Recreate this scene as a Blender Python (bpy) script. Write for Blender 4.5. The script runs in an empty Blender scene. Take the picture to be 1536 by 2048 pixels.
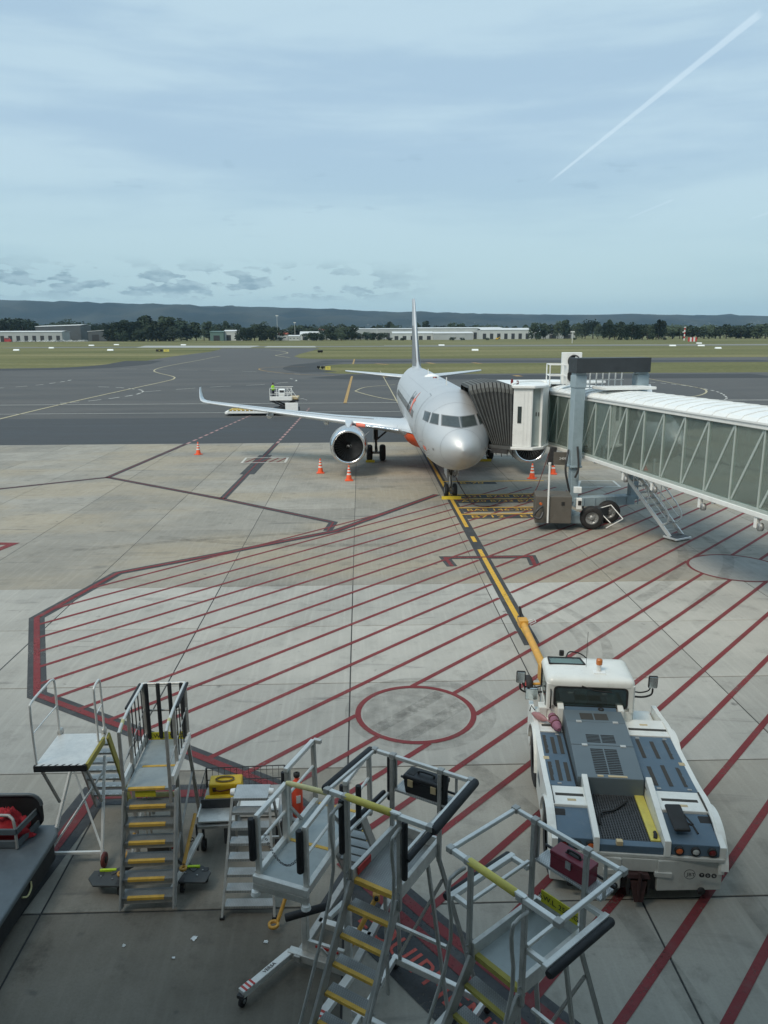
import bpy, bmesh, math, random
from mathutils import Vector, Matrix, noise as mnoise
random.seed(7)
SC = bpy.context.scene
COL = SC.collection
PI = math.pi
def rad(a): return math.radians(a)

# ------------------------------------------------------------------ camera
CAM_F, CAM_H = 1534.0, 8.7                    # focal length in photo pixels, height of the eye above the apron
PITCH, YAW, ROLL = math.atan(356/1534.), rad(1.71), 0.004
_f = Vector((math.sin(YAW)*math.cos(PITCH), math.cos(YAW)*math.cos(PITCH), -math.sin(PITCH)))
_r0 = Vector((math.cos(YAW), -math.sin(YAW), 0)); _u0 = _r0.cross(_f)
_r = math.cos(ROLL)*_r0 - math.sin(ROLL)*_u0; _u = math.cos(ROLL)*_u0 + math.sin(ROLL)*_r0
cam_data = bpy.data.cameras.new('camera'); cam = bpy.data.objects.new('camera', cam_data); COL.objects.link(cam)
cam.matrix_world = Matrix(((_r.x,_u.x,-_f.x,0),(_r.y,_u.y,-_f.y,0),(_r.z,_u.z,-_f.z,CAM_H),(0,0,0,1)))
cam_data.sensor_fit = 'VERTICAL'; cam_data.sensor_height = 24; cam_data.lens = 24*CAM_F/2048
cam_data.clip_start = .05; cam_data.clip_end = 60000
SC.camera = cam
EYE = Vector((0,0,CAM_H))
def RAY(x, y): return _f + (x-768)/CAM_F*_r - (y-1024)/CAM_F*_u
def G(x, y, z=0.0):                            # survey: where a sight line meets the level z
    d = RAY(x,y); return EYE + d*((z-CAM_H)/d.z)
def P(x, y, Y):                                # survey: where a sight line meets the cross-section at distance Y
    d = RAY(x,y); return EYE + d*(Y/d.y)

# ------------------------------------------------------------------ world, sun, exposure
SUN_EL, SUN_AZ = rad(50), rad(222)             # azimuth clockwise from +Y (over the terminal, behind the viewer's left shoulder)
W = bpy.data.worlds.new('World'); SC.world = W; W.use_nodes = True
SKY_STRENGTH = 0.1
def world_nodes():
    nt = W.node_tree; nt.nodes.clear(); N = nt.nodes.new; L = nt.links.new
    def val(x): n = N('ShaderNodeValue'); n.outputs[0].default_value = x; return n.outputs[0]
    def m(op, a, b=None, c=None, clamp=False):
        n = N('ShaderNodeMath'); n.operation = op; n.use_clamp = clamp
        for i, s in enumerate((a,b,c)):
            if s is None: continue
            if isinstance(s,(int,float)): n.inputs[i].default_value = s
            else: L(s, n.inputs[i])
        return n.outputs[0]
    def dot(v, w):
        n = N('ShaderNodeVectorMath'); n.operation = 'DOT_PRODUCT'; L(v, n.inputs[0]); n.inputs[1].default_value = w; return n.outputs['Value']
    def sstep(x, a, b):
        n = N('ShaderNodeMapRange'); n.interpolation_type = 'SMOOTHSTEP'; L(x, n.inputs[0]); n.inputs[1].default_value = a; n.inputs[2].default_value = b; return n.outputs[0]
    def comb(a,b,c):
        n = N('ShaderNodeCombineXYZ')
        for i,s in enumerate((a,b,c)):
            if isinstance(s,(int,float)): n.inputs[i].default_value = s
            else: L(s, n.inputs[i])
        return n.outputs[0]
    def noise(v, scale, det=4, rough=.55, dist=0):
        n = N('ShaderNodeTexNoise'); L(v, n.inputs['Vector']); n.inputs['Scale'].default_value = scale
        n.inputs['Detail'].default_value = det; n.inputs['Roughness'].default_value = rough; n.inputs['Distortion'].default_value = dist; return n.outputs['Fac']
    def mix(f, a, b):
        n = N('ShaderNodeMix'); n.data_type = 'RGBA'
        if isinstance(f,(int,float)): n.inputs[0].default_value = f
        else: L(f, n.inputs[0])
        for i,s in ((6,a),(7,b)):
            if isinstance(s, tuple): n.inputs[i].default_value = (*s,1)
            else: L(s, n.inputs[i])
        return n.outputs[2]
    tc = N('ShaderNodeTexCoord'); d = tc.outputs['Generated']
    sep = N('ShaderNodeSeparateXYZ'); L(d, sep.inputs[0])
    el = m('ARCSINE', sep.outputs[2]); az = m('ARCTAN2', sep.outputs[0], sep.outputs[1])
    sky = N('ShaderNodeTexSky'); sky.sky_type = 'NISHITA'; sky.sun_disc = False
    sky.sun_elevation = SUN_EL; sky.sun_rotation = SUN_AZ; sky.air_density = 1.2; sky.dust_density = 1.5
    k = 1.0/SKY_STRENGTH
    def c(r,g,b): return (r*k,g*k,b*k)
    # thin high overcast: a veil with long flat streaks
    st = comb(m('MULTIPLY',az,.8), m('MULTIPLY',el,6.5), 0.3)
    n1 = noise(st, 2.1, 5, .5, .25); n2 = noise(comb(m('MULTIPLY',az,3), m('MULTIPLY',el,16), 4.1), 2.2, 6, .6, .3)
    f1 = sstep(m('ADD', n1, m('MULTIPLY', m('SUBTRACT', n2, .5), .25)), .38, .62)
    veil = mix(f1, c(.395,.555,.69), c(.495,.66,.76))
    low = mix(sstep(n1,.3,.7), c(.42,.61,.665), c(.48,.665,.71))
    veil = mix(sstep(el, .0, .24), low, veil)
    col = mix(.1, veil, sky.outputs[0])
    # low cumulus flattened above the horizon
    cu = noise(comb(m('MULTIPLY',az,1), m('MULTIPLY',m('ADD',el,m('MULTIPLY',az,.03)),3.1), 2.9), 25, 5, .5, .1)
    big = noise(comb(m('MULTIPLY',az,1), 0.0, 9.1), 2.2, 1)
    band = m('MULTIPLY', sstep(el,.034,.056), m('SUBTRACT', 1, sstep(el,.062,.094)))
    sweep = sstep(m('SINE', m('MULTIPLY', az, 2.0)), .26, -.08)
    cov = m('MULTIPLY', m('MULTIPLY', sstep(cu,.475,.535), band), sweep)
    shade = sstep(noise(comb(az, m('MULTIPLY',el,3.0), 5.0), 40, 5), .35, .65)
    cuc = mix(shade, c(.19,.295,.365), c(.36,.50,.56))
    col = mix(m('MULTIPLY', cov, .78), col, cuc)
    # a few small dark cloud scraps higher up
    scr = noise(comb(m('MULTIPLY',az,1), m('MULTIPLY',el,5), 12.3), 15, 5, .6, .2)
    sc_m = m('MULTIPLY', m('MULTIPLY', sstep(scr,.63,.7), sstep(el,.1,.14)), m('SUBTRACT',1,sstep(el,.2,.26)))
    col = mix(m('MULTIPLY', sc_m, .2), col, c(.25,.38,.5))
    # lamp reflections in the window pane, painted into the sky as great-circle arcs
    for (a, b, w0, w1, amt) in (((1095,367),(1524,24),.0014,.0046,.55), ((1253,438),(1347,399),.0007,.0014,.3), ((1498,439),(1600,404),.0008,.0014,.3)):
        e1 = RAY(*a).normalized(); e2r = RAY(*b).normalized(); nn = e1.cross(e2r).normalized(); e2 = nn.cross(e1)
        A = math.acos(e1.dot(e2r))
        t = m('DIVIDE', m('ARCTAN2', dot(d, e2), dot(d, e1)), A)
        off = m('ABSOLUTE', dot(d, nn))
        wid = m('ADD', m('MULTIPLY', t, w1-w0), w0)
        wob = m('MULTIPLY', m('SUBTRACT', noise(d, 90, 3), .5), .25)
        q = m('ADD', m('DIVIDE', off, wid), wob)
        body = m('MULTIPLY', sstep(q, 1.1, .5), m('MULTIPLY', sstep(t, -.01, .08), sstep(t, 1.01, .97)))
        col = mix(m('MULTIPLY', body, amt), col, c(.62,.76,.86))
    bg = N('ShaderNodeBackground'); L(col, bg.inputs[0]); bg.inputs[1].default_value = SKY_STRENGTH
    out = N('ShaderNodeOutputWorld'); L(bg.outputs[0], out.inputs[0])
world_nodes()
sd = bpy.data.lights.new('sun','SUN'); sun = bpy.data.objects.new('sun', sd); COL.objects.link(sun)
sd.energy = 2.3; sd.angle = rad(24); sd.color = (1,.91,.76)
_sdir = Vector((math.sin(SUN_AZ)*math.cos(SUN_EL), math.cos(SUN_AZ)*math.cos(SUN_EL), math.sin(SUN_EL)))
sun.rotation_euler = _sdir.to_track_quat('Z','Y').to_euler(); sun.location = _sdir*60
VS = SC.view_settings
SC.display_settings.display_device = 'sRGB'
VS.view_transform = 'Standard'; VS.look = 'None'; VS.exposure = 0.17; VS.gamma = 1.0; VS.use_curve_mapping = False
SC.cycles.max_bounces = 8; SC.cycles.transparent_max_bounces = 24; SC.cycles.volume_bounces = 0
SC.cycles.use_denoising = True

# ------------------------------------------------------------------ materials
MATS = {}
def new_mat(name):
    mt = bpy.data.materials.new(name); mt.use_nodes = True; nt = mt.node_tree
    MATS[name] = mt
    return mt, nt, nt.nodes['Principled BSDF']
def mat(name, col, rough=.55, metal=0., var=.14, scale=4., bump=0., bscale=60., grime=0., gcol=(.05,.045,.04), spec=.5, coat=0., streak=(1,1,1), emis=None, world=False, rvar=.12):
    if name in MATS: return MATS[name]
    mt, nt, b = new_mat(name); N = nt.nodes.new; L = nt.links.new
    tc = N('ShaderNodeTexCoord')
    if world: co = N('ShaderNodeNewGeometry').outputs['Position']
    else: co = tc.outputs['Object']
    mp = N('ShaderNodeMapping'); L(co, mp.inputs[0]); mp.inputs['Scale'].default_value = streak
    n = N('ShaderNodeTexNoise'); L(mp.outputs[0], n.inputs['Vector']); n.inputs['Scale'].default_value = scale; n.inputs['Detail'].default_value = 6; n.inputs['Roughness'].default_value = .6
    rp = N('ShaderNodeMapRange'); L(n.outputs['Fac'], rp.inputs[0]); rp.inputs[1].default_value = .25; rp.inputs[2].default_value = .75
    mx = N('ShaderNodeMix'); mx.data_type = 'RGBA'; L(rp.outputs[0], mx.inputs[0])
    mx.inputs[6].default_value = (*[min(1,x*(1-var)) for x in col],1); mx.inputs[7].default_value = (*[min(1,x*(1+var)) for x in col],1)
    cout = mx.outputs[2]
    if grime > 0:
        g = N('ShaderNodeTexNoise'); L(mp.outputs[0], g.inputs['Vector']); g.inputs['Scale'].default_value = scale*2.7; g.inputs['Detail'].default_value = 9; g.inputs['Roughness'].default_value = .72
        gr = N('ShaderNodeMapRange'); L(g.outputs['Fac'], gr.inputs[0]); gr.inputs[1].default_value = .5; gr.inputs[2].default_value = .78; gr.inputs[4].default_value = grime
        m2 = N('ShaderNodeMix'); m2.data_type = 'RGBA'; L(gr.outputs[0], m2.inputs[0]); L(cout, m2.inputs[6]); m2.inputs[7].default_value = (*gcol,1); cout = m2.outputs[2]
    L(cout, b.inputs['Base Color'])
    rr = N('ShaderNodeMapRange'); L(n.outputs['Fac'], rr.inputs[0]); rr.inputs[1].default_value=.3; rr.inputs[2].default_value=.7; rr.inputs[3].default_value = max(.02,rough-rvar); rr.inputs[4].default_value = min(1,rough+rvar)
    L(rr.outputs[0], b.inputs['Roughness'])
    b.inputs['Metallic'].default_value = metal; b.inputs['Specular IOR Level'].default_value = spec
    if coat: b.inputs['Coat Weight'].default_value = coat; b.inputs['Coat Roughness'].default_value = .12
    if bump > 0:
        bn = N('ShaderNodeTexNoise'); L(mp.outputs[0], bn.inputs['Vector']); bn.inputs['Scale'].default_value = bscale; bn.inputs['Detail'].default_value = 5
        bp = N('ShaderNodeBump'); L(bn.outputs['Fac'], bp.inputs['Height']); bp.inputs['Strength'].default_value = bump; bp.inputs['Distance'].default_value = .01; L(bp.outputs[0], b.inputs['Normal'])
    if emis: b.inputs['Emission Color'].default_value = (*emis[0],1); b.inputs['Emission Strength'].default_value = emis[1]
    return mt
def glass_mat(name, tint, gloss=.12, rough=.03, dust=.07):
    mt, nt, b = new_mat(name); N = nt.nodes.new; L = nt.links.new; nt.nodes.remove(b)
    tr = N('ShaderNodeBsdfTransparent'); gl = N('ShaderNodeBsdfGlossy'); gl.inputs['Roughness'].default_value = rough; gl.inputs['Color'].default_value = (.9,.95,.93,1)
    tc = N('ShaderNodeTexCoord'); n = N('ShaderNodeTexNoise'); L(tc.outputs['Object'], n.inputs['Vector']); n.inputs['Scale'].default_value = 1.3; n.inputs['Detail'].default_value = 4
    mx0 = N('ShaderNodeMix'); mx0.data_type = 'RGBA'; L(n.outputs['Fac'], mx0.inputs[0]); mx0.inputs[6].default_value = (*[x*.85 for x in tint],1); mx0.inputs[7].default_value = (*[min(1,x*1.12) for x in tint],1)
    L(mx0.outputs[2], tr.inputs[0])
    df = N('ShaderNodeBsdfDiffuse'); df.inputs[0].default_value = (.42,.50,.45,1)
    m0 = N('ShaderNodeMixShader'); m0.inputs[0].default_value = dust; L(tr.outputs[0], m0.inputs[1]); L(df.outputs[0], m0.inputs[2])
    lw = N('ShaderNodeLayerWeight'); lw.inputs[0].default_value = .25
    ad = N('ShaderNodeMath'); ad.operation = 'MULTIPLY_ADD'; L(lw.outputs['Fresnel'], ad.inputs[0]); ad.inputs[1].default_value = .8; ad.inputs[2].default_value = gloss; ad.use_clamp = True
    m1 = N('ShaderNodeMixShader'); L(ad.outputs[0], m1.inputs[0]); L(m0.outputs[0], m1.inputs[1]); L(gl.outputs[0], m1.inputs[2])
    L(m1.outputs[0], nt.nodes['Material Output'].inputs[0])
    return mt
def concrete_mat(name, colA, colB, brown=(.3,.27,.2), brown_amt=.0, dirt=1.):
    mt, nt, b = new_mat(name); N = nt.nodes.new; L = nt.links.new
    pos = N('ShaderNodeNewGeometry').outputs['Position']; oi = N('ShaderNodeObjectInfo')
    def nz(scale, det=6, rough=.6, sc=(1,1,1), dist=0):
        mp = N('ShaderNodeMapping'); L(pos, mp.inputs[0]); mp.inputs['Scale'].default_value = sc
        n = N('ShaderNodeTexNoise'); L(mp.outputs[0], n.inputs['Vector']); n.inputs['Scale'].default_value = scale; n.inputs['Detail'].default_value = det; n.inputs['Roughness'].default_value = rough; n.inputs['Distortion'].default_value = dist; return n.outputs['Fac']
    def rng(x,a,b2,c=0.,d=1.):
        n = N('ShaderNodeMapRange'); n.interpolation_type = 'SMOOTHSTEP'; L(x,n.inputs[0]); n.inputs[1].default_value=a; n.inputs[2].default_value=b2; n.inputs[3].default_value=c; n.inputs[4].default_value=d; return n.outputs[0]
    def mixc(f,a,b2,mode='MIX'):
        n = N('ShaderNodeMix'); n.data_type='RGBA'; n.blend_type = mode
        if isinstance(f,float): n.inputs[0].default_value=f
        else: L(f,n.inputs[0])
        for i,s in ((6,a),(7,b2)):
            if isinstance(s,tuple): n.inputs[i].default_value=(*s,1)
            else: L(s,n.inputs[i])
        return n.outputs[2]
    base = mixc(rng(nz(.35,5),.3,.7), colA, colB)
    base = mixc(rng(oi.outputs['Random'],0,1,0,.5), base, tuple(x*.72 for x in colA))
    if brown_amt: base = mixc(rng(nz(.16,4,.5,(.6,1.4,1)),.42,.64,0,brown_amt), base, brown)
    # fine speckle, broom marks, dark weathering blotches, oil spots, tyre scuffs
    base = mixc(rng(nz(26,4,.7),.35,.7,.0,.22), base, tuple(x*.62 for x in colA))
    base = mixc(rng(nz(9,3,.5,(1,.05,1)),.45,.75,0,.16), base, tuple(min(1,x*1.3) for x in colB))
    base = mixc(rng(nz(1.1,8,.7),.5,.75,0,min(.85,.5*dirt)), base, tuple(x*.5 for x in colA))
    base = mixc(rng(nz(2.3,4,.5),.68-.06*(dirt-1),.78,0,.6), base, (.06,.06,.06))
    base = mixc(rng(nz(.55,5,.6,(.3,1.6,1),1.5),.60-.05*(dirt-1),.74,0,.5), base, (.09,.09,.09))
    L(base, b.inputs['Base Color']); b.inputs['Specular IOR Level'].default_value = .3
    L(rng(nz(3.,5),.3,.7,.7,.95), b.inputs['Roughness'])
    bp = N('ShaderNodeBump'); bp.inputs['Strength'].default_value=.35; bp.inputs['Distance'].default_value=.006; L(nz(55,4,.7), bp.inputs['Height']); L(bp.outputs[0], b.inputs['Normal'])
    return mt

concrete_mat('concrete_new', (.375,.37,.34), (.475,.465,.425))
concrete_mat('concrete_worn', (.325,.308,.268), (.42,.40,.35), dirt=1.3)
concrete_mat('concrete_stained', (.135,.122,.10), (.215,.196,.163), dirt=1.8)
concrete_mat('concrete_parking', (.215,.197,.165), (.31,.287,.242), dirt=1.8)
concrete_mat('concrete_old', (.27,.258,.225), (.36,.342,.30), (.37,.315,.225), .6)
concrete_mat('concrete_patch', (.31,.315,.30), (.37,.375,.355))
concrete_mat('concrete_far', (.40,.41,.40), (.46,.47,.45))
mat('joint', (.045,.045,.045), .9, var=.4, scale=8, world=True)
mat('asphalt', (.080,.080,.078), .85, var=.36, scale=.10, bump=.3, bscale=30, grime=.35, gcol=(.05,.052,.055), world=True, streak=(.35,1.3,1))
mat('asphalt_new', (.046,.050,.054), .8, var=.16, scale=.22, bump=.3, bscale=30, world=True, streak=(.25,1.5,1))
mat('asphalt_dark', (.036,.038,.04), .85, var=.22, scale=.1, bump=.2, bscale=20, world=True, streak=(.3,1.5,1))
mat('runway', (.16,.165,.165), .85, var=.2, scale=.03, world=True, streak=(.3,2,1))
def grass_mat():
    mt, nt, b = new_mat('grass'); N = nt.nodes.new; L = nt.links.new
    pos = N('ShaderNodeNewGeometry').outputs['Position']
    def nz(scale, sc, det=6):
        mp = N('ShaderNodeMapping'); L(pos, mp.inputs[0]); mp.inputs['Scale'].default_value = sc
        n = N('ShaderNodeTexNoise'); L(mp.outputs[0], n.inputs['Vector']); n.inputs['Scale'].default_value = scale; n.inputs['Detail'].default_value = det; n.inputs['Roughness'].default_value=.65; return n.outputs['Fac']
    rp = N('ShaderNodeValToRGB'); L(nz(.012,(.35,1.6,1)), rp.inputs[0])
    e = rp.color_ramp.elements; e[0].position=.3; e[0].color=(.10,.112,.046,1); e[1].position=.70; e[1].color=(.26,.235,.125,1)
    x = rp.color_ramp.elements.new(.5); x.color=(.165,.165,.075,1)
    mx = N('ShaderNodeMix'); mx.data_type='RGBA'; mx.blend_type='MULTIPLY'; mx.inputs[0].default_value=.7; L(rp.outputs[0], mx.inputs[6])
    r2 = N('ShaderNodeValToRGB'); L(nz(.6,(1,1,1),8), r2.inputs[0]); r2.color_ramp.elements[0].position=.3; r2.color_ramp.elements[0].color=(.5,.5,.45,1); r2.color_ramp.elements[1].position=.7; r2.color_ramp.elements[1].color=(1.2,1.2,1.1,1)
    L(r2.outputs[0], mx.inputs[7]); L(mx.outputs[2], b.inputs['Base Color']); b.inputs['Roughness'].default_value=.95; b.inputs['Specular IOR Level'].default_value=.15
grass_mat()
def paint(name, col, wear=.35, wcol=(.2,.2,.19)):
    mt, nt, b = new_mat(name); N = nt.nodes.new; L = nt.links.new
    pos = N('ShaderNodeNewGeometry').outputs['Position']
    n = N('ShaderNodeTexNoise'); L(pos, n.inputs['Vector']); n.inputs['Scale'].default_value=2.2; n.inputs['Detail'].default_value=9; n.inputs['Roughness'].default_value=.72
    r = N('ShaderNodeMapRange'); L(n.outputs['Fac'], r.inputs[0]); r.inputs[1].default_value=.5; r.inputs[2].default_value=.72; r.inputs[4].default_value=wear
    n2 = N('ShaderNodeTexNoise'); L(pos, n2.inputs['Vector']); n2.inputs['Scale'].default_value=.7; n2.inputs['Detail'].default_value=5
    m0 = N('ShaderNodeMix'); m0.data_type='RGBA'; L(n2.outputs['Fac'], m0.inputs[0]); m0.inputs[6].default_value=(*[x*.5 for x in col],1); m0.inputs[7].default_value=(*[min(1,x*1.45) for x in col],1)
    m1 = N('ShaderNodeMix'); m1.data_type='RGBA'; L(r.outputs[0], m1.inputs[0]); L(m0.outputs[2], m1.inputs[6]); m1.inputs[7].default_value=(*wcol,1)
    L(m1.outputs[2], b.inputs['Base Color']); b.inputs['Roughness'].default_value=.75; b.inputs['Specular IOR Level'].default_value=.3
    # chips right through the paint, more of them on the coarse ridges of the slab
    n3 = N('ShaderNodeTexNoise'); L(pos, n3.inputs['Vector']); n3.inputs['Scale'].default_value=16; n3.inputs['Detail'].default_value=8; n3.inputs['Roughness'].default_value=.8
    ad = N('ShaderNodeMath'); ad.operation='MULTIPLY_ADD'; L(n2.outputs['Fac'],ad.inputs[0]); ad.inputs[1].default_value=.5; L(n3.outputs['Fac'],ad.inputs[2])
    ra = N('ShaderNodeMapRange'); L(ad.outputs[0], ra.inputs[0]); ra.inputs[1].default_value=.78; ra.inputs[2].default_value=.98; ra.inputs[3].default_value=1.; ra.inputs[4].default_value=.25
    L(ra.outputs[0], b.inputs['Alpha'])
    return mt
paint('paint_red', (.195,.036,.04), .6, (.13,.085,.08)); paint('paint_black', (.055,.058,.062), .4, (.16,.16,.155)); paint('paint_yellow', (.66,.40,.06), .4, (.35,.27,.13))
paint('paint_white', (.62,.62,.58), .5, (.25,.25,.24)); paint('paint_cream', (.5,.45,.3), .5, (.2,.19,.16)); paint('paint_orange', (.42,.27,.1), .55, (.16,.14,.11)); paint('paint_pink',(.42,.25,.24),.6,(.15,.14,.14)); paint('paint_text',(.5,.10,.08),.5,(.12,.05,.05))
mat('stain', (.10,.10,.10), .6, var=.4, scale=3, world=True)
mat('silver', (.60,.615,.625), .5, .55, var=.05, scale=.6, grime=.10, gcol=(.35,.36,.36), rvar=.06)
mat('silver_dark', (.33,.34,.35), .4, .6, var=.1, scale=1)
mat('wing_skin', (.66,.69,.71), .36, .45, var=.06, scale=.7, grime=.12, gcol=(.4,.42,.42))
mat('nacelle', (.55,.565,.57), .34, .7, var=.06, scale=1.2, grime=.15, gcol=(.3,.3,.3))
mat('polished', (.78,.79,.80), .16, 1., var=.04)
mat('engine_black', (.012,.013,.014), .5, var=.3)
mat('fan_blade', (.17,.175,.18), .4, .5, var=.2)
mat('orange_red', (.72,.09,.02), .4, var=.08, coat=.2)
mat('coral', (.75,.19,.13), .55, var=.12)
mat('airbus_glass', (.05,.062,.062), .08, var=.2, spec=.9)
mat('seal', (.22,.23,.235), .5, .3)
mat('gear_metal', (.42,.42,.41), .45, .5, var=.25, scale=14, grime=.4)
mat('gear_dark', (.06,.06,.062), .5, .3, var=.3, scale=10)
mat('rubber', (.022,.022,.023), .75, var=.3, scale=12, grime=.3, gcol=(.09,.085,.08))
mat('hub', (.35,.36,.36), .5, .4, var=.2, scale=10, grime=.4)
mat('jet_dark', (.06,.065,.07), .5); mat('fin_grey', (.24,.25,.26), .45, .3, var=.15)
mat('bridge_white', (.80,.81,.79), .42, var=.05, scale=1.6, grime=.22, gcol=(.45,.45,.42))
mat('bridge_roof', (.80,.82,.81), .4, var=.05, scale=1., grime=.15, gcol=(.5,.51,.5))
mat('bridge_blue', (.30,.385,.43), .5, var=.1, scale=3, grime=.3, gcol=(.2,.24,.26))
mat('bridge_frame', (.50,.56,.53), .45, .3, var=.08, scale=5)
glass_mat('bridge_glass', (.84,.94,.88), .09, dust=.27)
mat('bridge_floor', (.4,.41,.39), .8)
mat('gantry', (.035,.042,.048), .5, var=.15, grime=.15, gcol=(.1,.11,.11))
mat('bellows', (.055,.06,.062), .75, var=.25, scale=3, grime=.3, gcol=(.2,.2,.19))
mat('bellows_roof', (.12,.125,.12), .75, var=.25, scale=3)
mat('cabinet', (.115,.105,.09), .55, var=.12, grime=.25, gcol=(.06,.055,.05))
mat('vent_black', (.02,.02,.02), .7)
mat('aluminium', (.63,.62,.585), .42, .42, var=.16, scale=6, grime=.5, gcol=(.3,.3,.29), rvar=.1)
mat('aluminium_dull', (.43,.42,.395), .5, .35, var=.2, scale=5, grime=.45, gcol=(.14,.14,.135))
mat('aluminium_light', (.74,.73,.695), .42, .35, var=.12, scale=5, grime=.45, gcol=(.42,.42,.4))
def tread_mat(name, col):
    mt, nt, b = new_mat(name); N = nt.nodes.new; L = nt.links.new
    tc = N('ShaderNodeTexCoord'); mp = N('ShaderNodeMapping'); L(tc.outputs['Object'], mp.inputs[0]); mp.inputs['Rotation'].default_value=(0,0,rad(45))
    a = N('ShaderNodeTexBrick'); L(mp.outputs[0], a.inputs['Vector']); a.inputs['Scale'].default_value=14; a.inputs['Mortar Size'].default_value=.035; a.inputs['Color1'].default_value=(1,1,1,1); a.inputs['Color2'].default_value=(1,1,1,1); a.inputs['Mortar'].default_value=(0,0,0,1)
    n = N('ShaderNodeTexNoise'); L(tc.outputs['Object'], n.inputs['Vector']); n.inputs['Scale'].default_value=5; n.inputs['Detail'].default_value=7
    mx = N('ShaderNodeMix'); mx.data_type='RGBA'; L(n.outputs['Fac'], mx.inputs[0]); mx.inputs[6].default_value=(*[x*.6 for x in col],1); mx.inputs[7].default_value=(*[x*1.3 for x in col],1)
    m2 = N('ShaderNodeMix'); m2.data_type='RGBA'; m2.blend_type='MULTIPLY'; m2.inputs[0].default_value=.35; L(mx.outputs[2], m2.inputs[6]); L(a.outputs['Color'], m2.inputs[7])
    L(m2.outputs[2], b.inputs['Base Color']); b.inputs['Metallic'].default_value=.55; b.inputs['Roughness'].default_value=.48
    bp = N('ShaderNodeBump'); L(a.outputs['Fac'], bp.inputs['Height']); bp.inputs['Strength'].default_value=.5; bp.inputs['Distance'].default_value=.004; L(bp.outputs[0], b.inputs['Normal'])
tread_mat('checker', (.58,.59,.58)); tread_mat('checker_dark', (.36,.37,.365))
mat('deck_grey', (.38,.42,.42), .6, .15, var=.12, scale=3, grime=.4, gcol=(.2,.21,.21))
mat('nosing', (.70,.43,.08), .7, var=.2, scale=9, grime=.45, gcol=(.25,.19,.1))
mat('nosing_olive', (.36,.31,.07), .75, var=.2, scale=9, grime=.4, gcol=(.2,.17,.08))
mat('pad_black', (.018,.019,.022), .65, var=.3, scale=8, grime=.25, gcol=(.07,.07,.07))
mat('bar_yellow', (.66,.56,.12), .5, var=.12, scale=6, grime=.25, gcol=(.2,.17,.06))
mat('bar_pale', (.62,.58,.30), .6, var=.15, scale=20)
mat('tow_orange', (.62,.33,.06), .5, var=.15, scale=7, grime=.35, gcol=(.18,.12,.06))
mat('hi_strip', (.62,.85,.03), .5, var=.05)
mat('white_steel', (.86,.87,.85), .4, .05, var=.06, scale=5, grime=.2, gcol=(.45,.45,.43))
mat('wheel_red', (.16,.035,.03), .6, var=.2, scale=9, grime=.3)
mat('plate_dark', (.095,.1,.1), .6, .3, var=.2, grime=.3, gcol=(.05,.05,.05))
mat('hazard_red', (.5,.05,.04), .5); mat('hazard_white', (.7,.7,.68), .5)
mat('sign_yellow', (.60,.55,.03), .6, var=.1, grime=.35, gcol=(.25,.22,.04)); mat('ink', (.02,.02,.02), .6)
mat('tractor_white', (.80,.80,.75), .38, var=.05, scale=2.4, grime=.32, gcol=(.5,.48,.42), coat=.25)
mat('tractor_blue', (.085,.135,.185), .5, var=.14, scale=3, grime=.3, gcol=(.2,.22,.235))
mat('tractor_cowl', (.13,.165,.185), .48, var=.08, scale=3, grime=.2, gcol=(.09,.11,.12))
mat('grip', (.055,.052,.046), .9, var=.25, scale=20)
mat('bumper', (.56,.56,.52), .5, var=.08, scale=2.5, grime=.6, gcol=(.35,.34,.31))
glass_mat('cab_glass', (.30,.42,.40), .10)
mat('lamp_orange', (.6,.13,.03), .25, coat=.5); mat('lamp_red', (.16,.012,.012), .25, coat=.5); mat('lamp_clear', (.5,.52,.5), .2, coat=.5); mat('beacon', (.62,.2,.05), .3, coat=.4)
mat('mirror', (.62,.66,.66), .12, .9)
mat('grating_steel', (.10,.105,.11), .55, .4, var=.3, scale=12)
mat('hitch_rust', (.055,.024,.022), .7, .2, var=.3, scale=12, grime=.4)
mat('pink_cloth', (.30,.13,.18), .85, var=.3, scale=18); mat('pink_plastic', (.40,.20,.20), .3, var=.2)
mat('seat', (.03,.035,.045), .8); mat('tan', (.55,.43,.25), .6)
mat('cone', (.80,.10,.025), .5, var=.1, scale=8, grime=.2, gcol=(.3,.08,.04)); mat('cone_band', (.75,.72,.68), .35)
mat('toolbox_black', (.016,.017,.02), .5, var=.2); mat('toolbox_red', (.20,.022,.04), .42, var=.1, scale=6, grime=.15, gcol=(.08,.02,.02))
mat('yellow_case', (.72,.46,.02), .5, var=.1, scale=6, grime=.2)
mat('cloth_red', (.42,.02,.03), .8, var=.35, scale=9); mat('dolly_grey', (.13,.155,.17), .5, .2, var=.2, scale=3, grime=.35, gcol=(.2,.22,.23)); mat('dolly_dark', (.03,.033,.036), .6, .2)
mat('paper', (.75,.78,.78), .8); mat('cable_red', (.12,.03,.025), .7)
mat('hivis', (.45,.85,.03), .7, var=.1); mat('navy', (.015,.018,.03), .8); mat('skin', (.35,.2,.13), .6); mat('hair', (.02,.015,.012), .7)
mat('chock', (.68,.50,.03), .6, var=.15, scale=8, grime=.3)
mat('orange_case', (.85,.10,.05), .5)

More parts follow.
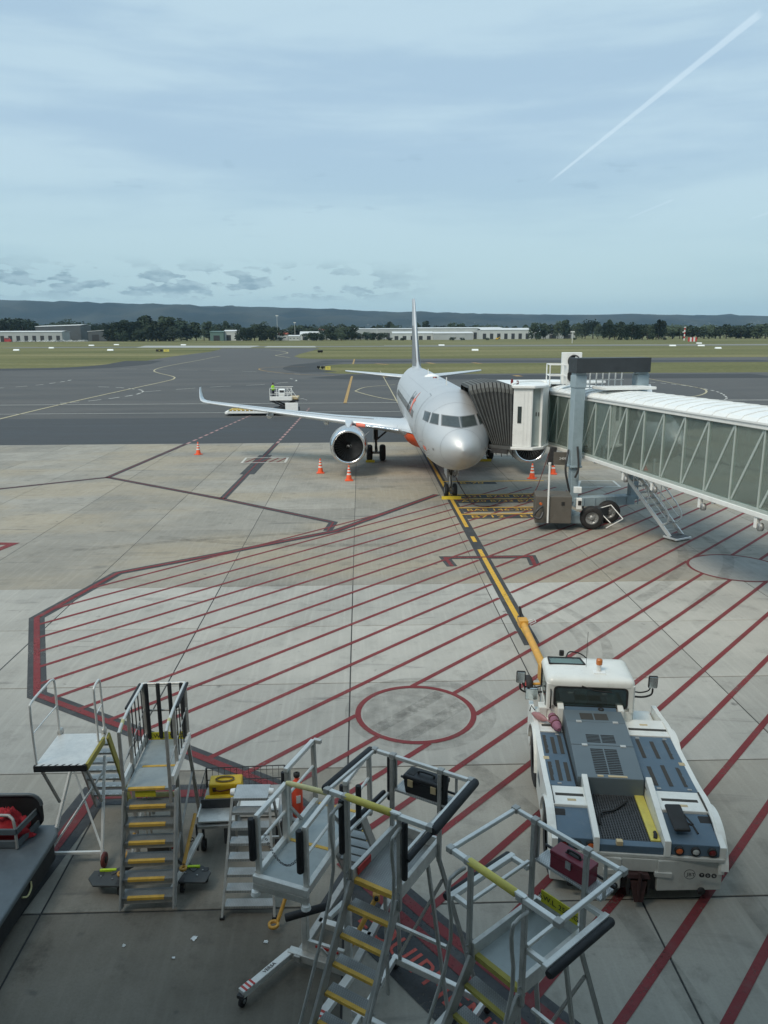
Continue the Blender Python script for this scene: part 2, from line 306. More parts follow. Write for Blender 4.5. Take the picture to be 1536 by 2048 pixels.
def scuff_mat():
    mt, nt, b = new_mat('scuff'); N = nt.nodes.new; L = nt.links.new; nt.nodes.remove(b)
    pos = N('ShaderNodeNewGeometry').outputs['Position']; n = N('ShaderNodeTexNoise'); L(pos,n.inputs['Vector']); n.inputs['Scale'].default_value=2.6; n.inputs['Detail'].default_value=8; n.inputs['Roughness'].default_value=.7
    r = N('ShaderNodeMapRange'); L(n.outputs['Fac'],r.inputs[0]); r.inputs[1].default_value=.36; r.inputs[2].default_value=.72; r.inputs[3].default_value=.0; r.inputs[4].default_value=.26
    tr = N('ShaderNodeBsdfTransparent'); df = N('ShaderNodeBsdfDiffuse'); df.inputs[0].default_value=(.07,.07,.068,1); mx = N('ShaderNodeMixShader'); L(r.outputs[0],mx.inputs[0]); L(tr.outputs[0],mx.inputs[1]); L(df.outputs[0],mx.inputs[2]); L(mx.outputs[0], nt.nodes['Material Output'].inputs[0])
scuff_mat()

# ------------------------------------------------------------------ mesh helpers
class MB:
    """collects simple shapes, then links them as ONE mesh object"""
    def __init__(s): s.v = []; s.f = []; s.sm = []
    def add(s, vs, fs, smooth=False):
        o = len(s.v); s.v += [tuple(p) for p in vs]; s.f += [tuple(i+o for i in f) for f in fs]; s.sm += [smooth]*len(fs); return s
    def hexa(s, p):                                        # 8 corners: bottom 4 (ccw), top 4
        return s.add(p, [(3,2,1,0),(4,5,6,7),(0,1,5,4),(1,2,6,5),(2,3,7,6),(3,0,4,7)])
    def box(s, c, d, rz=0., rx=0., ry=0.):
        R = Matrix.Rotation(rz,3,'Z') @ Matrix.Rotation(ry,3,'Y') @ Matrix.Rotation(rx,3,'X'); c = Vector(c)
        q = [(-1,-1,-1),(1,-1,-1),(1,1,-1),(-1,1,-1),(-1,-1,1),(1,-1,1),(1,1,1),(-1,1,1)]
        return s.hexa([c + R @ Vector((a*d[0]/2,b*d[1]/2,e*d[2]/2)) for a,b,e in q])
    def bx(s, x0,x1,y0,y1,z0,z1): return s.box(((x0+x1)/2,(y0+y1)/2,(z0+z1)/2),(abs(x1-x0),abs(y1-y0),abs(z1-z0)))
    def bar(s, a, b, w, h=None, up=(0,0,1)):               # rectangular beam a->b
        a = Vector(a); b = Vector(b); h = h or w; d = (b-a).normalized(); up = Vector(up)
        if abs(d.dot(up)) > .97: up = Vector((0,1,0)) if abs(d.y) < .9 else Vector((1,0,0))
        x = d.cross(up).normalized(); y = x.cross(d)
        q = [(-1,-1),(1,-1),(1,1),(-1,1)]
        A = [a + x*(i*w/2) + y*(j*h/2) for i,j in q]; B = [b + x*(i*w/2) + y*(j*h/2) for i,j in q]
        return s.add(A+B, [(0,1,2,3),(7,6,5,4),(0,4,5,1),(1,5,6,2),(2,6,7,3),(3,7,4,0)])
    def tube(s, pts, r, n=8, cap=True, smooth=True):       # round tube through points, r may be a list
        pts = [Vector(p) for p in pts]; k = len(pts); rs = r if isinstance(r,(list,tuple)) else [r]*k
        vs = []; fs = []; ref = None
        for i,p in enumerate(pts):
            t = (pts[min(i+1,k-1)] - pts[max(i-1,0)]).normalized()
            if ref is None:
                ref = Vector((0,0,1)) if abs(t.z) < .9 else Vector((1,0,0))
            x = t.cross(ref)
            if x.length < 1e-4: x = t.orthogonal()
            x.normalize(); y = x.cross(t).normalized(); ref = y
            for j in range(n):
                a = 2*PI*j/n; vs.append(p + (x*math.cos(a) + y*math.sin(a))*rs[i])
        for i in range(k-1):
            for j in range(n):
                fs.append((i*n+j, i*n+(j+1)%n, (i+1)*n+(j+1)%n, (i+1)*n+j))
        s.add(vs, fs, smooth)
        if cap: s.add(vs[:n], [tuple(range(n))[::-1]]); s.add(vs[-n:], [tuple(range(n))])
        return s
    def lathe(s, prof, n=24, origin=(0,0,0), axis='Z', smooth=True, caps=False):   # prof: (r, h)
        o = Vector(origin); vs = []; fs = []
        for r,h in prof:
            for j in range(n):
                a = 2*PI*j/n; c,d = r*math.cos(a), r*math.sin(a)
                vs.append(o + (Vector((c,d,h)) if axis=='Z' else Vector((h,c,d)) if axis=='X' else Vector((d,h,c))))
        for i in range(len(prof)-1):
            for j in range(n): fs.append((i*n+j, i*n+(j+1)%n, (i+1)*n+(j+1)%n, (i+1)*n+j))
        s.add(vs, fs, smooth)
        if caps: s.add(vs[:n],[tuple(range(n))[::-1]]); s.add(vs[-n:],[tuple(range(n))])
        return s
    def prism(s, poly, z0, z1, M=None):                    # polygon (x,y) extruded along z
        n = len(poly); vs = [Vector((x,y,z0)) for x,y in poly] + [Vector((x,y,z1)) for x,y in poly]
        if M: vs = [M @ v for v in vs]
        return s.add(vs, [tuple(range(n))[::-1], tuple(range(n,2*n))] + [(i,(i+1)%n,n+(i+1)%n,n+i) for i in range(n)])
    def loft(s, rings, closed=True, caps=True, smooth=True):
        n = len(rings[0]); vs = [p for r in rings for p in r]; fs = []
        for i in range(len(rings)-1):
            for j in range(n if closed else n-1): fs.append((i*n+j, i*n+(j+1)%n, (i+1)*n+(j+1)%n, (i+1)*n+j))
        s.add(vs, fs, smooth)
        if caps: s.add(rings[0],[tuple(range(n))[::-1]]); s.add(rings[-1],[tuple(range(n))])
        return s
    def sheet(s, poly, z): return s.add([(x,y,z) for x,y in poly], [tuple(range(len(poly)))])
    def mesh(s, name):
        me = bpy.data.meshes.new(name); me.from_pydata(s.v, [], s.f); me.polygons.foreach_set('use_smooth', s.sm); me.update()
        bm = bmesh.new(); bm.from_mesh(me); bmesh.ops.recalc_face_normals(bm, faces=bm.faces); bm.to_mesh(me); bm.free(); return me
    def build(s, name, m, parent=None, bevel=0., loc=None, seg=2):
        me = s.mesh(name); me.materials.append(MATS[m] if isinstance(m,str) else m)
        return link(name, me, parent, bevel, loc, seg)
def link(name, me, parent=None, bevel=0., loc=None, seg=2):
    o = bpy.data.objects.new(name, me); COL.objects.link(o)
    if parent: o.parent = parent
    if loc is not None: o.location = loc
    if bevel:
        b = o.modifiers.new('bevel','BEVEL'); b.width = bevel; b.segments = seg; b.limit_method = 'ANGLE'; b.angle_limit = rad(35); b.harden_normals = False
    return o
def tag(o, label=None, cat=None, group=None, kind=None):
    if label: o['label'] = label
    if cat: o['category'] = cat
    if group: o['group'] = group
    if kind: o['kind'] = kind
    return o
def thing(name, loc, rz, label, cat, group=None):
    o = bpy.data.objects.new(name, None); COL.objects.link(o); o.location = loc; o.rotation_euler = (0,0,rz); o.empty_display_size = .3
    return tag(o, label, cat, group)
def copy_tree(o, parent=None):
    c = o.copy(); COL.objects.link(c); c.parent = parent
    for ch in [x for x in bpy.data.objects if x.parent == o]: copy_tree(ch, c)
    return c
def text(name, body, size, m, parent, M, ext=.002, align='CENTER', sx=1.):
    cu = bpy.data.curves.new(name,'FONT'); cu.body = body; cu.size = size; cu.align_x = align; cu.align_y = 'CENTER'; cu.extrude = ext; cu.resolution_u = 3
    t = bpy.data.objects.new(name, cu); COL.objects.link(t)
    dg = bpy.context.evaluated_depsgraph_get(); me = bpy.data.meshes.new_from_object(t.evaluated_get(dg))
    bpy.data.objects.remove(t); bpy.data.curves.remove(cu)
    me.transform(M @ Matrix.Diagonal((sx,1,1,1))); me.materials.clear(); me.materials.append(MATS[m]); me.name = name
    return link(name, me, parent)
def frame(o, x, y): # matrix from origin and two axes
    x = Vector(x).normalized(); y = Vector(y); y = (y - x*y.dot(x)).normalized(); z = x.cross(y); o = Vector(o)
    return Matrix(((x.x,y.x,z.x,o.x),(x.y,y.y,z.y,o.y),(x.z,y.z,z.z,o.z),(0,0,0,1)))
def ribbon(mb, pts, w, z, closed=False):                   # flat painted line with mitred corners
    pts = [Vector((p[0],p[1])) for p in pts]; n = len(pts); L = []; R = []
    for i,p in enumerate(pts):
        a = pts[i-1] if (i or closed) else None; b = pts[(i+1)%n] if (i < n-1 or closed) else None
        d1 = (p-a).normalized() if a is not None else (b-p).normalized(); d2 = (b-p).normalized() if b is not None else d1
        n1 = Vector((-d1.y,d1.x)); n2 = Vector((-d2.y,d2.x)); mm = (n1+n2)
        mm = n1 if mm.length < .2 else mm.normalized(); k = min(2.5, 1/max(.3, mm.dot(n1)))
        L.append(p + mm*(w/2*k)); R.append(p - mm*(w/2*k))
    for i in range(n if closed else n-1):
        j = (i+1)%n; mb.add([(L[i].x,L[i].y,z),(R[i].x,R[i].y,z),(R[j].x,R[j].y,z),(L[j].x,L[j].y,z)], [(0,1,2,3)])
    return mb
def dashes(pts, on, off):
    out = []; t = 0.; pts = [Vector((p[0],p[1])) for p in pts]
    for a,b in zip(pts, pts[1:]):
        l = (b-a).length; d = (b-a)/l; s = 0.
        while s < l:
            ph = t % (on+off)
            if ph < on: e = min(l, s + on - ph); out.append((a+d*s, a+d*e))
            else: e = min(l, s + on + off - ph)
            t += e - s + 1e-6; s = e + 1e-6
    return out
def smooth_line(pts, n=6):                                 # Catmull-Rom through 2D/3D points
    pts = [Vector(p) for p in pts]; out = []
    for i in range(len(pts)-1):
        p0 = pts[max(0,i-1)]; p1 = pts[i]; p2 = pts[i+1]; p3 = pts[min(len(pts)-1,i+2)]
        for k in range(n):
            t = k/n; out.append(.5*((2*p1) + (p2-p0)*t + (2*p0-5*p1+4*p2-p3)*t*t + (3*p1-p0-3*p2+p3)*t**3))
    return out + [pts[-1]]
def g2(*pp): return [(lambda q: (q.x,q.y))(G(*p)) for p in pp]

# ------------------------------------------------------------------ the setting: ground, airfield, apron
m = MB(); m.add([(-16000,-400,-.06),(16000,-400,-.06),(16000,15500,-.06),(-16000,15500,-.06)], [(0,1,2,3)])
tag(m.build('ground','grass'), kind='structure')
# asphalt taxiways between the grass (edges surveyed from the sight lines)
m = MB()
edge = g2((0,737),(110,735.5),(200,732.5),(262,727.5),(283,723.5),(300,720),(350,712),(420,703.5),(440,699),(443,696.2))
isl1 = g2((640,696.2),(622,702),(600,707.5),(588,712.5),(600,716),(625,717.5),(700,718))
far_r = [(isl1[-1][0]+600, isl1[-1][1]+3)]
isl2r = [(far_r[0][0], G(1400,726).y), (G(760,727).x, G(760,727).y)]
isl2 = g2((690,727.8),(655,730),(632,734.5),(625,738),(636,743),(672,746.8),(760,748))
br = [(700, G(1500,747).y), (700, 63)]
poly = [(-420,63),(-420,edge[0][1]-3)] + edge + isl1 + far_r + isl2r + isl2 + br
m.sheet(poly, -.045)
tag(m.build('taxiway','asphalt'), kind='structure')
m = MB(); m.sheet([(-420,63),(420,63),(420,83.5),(-420,83.5)], -.03)                        # newer strip next to the concrete
tag(m.build('apron_edge_strip','asphalt_new'), kind='structure')
def shoulder(name, pts, w, mt='asphalt_dark', z=-.035):
    m = MB(); ribbon(m, smooth_line([(*p,0) for p in pts],4), w, z); return tag(m.build(name, mt), kind='structure')
shoulder('taxiway_shoulder', [(x, y-7) for x,y in edge[:6]], 13)
shoulder('taxiway_shoulder', g2((660,752),(760,754.5),(900,754),(1300,752),(1536,751)), 16, z=-.034)
shoulder('taxiway_shoulder', g2((640,722.5),(800,722.5),(1100,722),(1536,721)), 14, z=-.033)
shoulder('taxiway_shoulder', g2((640,744),(610,740),(600,735),(620,729),(660,725)), 9, z=-.032)
m = MB(); m.sheet([(-260,G(350,694.5).y),(900,G(1200,693).y-12),(900,G(1200,693).y+38),(-260,G(350,694.5).y+38)], -.028)
tag(m.build('runway','runway'), kind='structure')
m = MB(); m.sheet(g2((272,695.2),(500,695.2),(520,691.4),(290,691.4)), -.02); m.sheet(g2((528,694.6),(632,694.6),(630,692),(535,692)), -.02)
tag(m.build('runway_threshold','concrete_far'), kind='structure')
shoulder('perimeter_road', g2((768,690.8),(1000,690),(1300,689),(1536,688.5)), 9, 'concrete_far', z=-.018)
shoulder('perimeter_road', g2((0,690),(200,689),(420,688.2)), 4, 'runway', z=-.017)

apron = MB().bx(-52,52,-1.5,62.99,-.5,-.014).build('apron','joint'); tag(apron, kind='structure')
XG = [-.34 + 4.68*k for k in range(-11,12)]
YN = [26.05 - 3.94*k for k in range(8)][::-1]; YN[0] = -1.45
YO = [26.05 + (62.98-26.05)/9*k for k in range(10)]
def slabs(ys, x0, x1, mt, gap):
    me = {}
    for j in range(len(ys)-1):
        for i in range(len(XG)-1):
            if XG[i] < x0 or XG[i+1] > x1: continue
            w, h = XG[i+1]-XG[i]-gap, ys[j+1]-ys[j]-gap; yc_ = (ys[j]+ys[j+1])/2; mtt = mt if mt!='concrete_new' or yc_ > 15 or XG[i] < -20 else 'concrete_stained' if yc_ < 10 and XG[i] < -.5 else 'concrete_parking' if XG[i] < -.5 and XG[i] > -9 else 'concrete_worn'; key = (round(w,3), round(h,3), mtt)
            if key not in me:
                q = MB().bx(-w/2,w/2,-h/2,h/2,-.2,0); me[key] = q.mesh('concrete_slab'); me[key].materials.append(MATS[mtt])
            sl_ = link('concrete_slab', me[key], apron, .006, ((XG[i]+XG[i+1])/2, (ys[j]+ys[j+1])/2, random.uniform(-.0012,.0012)), 1)
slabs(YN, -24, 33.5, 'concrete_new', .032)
slabs(YO, -43, 47.5, 'concrete_old', .02)
m = MB().bx(-52,XG[0]-.01,-1.45,62.98,-.2,0); m.bx(XG[-1]+.01,52,-1.45,62.98,-.2,0)
m.bx(XG[0],-23.77,-1.45,26.03,-.2,-.001); m.bx(33.4,XG[-1],-1.45,26.03,-.2,-.001); m.bx(XG[0],-42.5,26.07,62.98,-.2,-.001)
m.build('outer_paving','concrete_old',apron)

# painted markings, all parts of the apron
Z1, Z2, Z3, Z4 = .004, .008, .012, .016
def paint_line(name, pts, w, z, mt, closed=False): m = MB(); ribbon(m, pts, w, z, closed); return m.build(name, mt, apron)
bord = [(4.2,41.6),(-1.2,33.75),(-5.61,30.37),(-9.17,27.8),(-10.3,23.18),(-8.11,17.79),(-4.23,15.26),(-1.77,13.6),(1.04,9.85),(3.1,7.3)]
paint_line('border_backing', bord, .46, Z1, 'paint_black'); paint_line('red_border', bord, .17, Z3, 'paint_red')
# red hatching, every line its own part
def inside_y(X):                                           # lower/upper limit of the hatched field at X
    return None
def seg_inter(Y0, sl, a, b):                               # hatch y = Y0 + sl*(x+.4) against segment a-b
    f = lambda p: p[1] - (Y0 + sl*(p[0]+.4)); fa, fb = f(a), f(b)
    if fa*fb > 0: return None
    t = fa/(fa-fb); return (a[0]+(b[0]-a[0])*t, a[1]+(b[1]-a[1])*t)
SL = 1.046
circ = (1.22, 16.5, 1.40); circ2 = (14.2, 27.5, 1.75)
for k in range(-26, 13):
    Y0 = 22.18 + 1.495*k
    xs = [q for q in (seg_inter(Y0, SL, a, b) for a,b in zip(bord, bord[1:])) if q]
    x_end = 24.0; 
    if Y0 > 22.18 + 1.495*8.2: 
        if len(xs) < 2: continue
    start = min(xs)[0] if xs else (6.0-Y0)/SL-.4
    if Y0 + SL*(start+.4) < 5.5: start = (5.5-Y0)/SL - .4
    end = x_end
    if len(xs) >= 2: end = max(xs)[0]
    # limit in depth: the hatched field ends level with the stop bars on the right
    ymax = 43.4
    if Y0 + SL*(end+.4) > ymax: end = (ymax-Y0)/SL - .4
    if end - start < .6: continue
    cuts = []
    for cx,cy,cr in (circ, circ2):
        A = 1+SL*SL; B = 2*(SL*(Y0+SL*.4-cy)-cx); C = cx*cx+(Y0+SL*.4-cy)**2-cr*cr; D = B*B-4*A*C
        if D > 0: cuts.append(((-B-D**.5)/2/A, (-B+D**.5)/2/A))
    segs = [(start,end)]
    if Y0 + SL*5.25 > 20.2: cuts.append((4.85-.25, 4.85+.25))  # the lead-in line covers it
    for c0,c1 in cuts:
        segs = [s for a,b in segs for s in (((a,b),) if c1<a or c0>b else ((a,c0),(c1,b))) if s[1]-s[0] > .1]
    for a,b in segs:
        y = lambda x: Y0 + SL*(x+.4)
        if y(a) > ymax: continue
        paint_line('hatch_line', [(a,y(a)),(b,y(b))], .135, Z2, 'paint_red')
def arc(c, r, n=48): return [(c[0]+r*math.cos(2*PI*i/n), c[1]+r*math.sin(2*PI*i/n)) for i in range(n)]
paint_line('red_circle', arc(circ, 1.36), .13, Z3, 'paint_red', True)
paint_line('red_circle', arc(circ2, 1.72), .10, Z3, 'paint_red', True)
MB().sheet(arc(circ2,1.66), Z2).build('patched_disc','concrete_patch',apron)
def scuff(pts, w, z=Z2+.001): m = MB(); ribbon(m, smooth_line([(*p,0) for p in pts],5), w, z); return m.build('tyre_scuff','scuff',apron)
MB().sheet(arc((circ[0],circ[1]),1.26), Z1+.0003).build('tyre_scuff','scuff',apron)
paint_line('tyre_scuff', arc((circ[0]+.12,circ[1]+.1), 1.62), .34, Z1+.0006, 'scuff', True)
scuff([(.2,15.7),(1.0,16.5),(1.9,17.5)],.34,Z1+.001); scuff([(.75,15.2),(1.5,15.95),(2.4,16.9)],.34,Z1+.0013)
scuff([(5.9,19.2),(6.35,20.6),(6.2,22.0),(5.6,23.4)],.3); scuff([(6.6,19.0),(7.0,20.6),(6.9,22.2),(6.3,23.9)],.3,Z2+.0014)
scuff([(9.2,24.0),(11.5,26.6),(13,29.5),(13.4,32)],.4,Z2+.0017); scuff([(10.5,23.0),(12.8,25.8),(14.6,29.),(15,32)],.4,Z2+.002)
scuff([(-9,33),(-4,31.6),(1.5,31.2)],.5,Z2+.0023); scuff([(-12,31),(-7.5,32.4),(-2.5,33.5)],.4,Z2+.0026); scuff([(2,14.6),(3.6,11.5),(4.4,8)],.35,Z2+.0029); scuff([(6.3,13),(6.0,10.4),(6.3,7.6)],.35,Z2+.0032)
for ox,oy,orr in ((.3,46.9,.75),(6.1,45.4,.55),(8.6,45.6,.8),(3.0,48.6,.5),(1.5,43.9,.45),(.1,43.4,.4),(11.2,46.5,.5),(7.6,49.6,.9)):
    MB().sheet([(ox+orr*(1+.25*mnoise.noise((i*.5,ox,oy)))*math.cos(2*PI*i/20), oy+orr*.9*(1+.3*mnoise.noise((i*.6,oy,ox)))*math.sin(2*PI*i/20)) for i in range(20)], Z1+.002).build('oil_stain','scuff',apron)
# lead-in line and stop bars
LX = 4.85
MB().bx(LX-.24,LX+.24,20.4,62.9,-.01,Z1+.001).build('lead_in_backing','paint_black',apron)
for a,b in ((20.4,30.4),(31.6,32.5),(34.2,62.9)):
    MB().bx(LX-.085,LX+.085,a,b,-.01,Z3).build('lead_in_line','paint_yellow',apron)
for a,b in ((63.2,190.),): paint_line('lead_in_line', [(LX,a),(LX,b)], .15, -.02, 'paint_cream')
bars = [(45.4,6.2,None),(41.5,5.0,'A321 B738 B734 B737'),(40.3,5.0,'A320 B733 B717 B737'),(38.2,5.4,'BAE 146-300 F100'),(36.75,5.6,'B712   E190')]
for Y,L,tx in bars:
    MB().bx(LX+.09,LX+L,Y-.075,Y+.075,-.01,Z3+.001).build('stop_bar','paint_yellow',apron)
    if tx:
        MB().bx(LX+.25,LX+L,Y-.95,Y-.08,-.01,Z1+.0005).build('stop_bar_backing','paint_black',apron)
        text('stop_bar_lettering', tx, .66, 'paint_yellow', apron, frame((LX+.45,Y-.53,Z2+.002),(1,0,0),(0,1,0)), .0005, 'LEFT', 1.25 if len(tx)<12 else .95)
t = (45.4-.55); MB().bx(LX+.9,LX+3.2,t-.35,t+.35,-.01,Z1+.0005).build('stop_bar_backing','paint_black',apron)
text('stop_bar_lettering','B-70',.6,'paint_yellow',apron,frame((LX+1.0,t,Z2+.002),(1,0,0),(0,1,0)),.0005,'LEFT',1.3)
# bracket across the lead-in line
br = [(3.45,28.1),(3.3,29.28),(6.75,29.28),(6.65,28.1)]
paint_line('bracket_backing', br, .42, Z1+.0015, 'paint_black'); paint_line('bracket_line', br, .15, Z3+.0015, 'paint_red')
# outlines of the neighbouring stand
for pts,dash in (([(-21.6,44.1),(-15.9,47.9)],0),([(-15.9,47.9),(-7.55,41.0),(-1.35,35.4),(-1.56,33.8)],0),([(-15.9,47.9),(-14.3,62.9)],0),([(-7.55,41.0),(-6.9,62.9)],0)):
    paint_line('stand_outline_backing', pts, .42, Z1+.0008, 'paint_black'); paint_line('stand_outline', pts, .075, Z3+.0008, 'paint_red')
for pts in ([(-14.3,63.1),(-11.6,92)],[(-6.9,63.1),(-6.2,94)]):
    m = MB()
    for a,b in dashes(pts,1.0,.7): ribbon(m,[a,b],.22,-.02)
    m.build('dashed_outline','paint_pink',apron)
paint_line('stand_outline_backing', [(-7.3,48.5),(-7.05,56.5)], .95, Z1+.0012, 'paint_black')
paint_line('hydrant_box', [(-8.3,53.0),(-5.3,53.0),(-5.3,55.2),(-8.3,55.2)], .16, Z4, 'paint_white', True)
for k in range(5): paint_line('hydrant_hatch', [(-8.1+k*.55,53.15),(-7.6+k*.55,55.05)], .12, Z3+.002, 'paint_red')
hb = [(p.x,p.y) for p in (G(1156,975),G(1240,974),G(1226,962),G(1160,962))]
paint_line('hydrant_box', hb, .14, Z4, 'paint_white', True)
tri = g2((-30,1110),(26,1088),(-40,1087)); paint_line('red_corner', tri, .35, Z3, 'paint_red')
b2 = [(-1.9,13.42),(-5.25,13.4),(-5.7,9.5),(-6.0,5.)]
paint_line('equipment_border_backing', b2, .62, Z1+.0018, 'paint_black'); paint_line('equipment_border', b2, .24, Z3+.0018, 'paint_red')
# black panel with the word along the border
d = Vector((2.81,-3.76)).normalized(); nrm = Vector((d.y,-d.x)); o = Vector((-1.2,12.85)) 
def bp(s,t): q = o + d*s + nrm*t; return (q.x,q.y)
MB().sheet([bp(1.6,-.1),bp(7.4,-.1),bp(7.4,1.12),bp(2.3,1.12)], Z1+.0026).build('lettering_panel','paint_black',apron)
paint_line('red_border', [bp(1.7,.30),bp(7.2,.30)], .17, Z3+.0026, 'paint_red')
q = bp(4.35,.72)
text('ground_lettering','EQUIPMENT',.50,'paint_text',apron,frame((q[0],q[1],Z2+.003),(d.x,d.y,0),(-nrm.x,-nrm.y,0)),.0005,'CENTER',1.05)
# lines on the asphalt
def asph(name, pts, w, mt, dash=None):
    m = MB()
    for i,(a,b) in enumerate(dashes(pts,*dash) if dash else [(None,None)]): ribbon(m, [a,b] if dash else pts, w, -.016 + .0)
    return m.build(name, mt, apron)
yl = lambda y: G(300,y).y
asph('taxi_line', [(-120,yl(808)),(60,yl(808))], .28, 'paint_white'); asph('taxi_line', [(-120,yl(826)),(60,yl(826))], .22, 'paint_white')
asph('taxi_curve', smooth_line([(*p,0) for p in g2((-60,852),(60,823),(150,802),(240,782),(330,762.5),(348,757),(345,752.5),(318,746),(308,741.5),(318,736),(350,729),(400,720),(440,712))],6), .34, 'paint_cream')
asph('taxi_curve', smooth_line([(*p,0) for p in g2((120,806),(165,803),(230,795.5),(270,789),(285,783.5),(280,779.5),(240,775),(190,773))],6), .3, 'paint_white', (2.5,1.6))
asph('taxi_curve', smooth_line([(*p,0) for p in g2((-20,777),(60,771.5),(120,764),(147,758.5))],5), .3, 'paint_white',(2.5,2.2))
asph('taxi_curve', smooth_line([(*p,0) for p in g2((280,784),(420,774),(520,769),(585,763),(592,760),(580,757))],5), .25, 'paint_white',(4,3))
asph('taxi_curve', smooth_line([(*p,0) for p in g2((670,751),(600,748.5),(540,743),(518,738.5),(530,735.5),(565,733.8),(610,733))],6), .34, 'paint_orange')
asph('taxi_curve', smooth_line([(*p,0) for p in g2((830,806),(760,795),(715,783.5),(714,780),(735,773.5),(790,769))],6), .26, 'paint_cream')
asph('taxi_curve', smooth_line([(*p,0) for p in g2((1270,752),(1340,765),(1400,776),(1413,783),(1400,790),(1370,795))],6), .28, 'paint_cream')
asph('taxi_curve', smooth_line([(*p,0) for p in g2((1300,764),(1370,771),(1430,782),(1452,793),(1450,799))],6), .28, 'paint_white',(1.6,1.4))
asph('taxi_line', g2((1400,799),(1700,800)), .22, 'paint_white'); asph('taxi_line', g2((240,737),(480,742),(600,748)), .2, 'paint_white',(6,4))
asph('hold_marking', g2((690,806),(704,752)), .42, 'paint_orange'); asph('hold_marking', g2((706,728),(709,718)), .5, 'paint_orange')
for a,b in (((752,727),(775,729)),((854,725),(868,727)),((945,725),(962,727)),((1030,750.5),(1040,752.5)),((768,754),(790,751))): asph('taxiway_dash', g2(a,b), 1.4, 'paint_orange')
asph('taxi_curve', smooth_line([(*p,0) for p in g2((443,698),(540,700),(575,705),(560,709),(552,711),(580,715))],5), .5, 'paint_cream')

# ------------------------------------------------------------------ the airliner
AX, AY = 4.85, 35.85                                        # nose tip stands over the lead-in line
air = thing('airliner', (AX, AY, 0), 0, 'silver twin-engine airliner parked nose-on at the boarding bridge', 'airplane')
def interp(tab, x):
    if x <= tab[0][0]: return tab[0][1]
    for (a,b),(c,d) in zip(tab, tab[1:]):
        if x <= c: t = (x-a)/(c-a); return b + (d-b)*t
    return tab[-1][1]
def spl(tab, x):                                            # smooth monotone-ish interpolation
    n = len(tab)
    if x <= tab[0][0]: return tab[0][1]
    if x >= tab[-1][0]: return tab[-1][1]
    for i in range(n-1):
        if x <= tab[i+1][0]:
            x0,y0 = tab[i]; x1,y1 = tab[i+1]; h = x1-x0; s = (y1-y0)/h
            sl = (y0-tab[i-1][1])/(x0-tab[i-1][0]) if i else s*1.3; sr = (tab[i+2][1]-y1)/(tab[i+2][0]-x1) if i+2<n else s
            m0 = 0 if sl*s <= 0 else 2*sl*s/(sl+s); m1 = 0 if sr*s <= 0 else 2*sr*s/(sr+s)
            t = (x-x0)/h; return (2*t**3-3*t*t+1)*y0 + (t**3-2*t*t+t)*h*m0 + (-2*t**3+3*t*t)*y1 + (t**3-t*t)*h*m1
TOP = [(0,3.28),(.12,3.58),(.35,3.83),(.8,4.14),(1.4,4.44),(2.0,4.78),(2.6,5.13),(3.2,5.42),(4,5.68),(5,5.84),(6.2,5.91),(30,5.91),(34,5.82),(37.4,5.6)]
BOT = [(0,3.28),(.12,2.98),(.35,2.72),(.8,2.43),(1.5,2.15),(2.5,1.94),(4,1.80),(6,1.77),(24,1.77),(26,1.98),(29,2.7),(33,3.85),(37.4,5.0)]
HWD = [(0,0),(.12,.31),(.35,.58),(.8,.92),(1.4,1.23),(2.2,1.53),(3.2,1.78),(4.2,1.9),(5.5,1.965),(6.5,1.975),(25,1.975),(28,1.82),(32,1.22),(35,.68),(37.4,.22)]
def fus(a):
    t, b, w = spl(TOP,a), spl(BOT,a), spl(HWD,a); return (t+b)/2, (t-b)/2, w
def fpt(a, ph, off=0.):                                     # ph from the top, positive to +x
    zc,hh,hw = fus(a); return Vector(((hw+off)*math.sin(ph), a, zc + (hh+off)*math.cos(ph)))
def ring(a, n=56): return [fpt(a, 2*PI*j/n) for j in range(n)]
aa = [.004,.02,.05,.12,.2,.35,.55,.8,1.1,1.4,1.7,2.0,2.3,2.6,2.9,3.2,3.6,4,4.5,5,5.5,6.2,7,8.5,10,12,14,16,18,20,22,24,25,26,27,28,29,30,31,32,33,34,35,36,36.8,37.4]
m = MB(); m.loft([ring(a) for a in aa]); m.build('fuselage','silver',air)
def patch(pts_fn, nu, nv):                                  # grid patch from a function of (u,v)
    m = MB(); vs = [pts_fn(i/nu, j/nv) for j in range(nv+1) for i in range(nu+1)]
    return m.add(vs, [(j*(nu+1)+i, j*(nu+1)+i+1, (j+1)*(nu+1)+i+1, (j+1)*(nu+1)+i) for j in range(nv) for i in range(nu)], True)
def apatch(a0,a1,p0,p1,off,nu=6,nv=6): return patch(lambda u,v: fpt(a0+(a1-a0)*u, p0+(p1-p0)*v, off), nu, nv)
# windscreen panes: corners sighted onto the nose
def hit(px, py):
    d = RAY(px,py); y = AY+.01
    for _ in range(4000):
        p = EYE + d*(y/d.y); a = y-AY; zc,hh,hw = fus(a)
        if ((p.x-AX)/max(hw,1e-3))**2 + ((p.z-zc)/max(hh,1e-3))**2 <= 1: return Vector((p.x-AX, a, p.z))
        y += .004
    return None
def on_surf(x, z):                                          # surface point of the nose seen from the front at (x,z)
    lo, hi = .001, 6.0
    for _ in range(40):
        md = (lo+hi)/2; zc,hh,hw = fus(md)
        if (x/hw)**2 + ((z-zc)/hh)**2 <= 1: hi = md
        else: lo = md
    return Vector((x, hi, z))
def outw(p):
    e = 1e-2; zc,hh,hw = fus(p.y); zc2,hh2,hw2 = fus(p.y+e)
    F = lambda q,c,h,w: (q.x/w)**2 + ((q.z-c)/h)**2
    gx = 2*p.x/hw**2; gz = 2*(p.z-zc)/hh**2; ga = (F(p,zc2,hh2,hw2)-F(p,zc,hh,hw))/e
    return Vector((gx,ga,gz)).normalized()
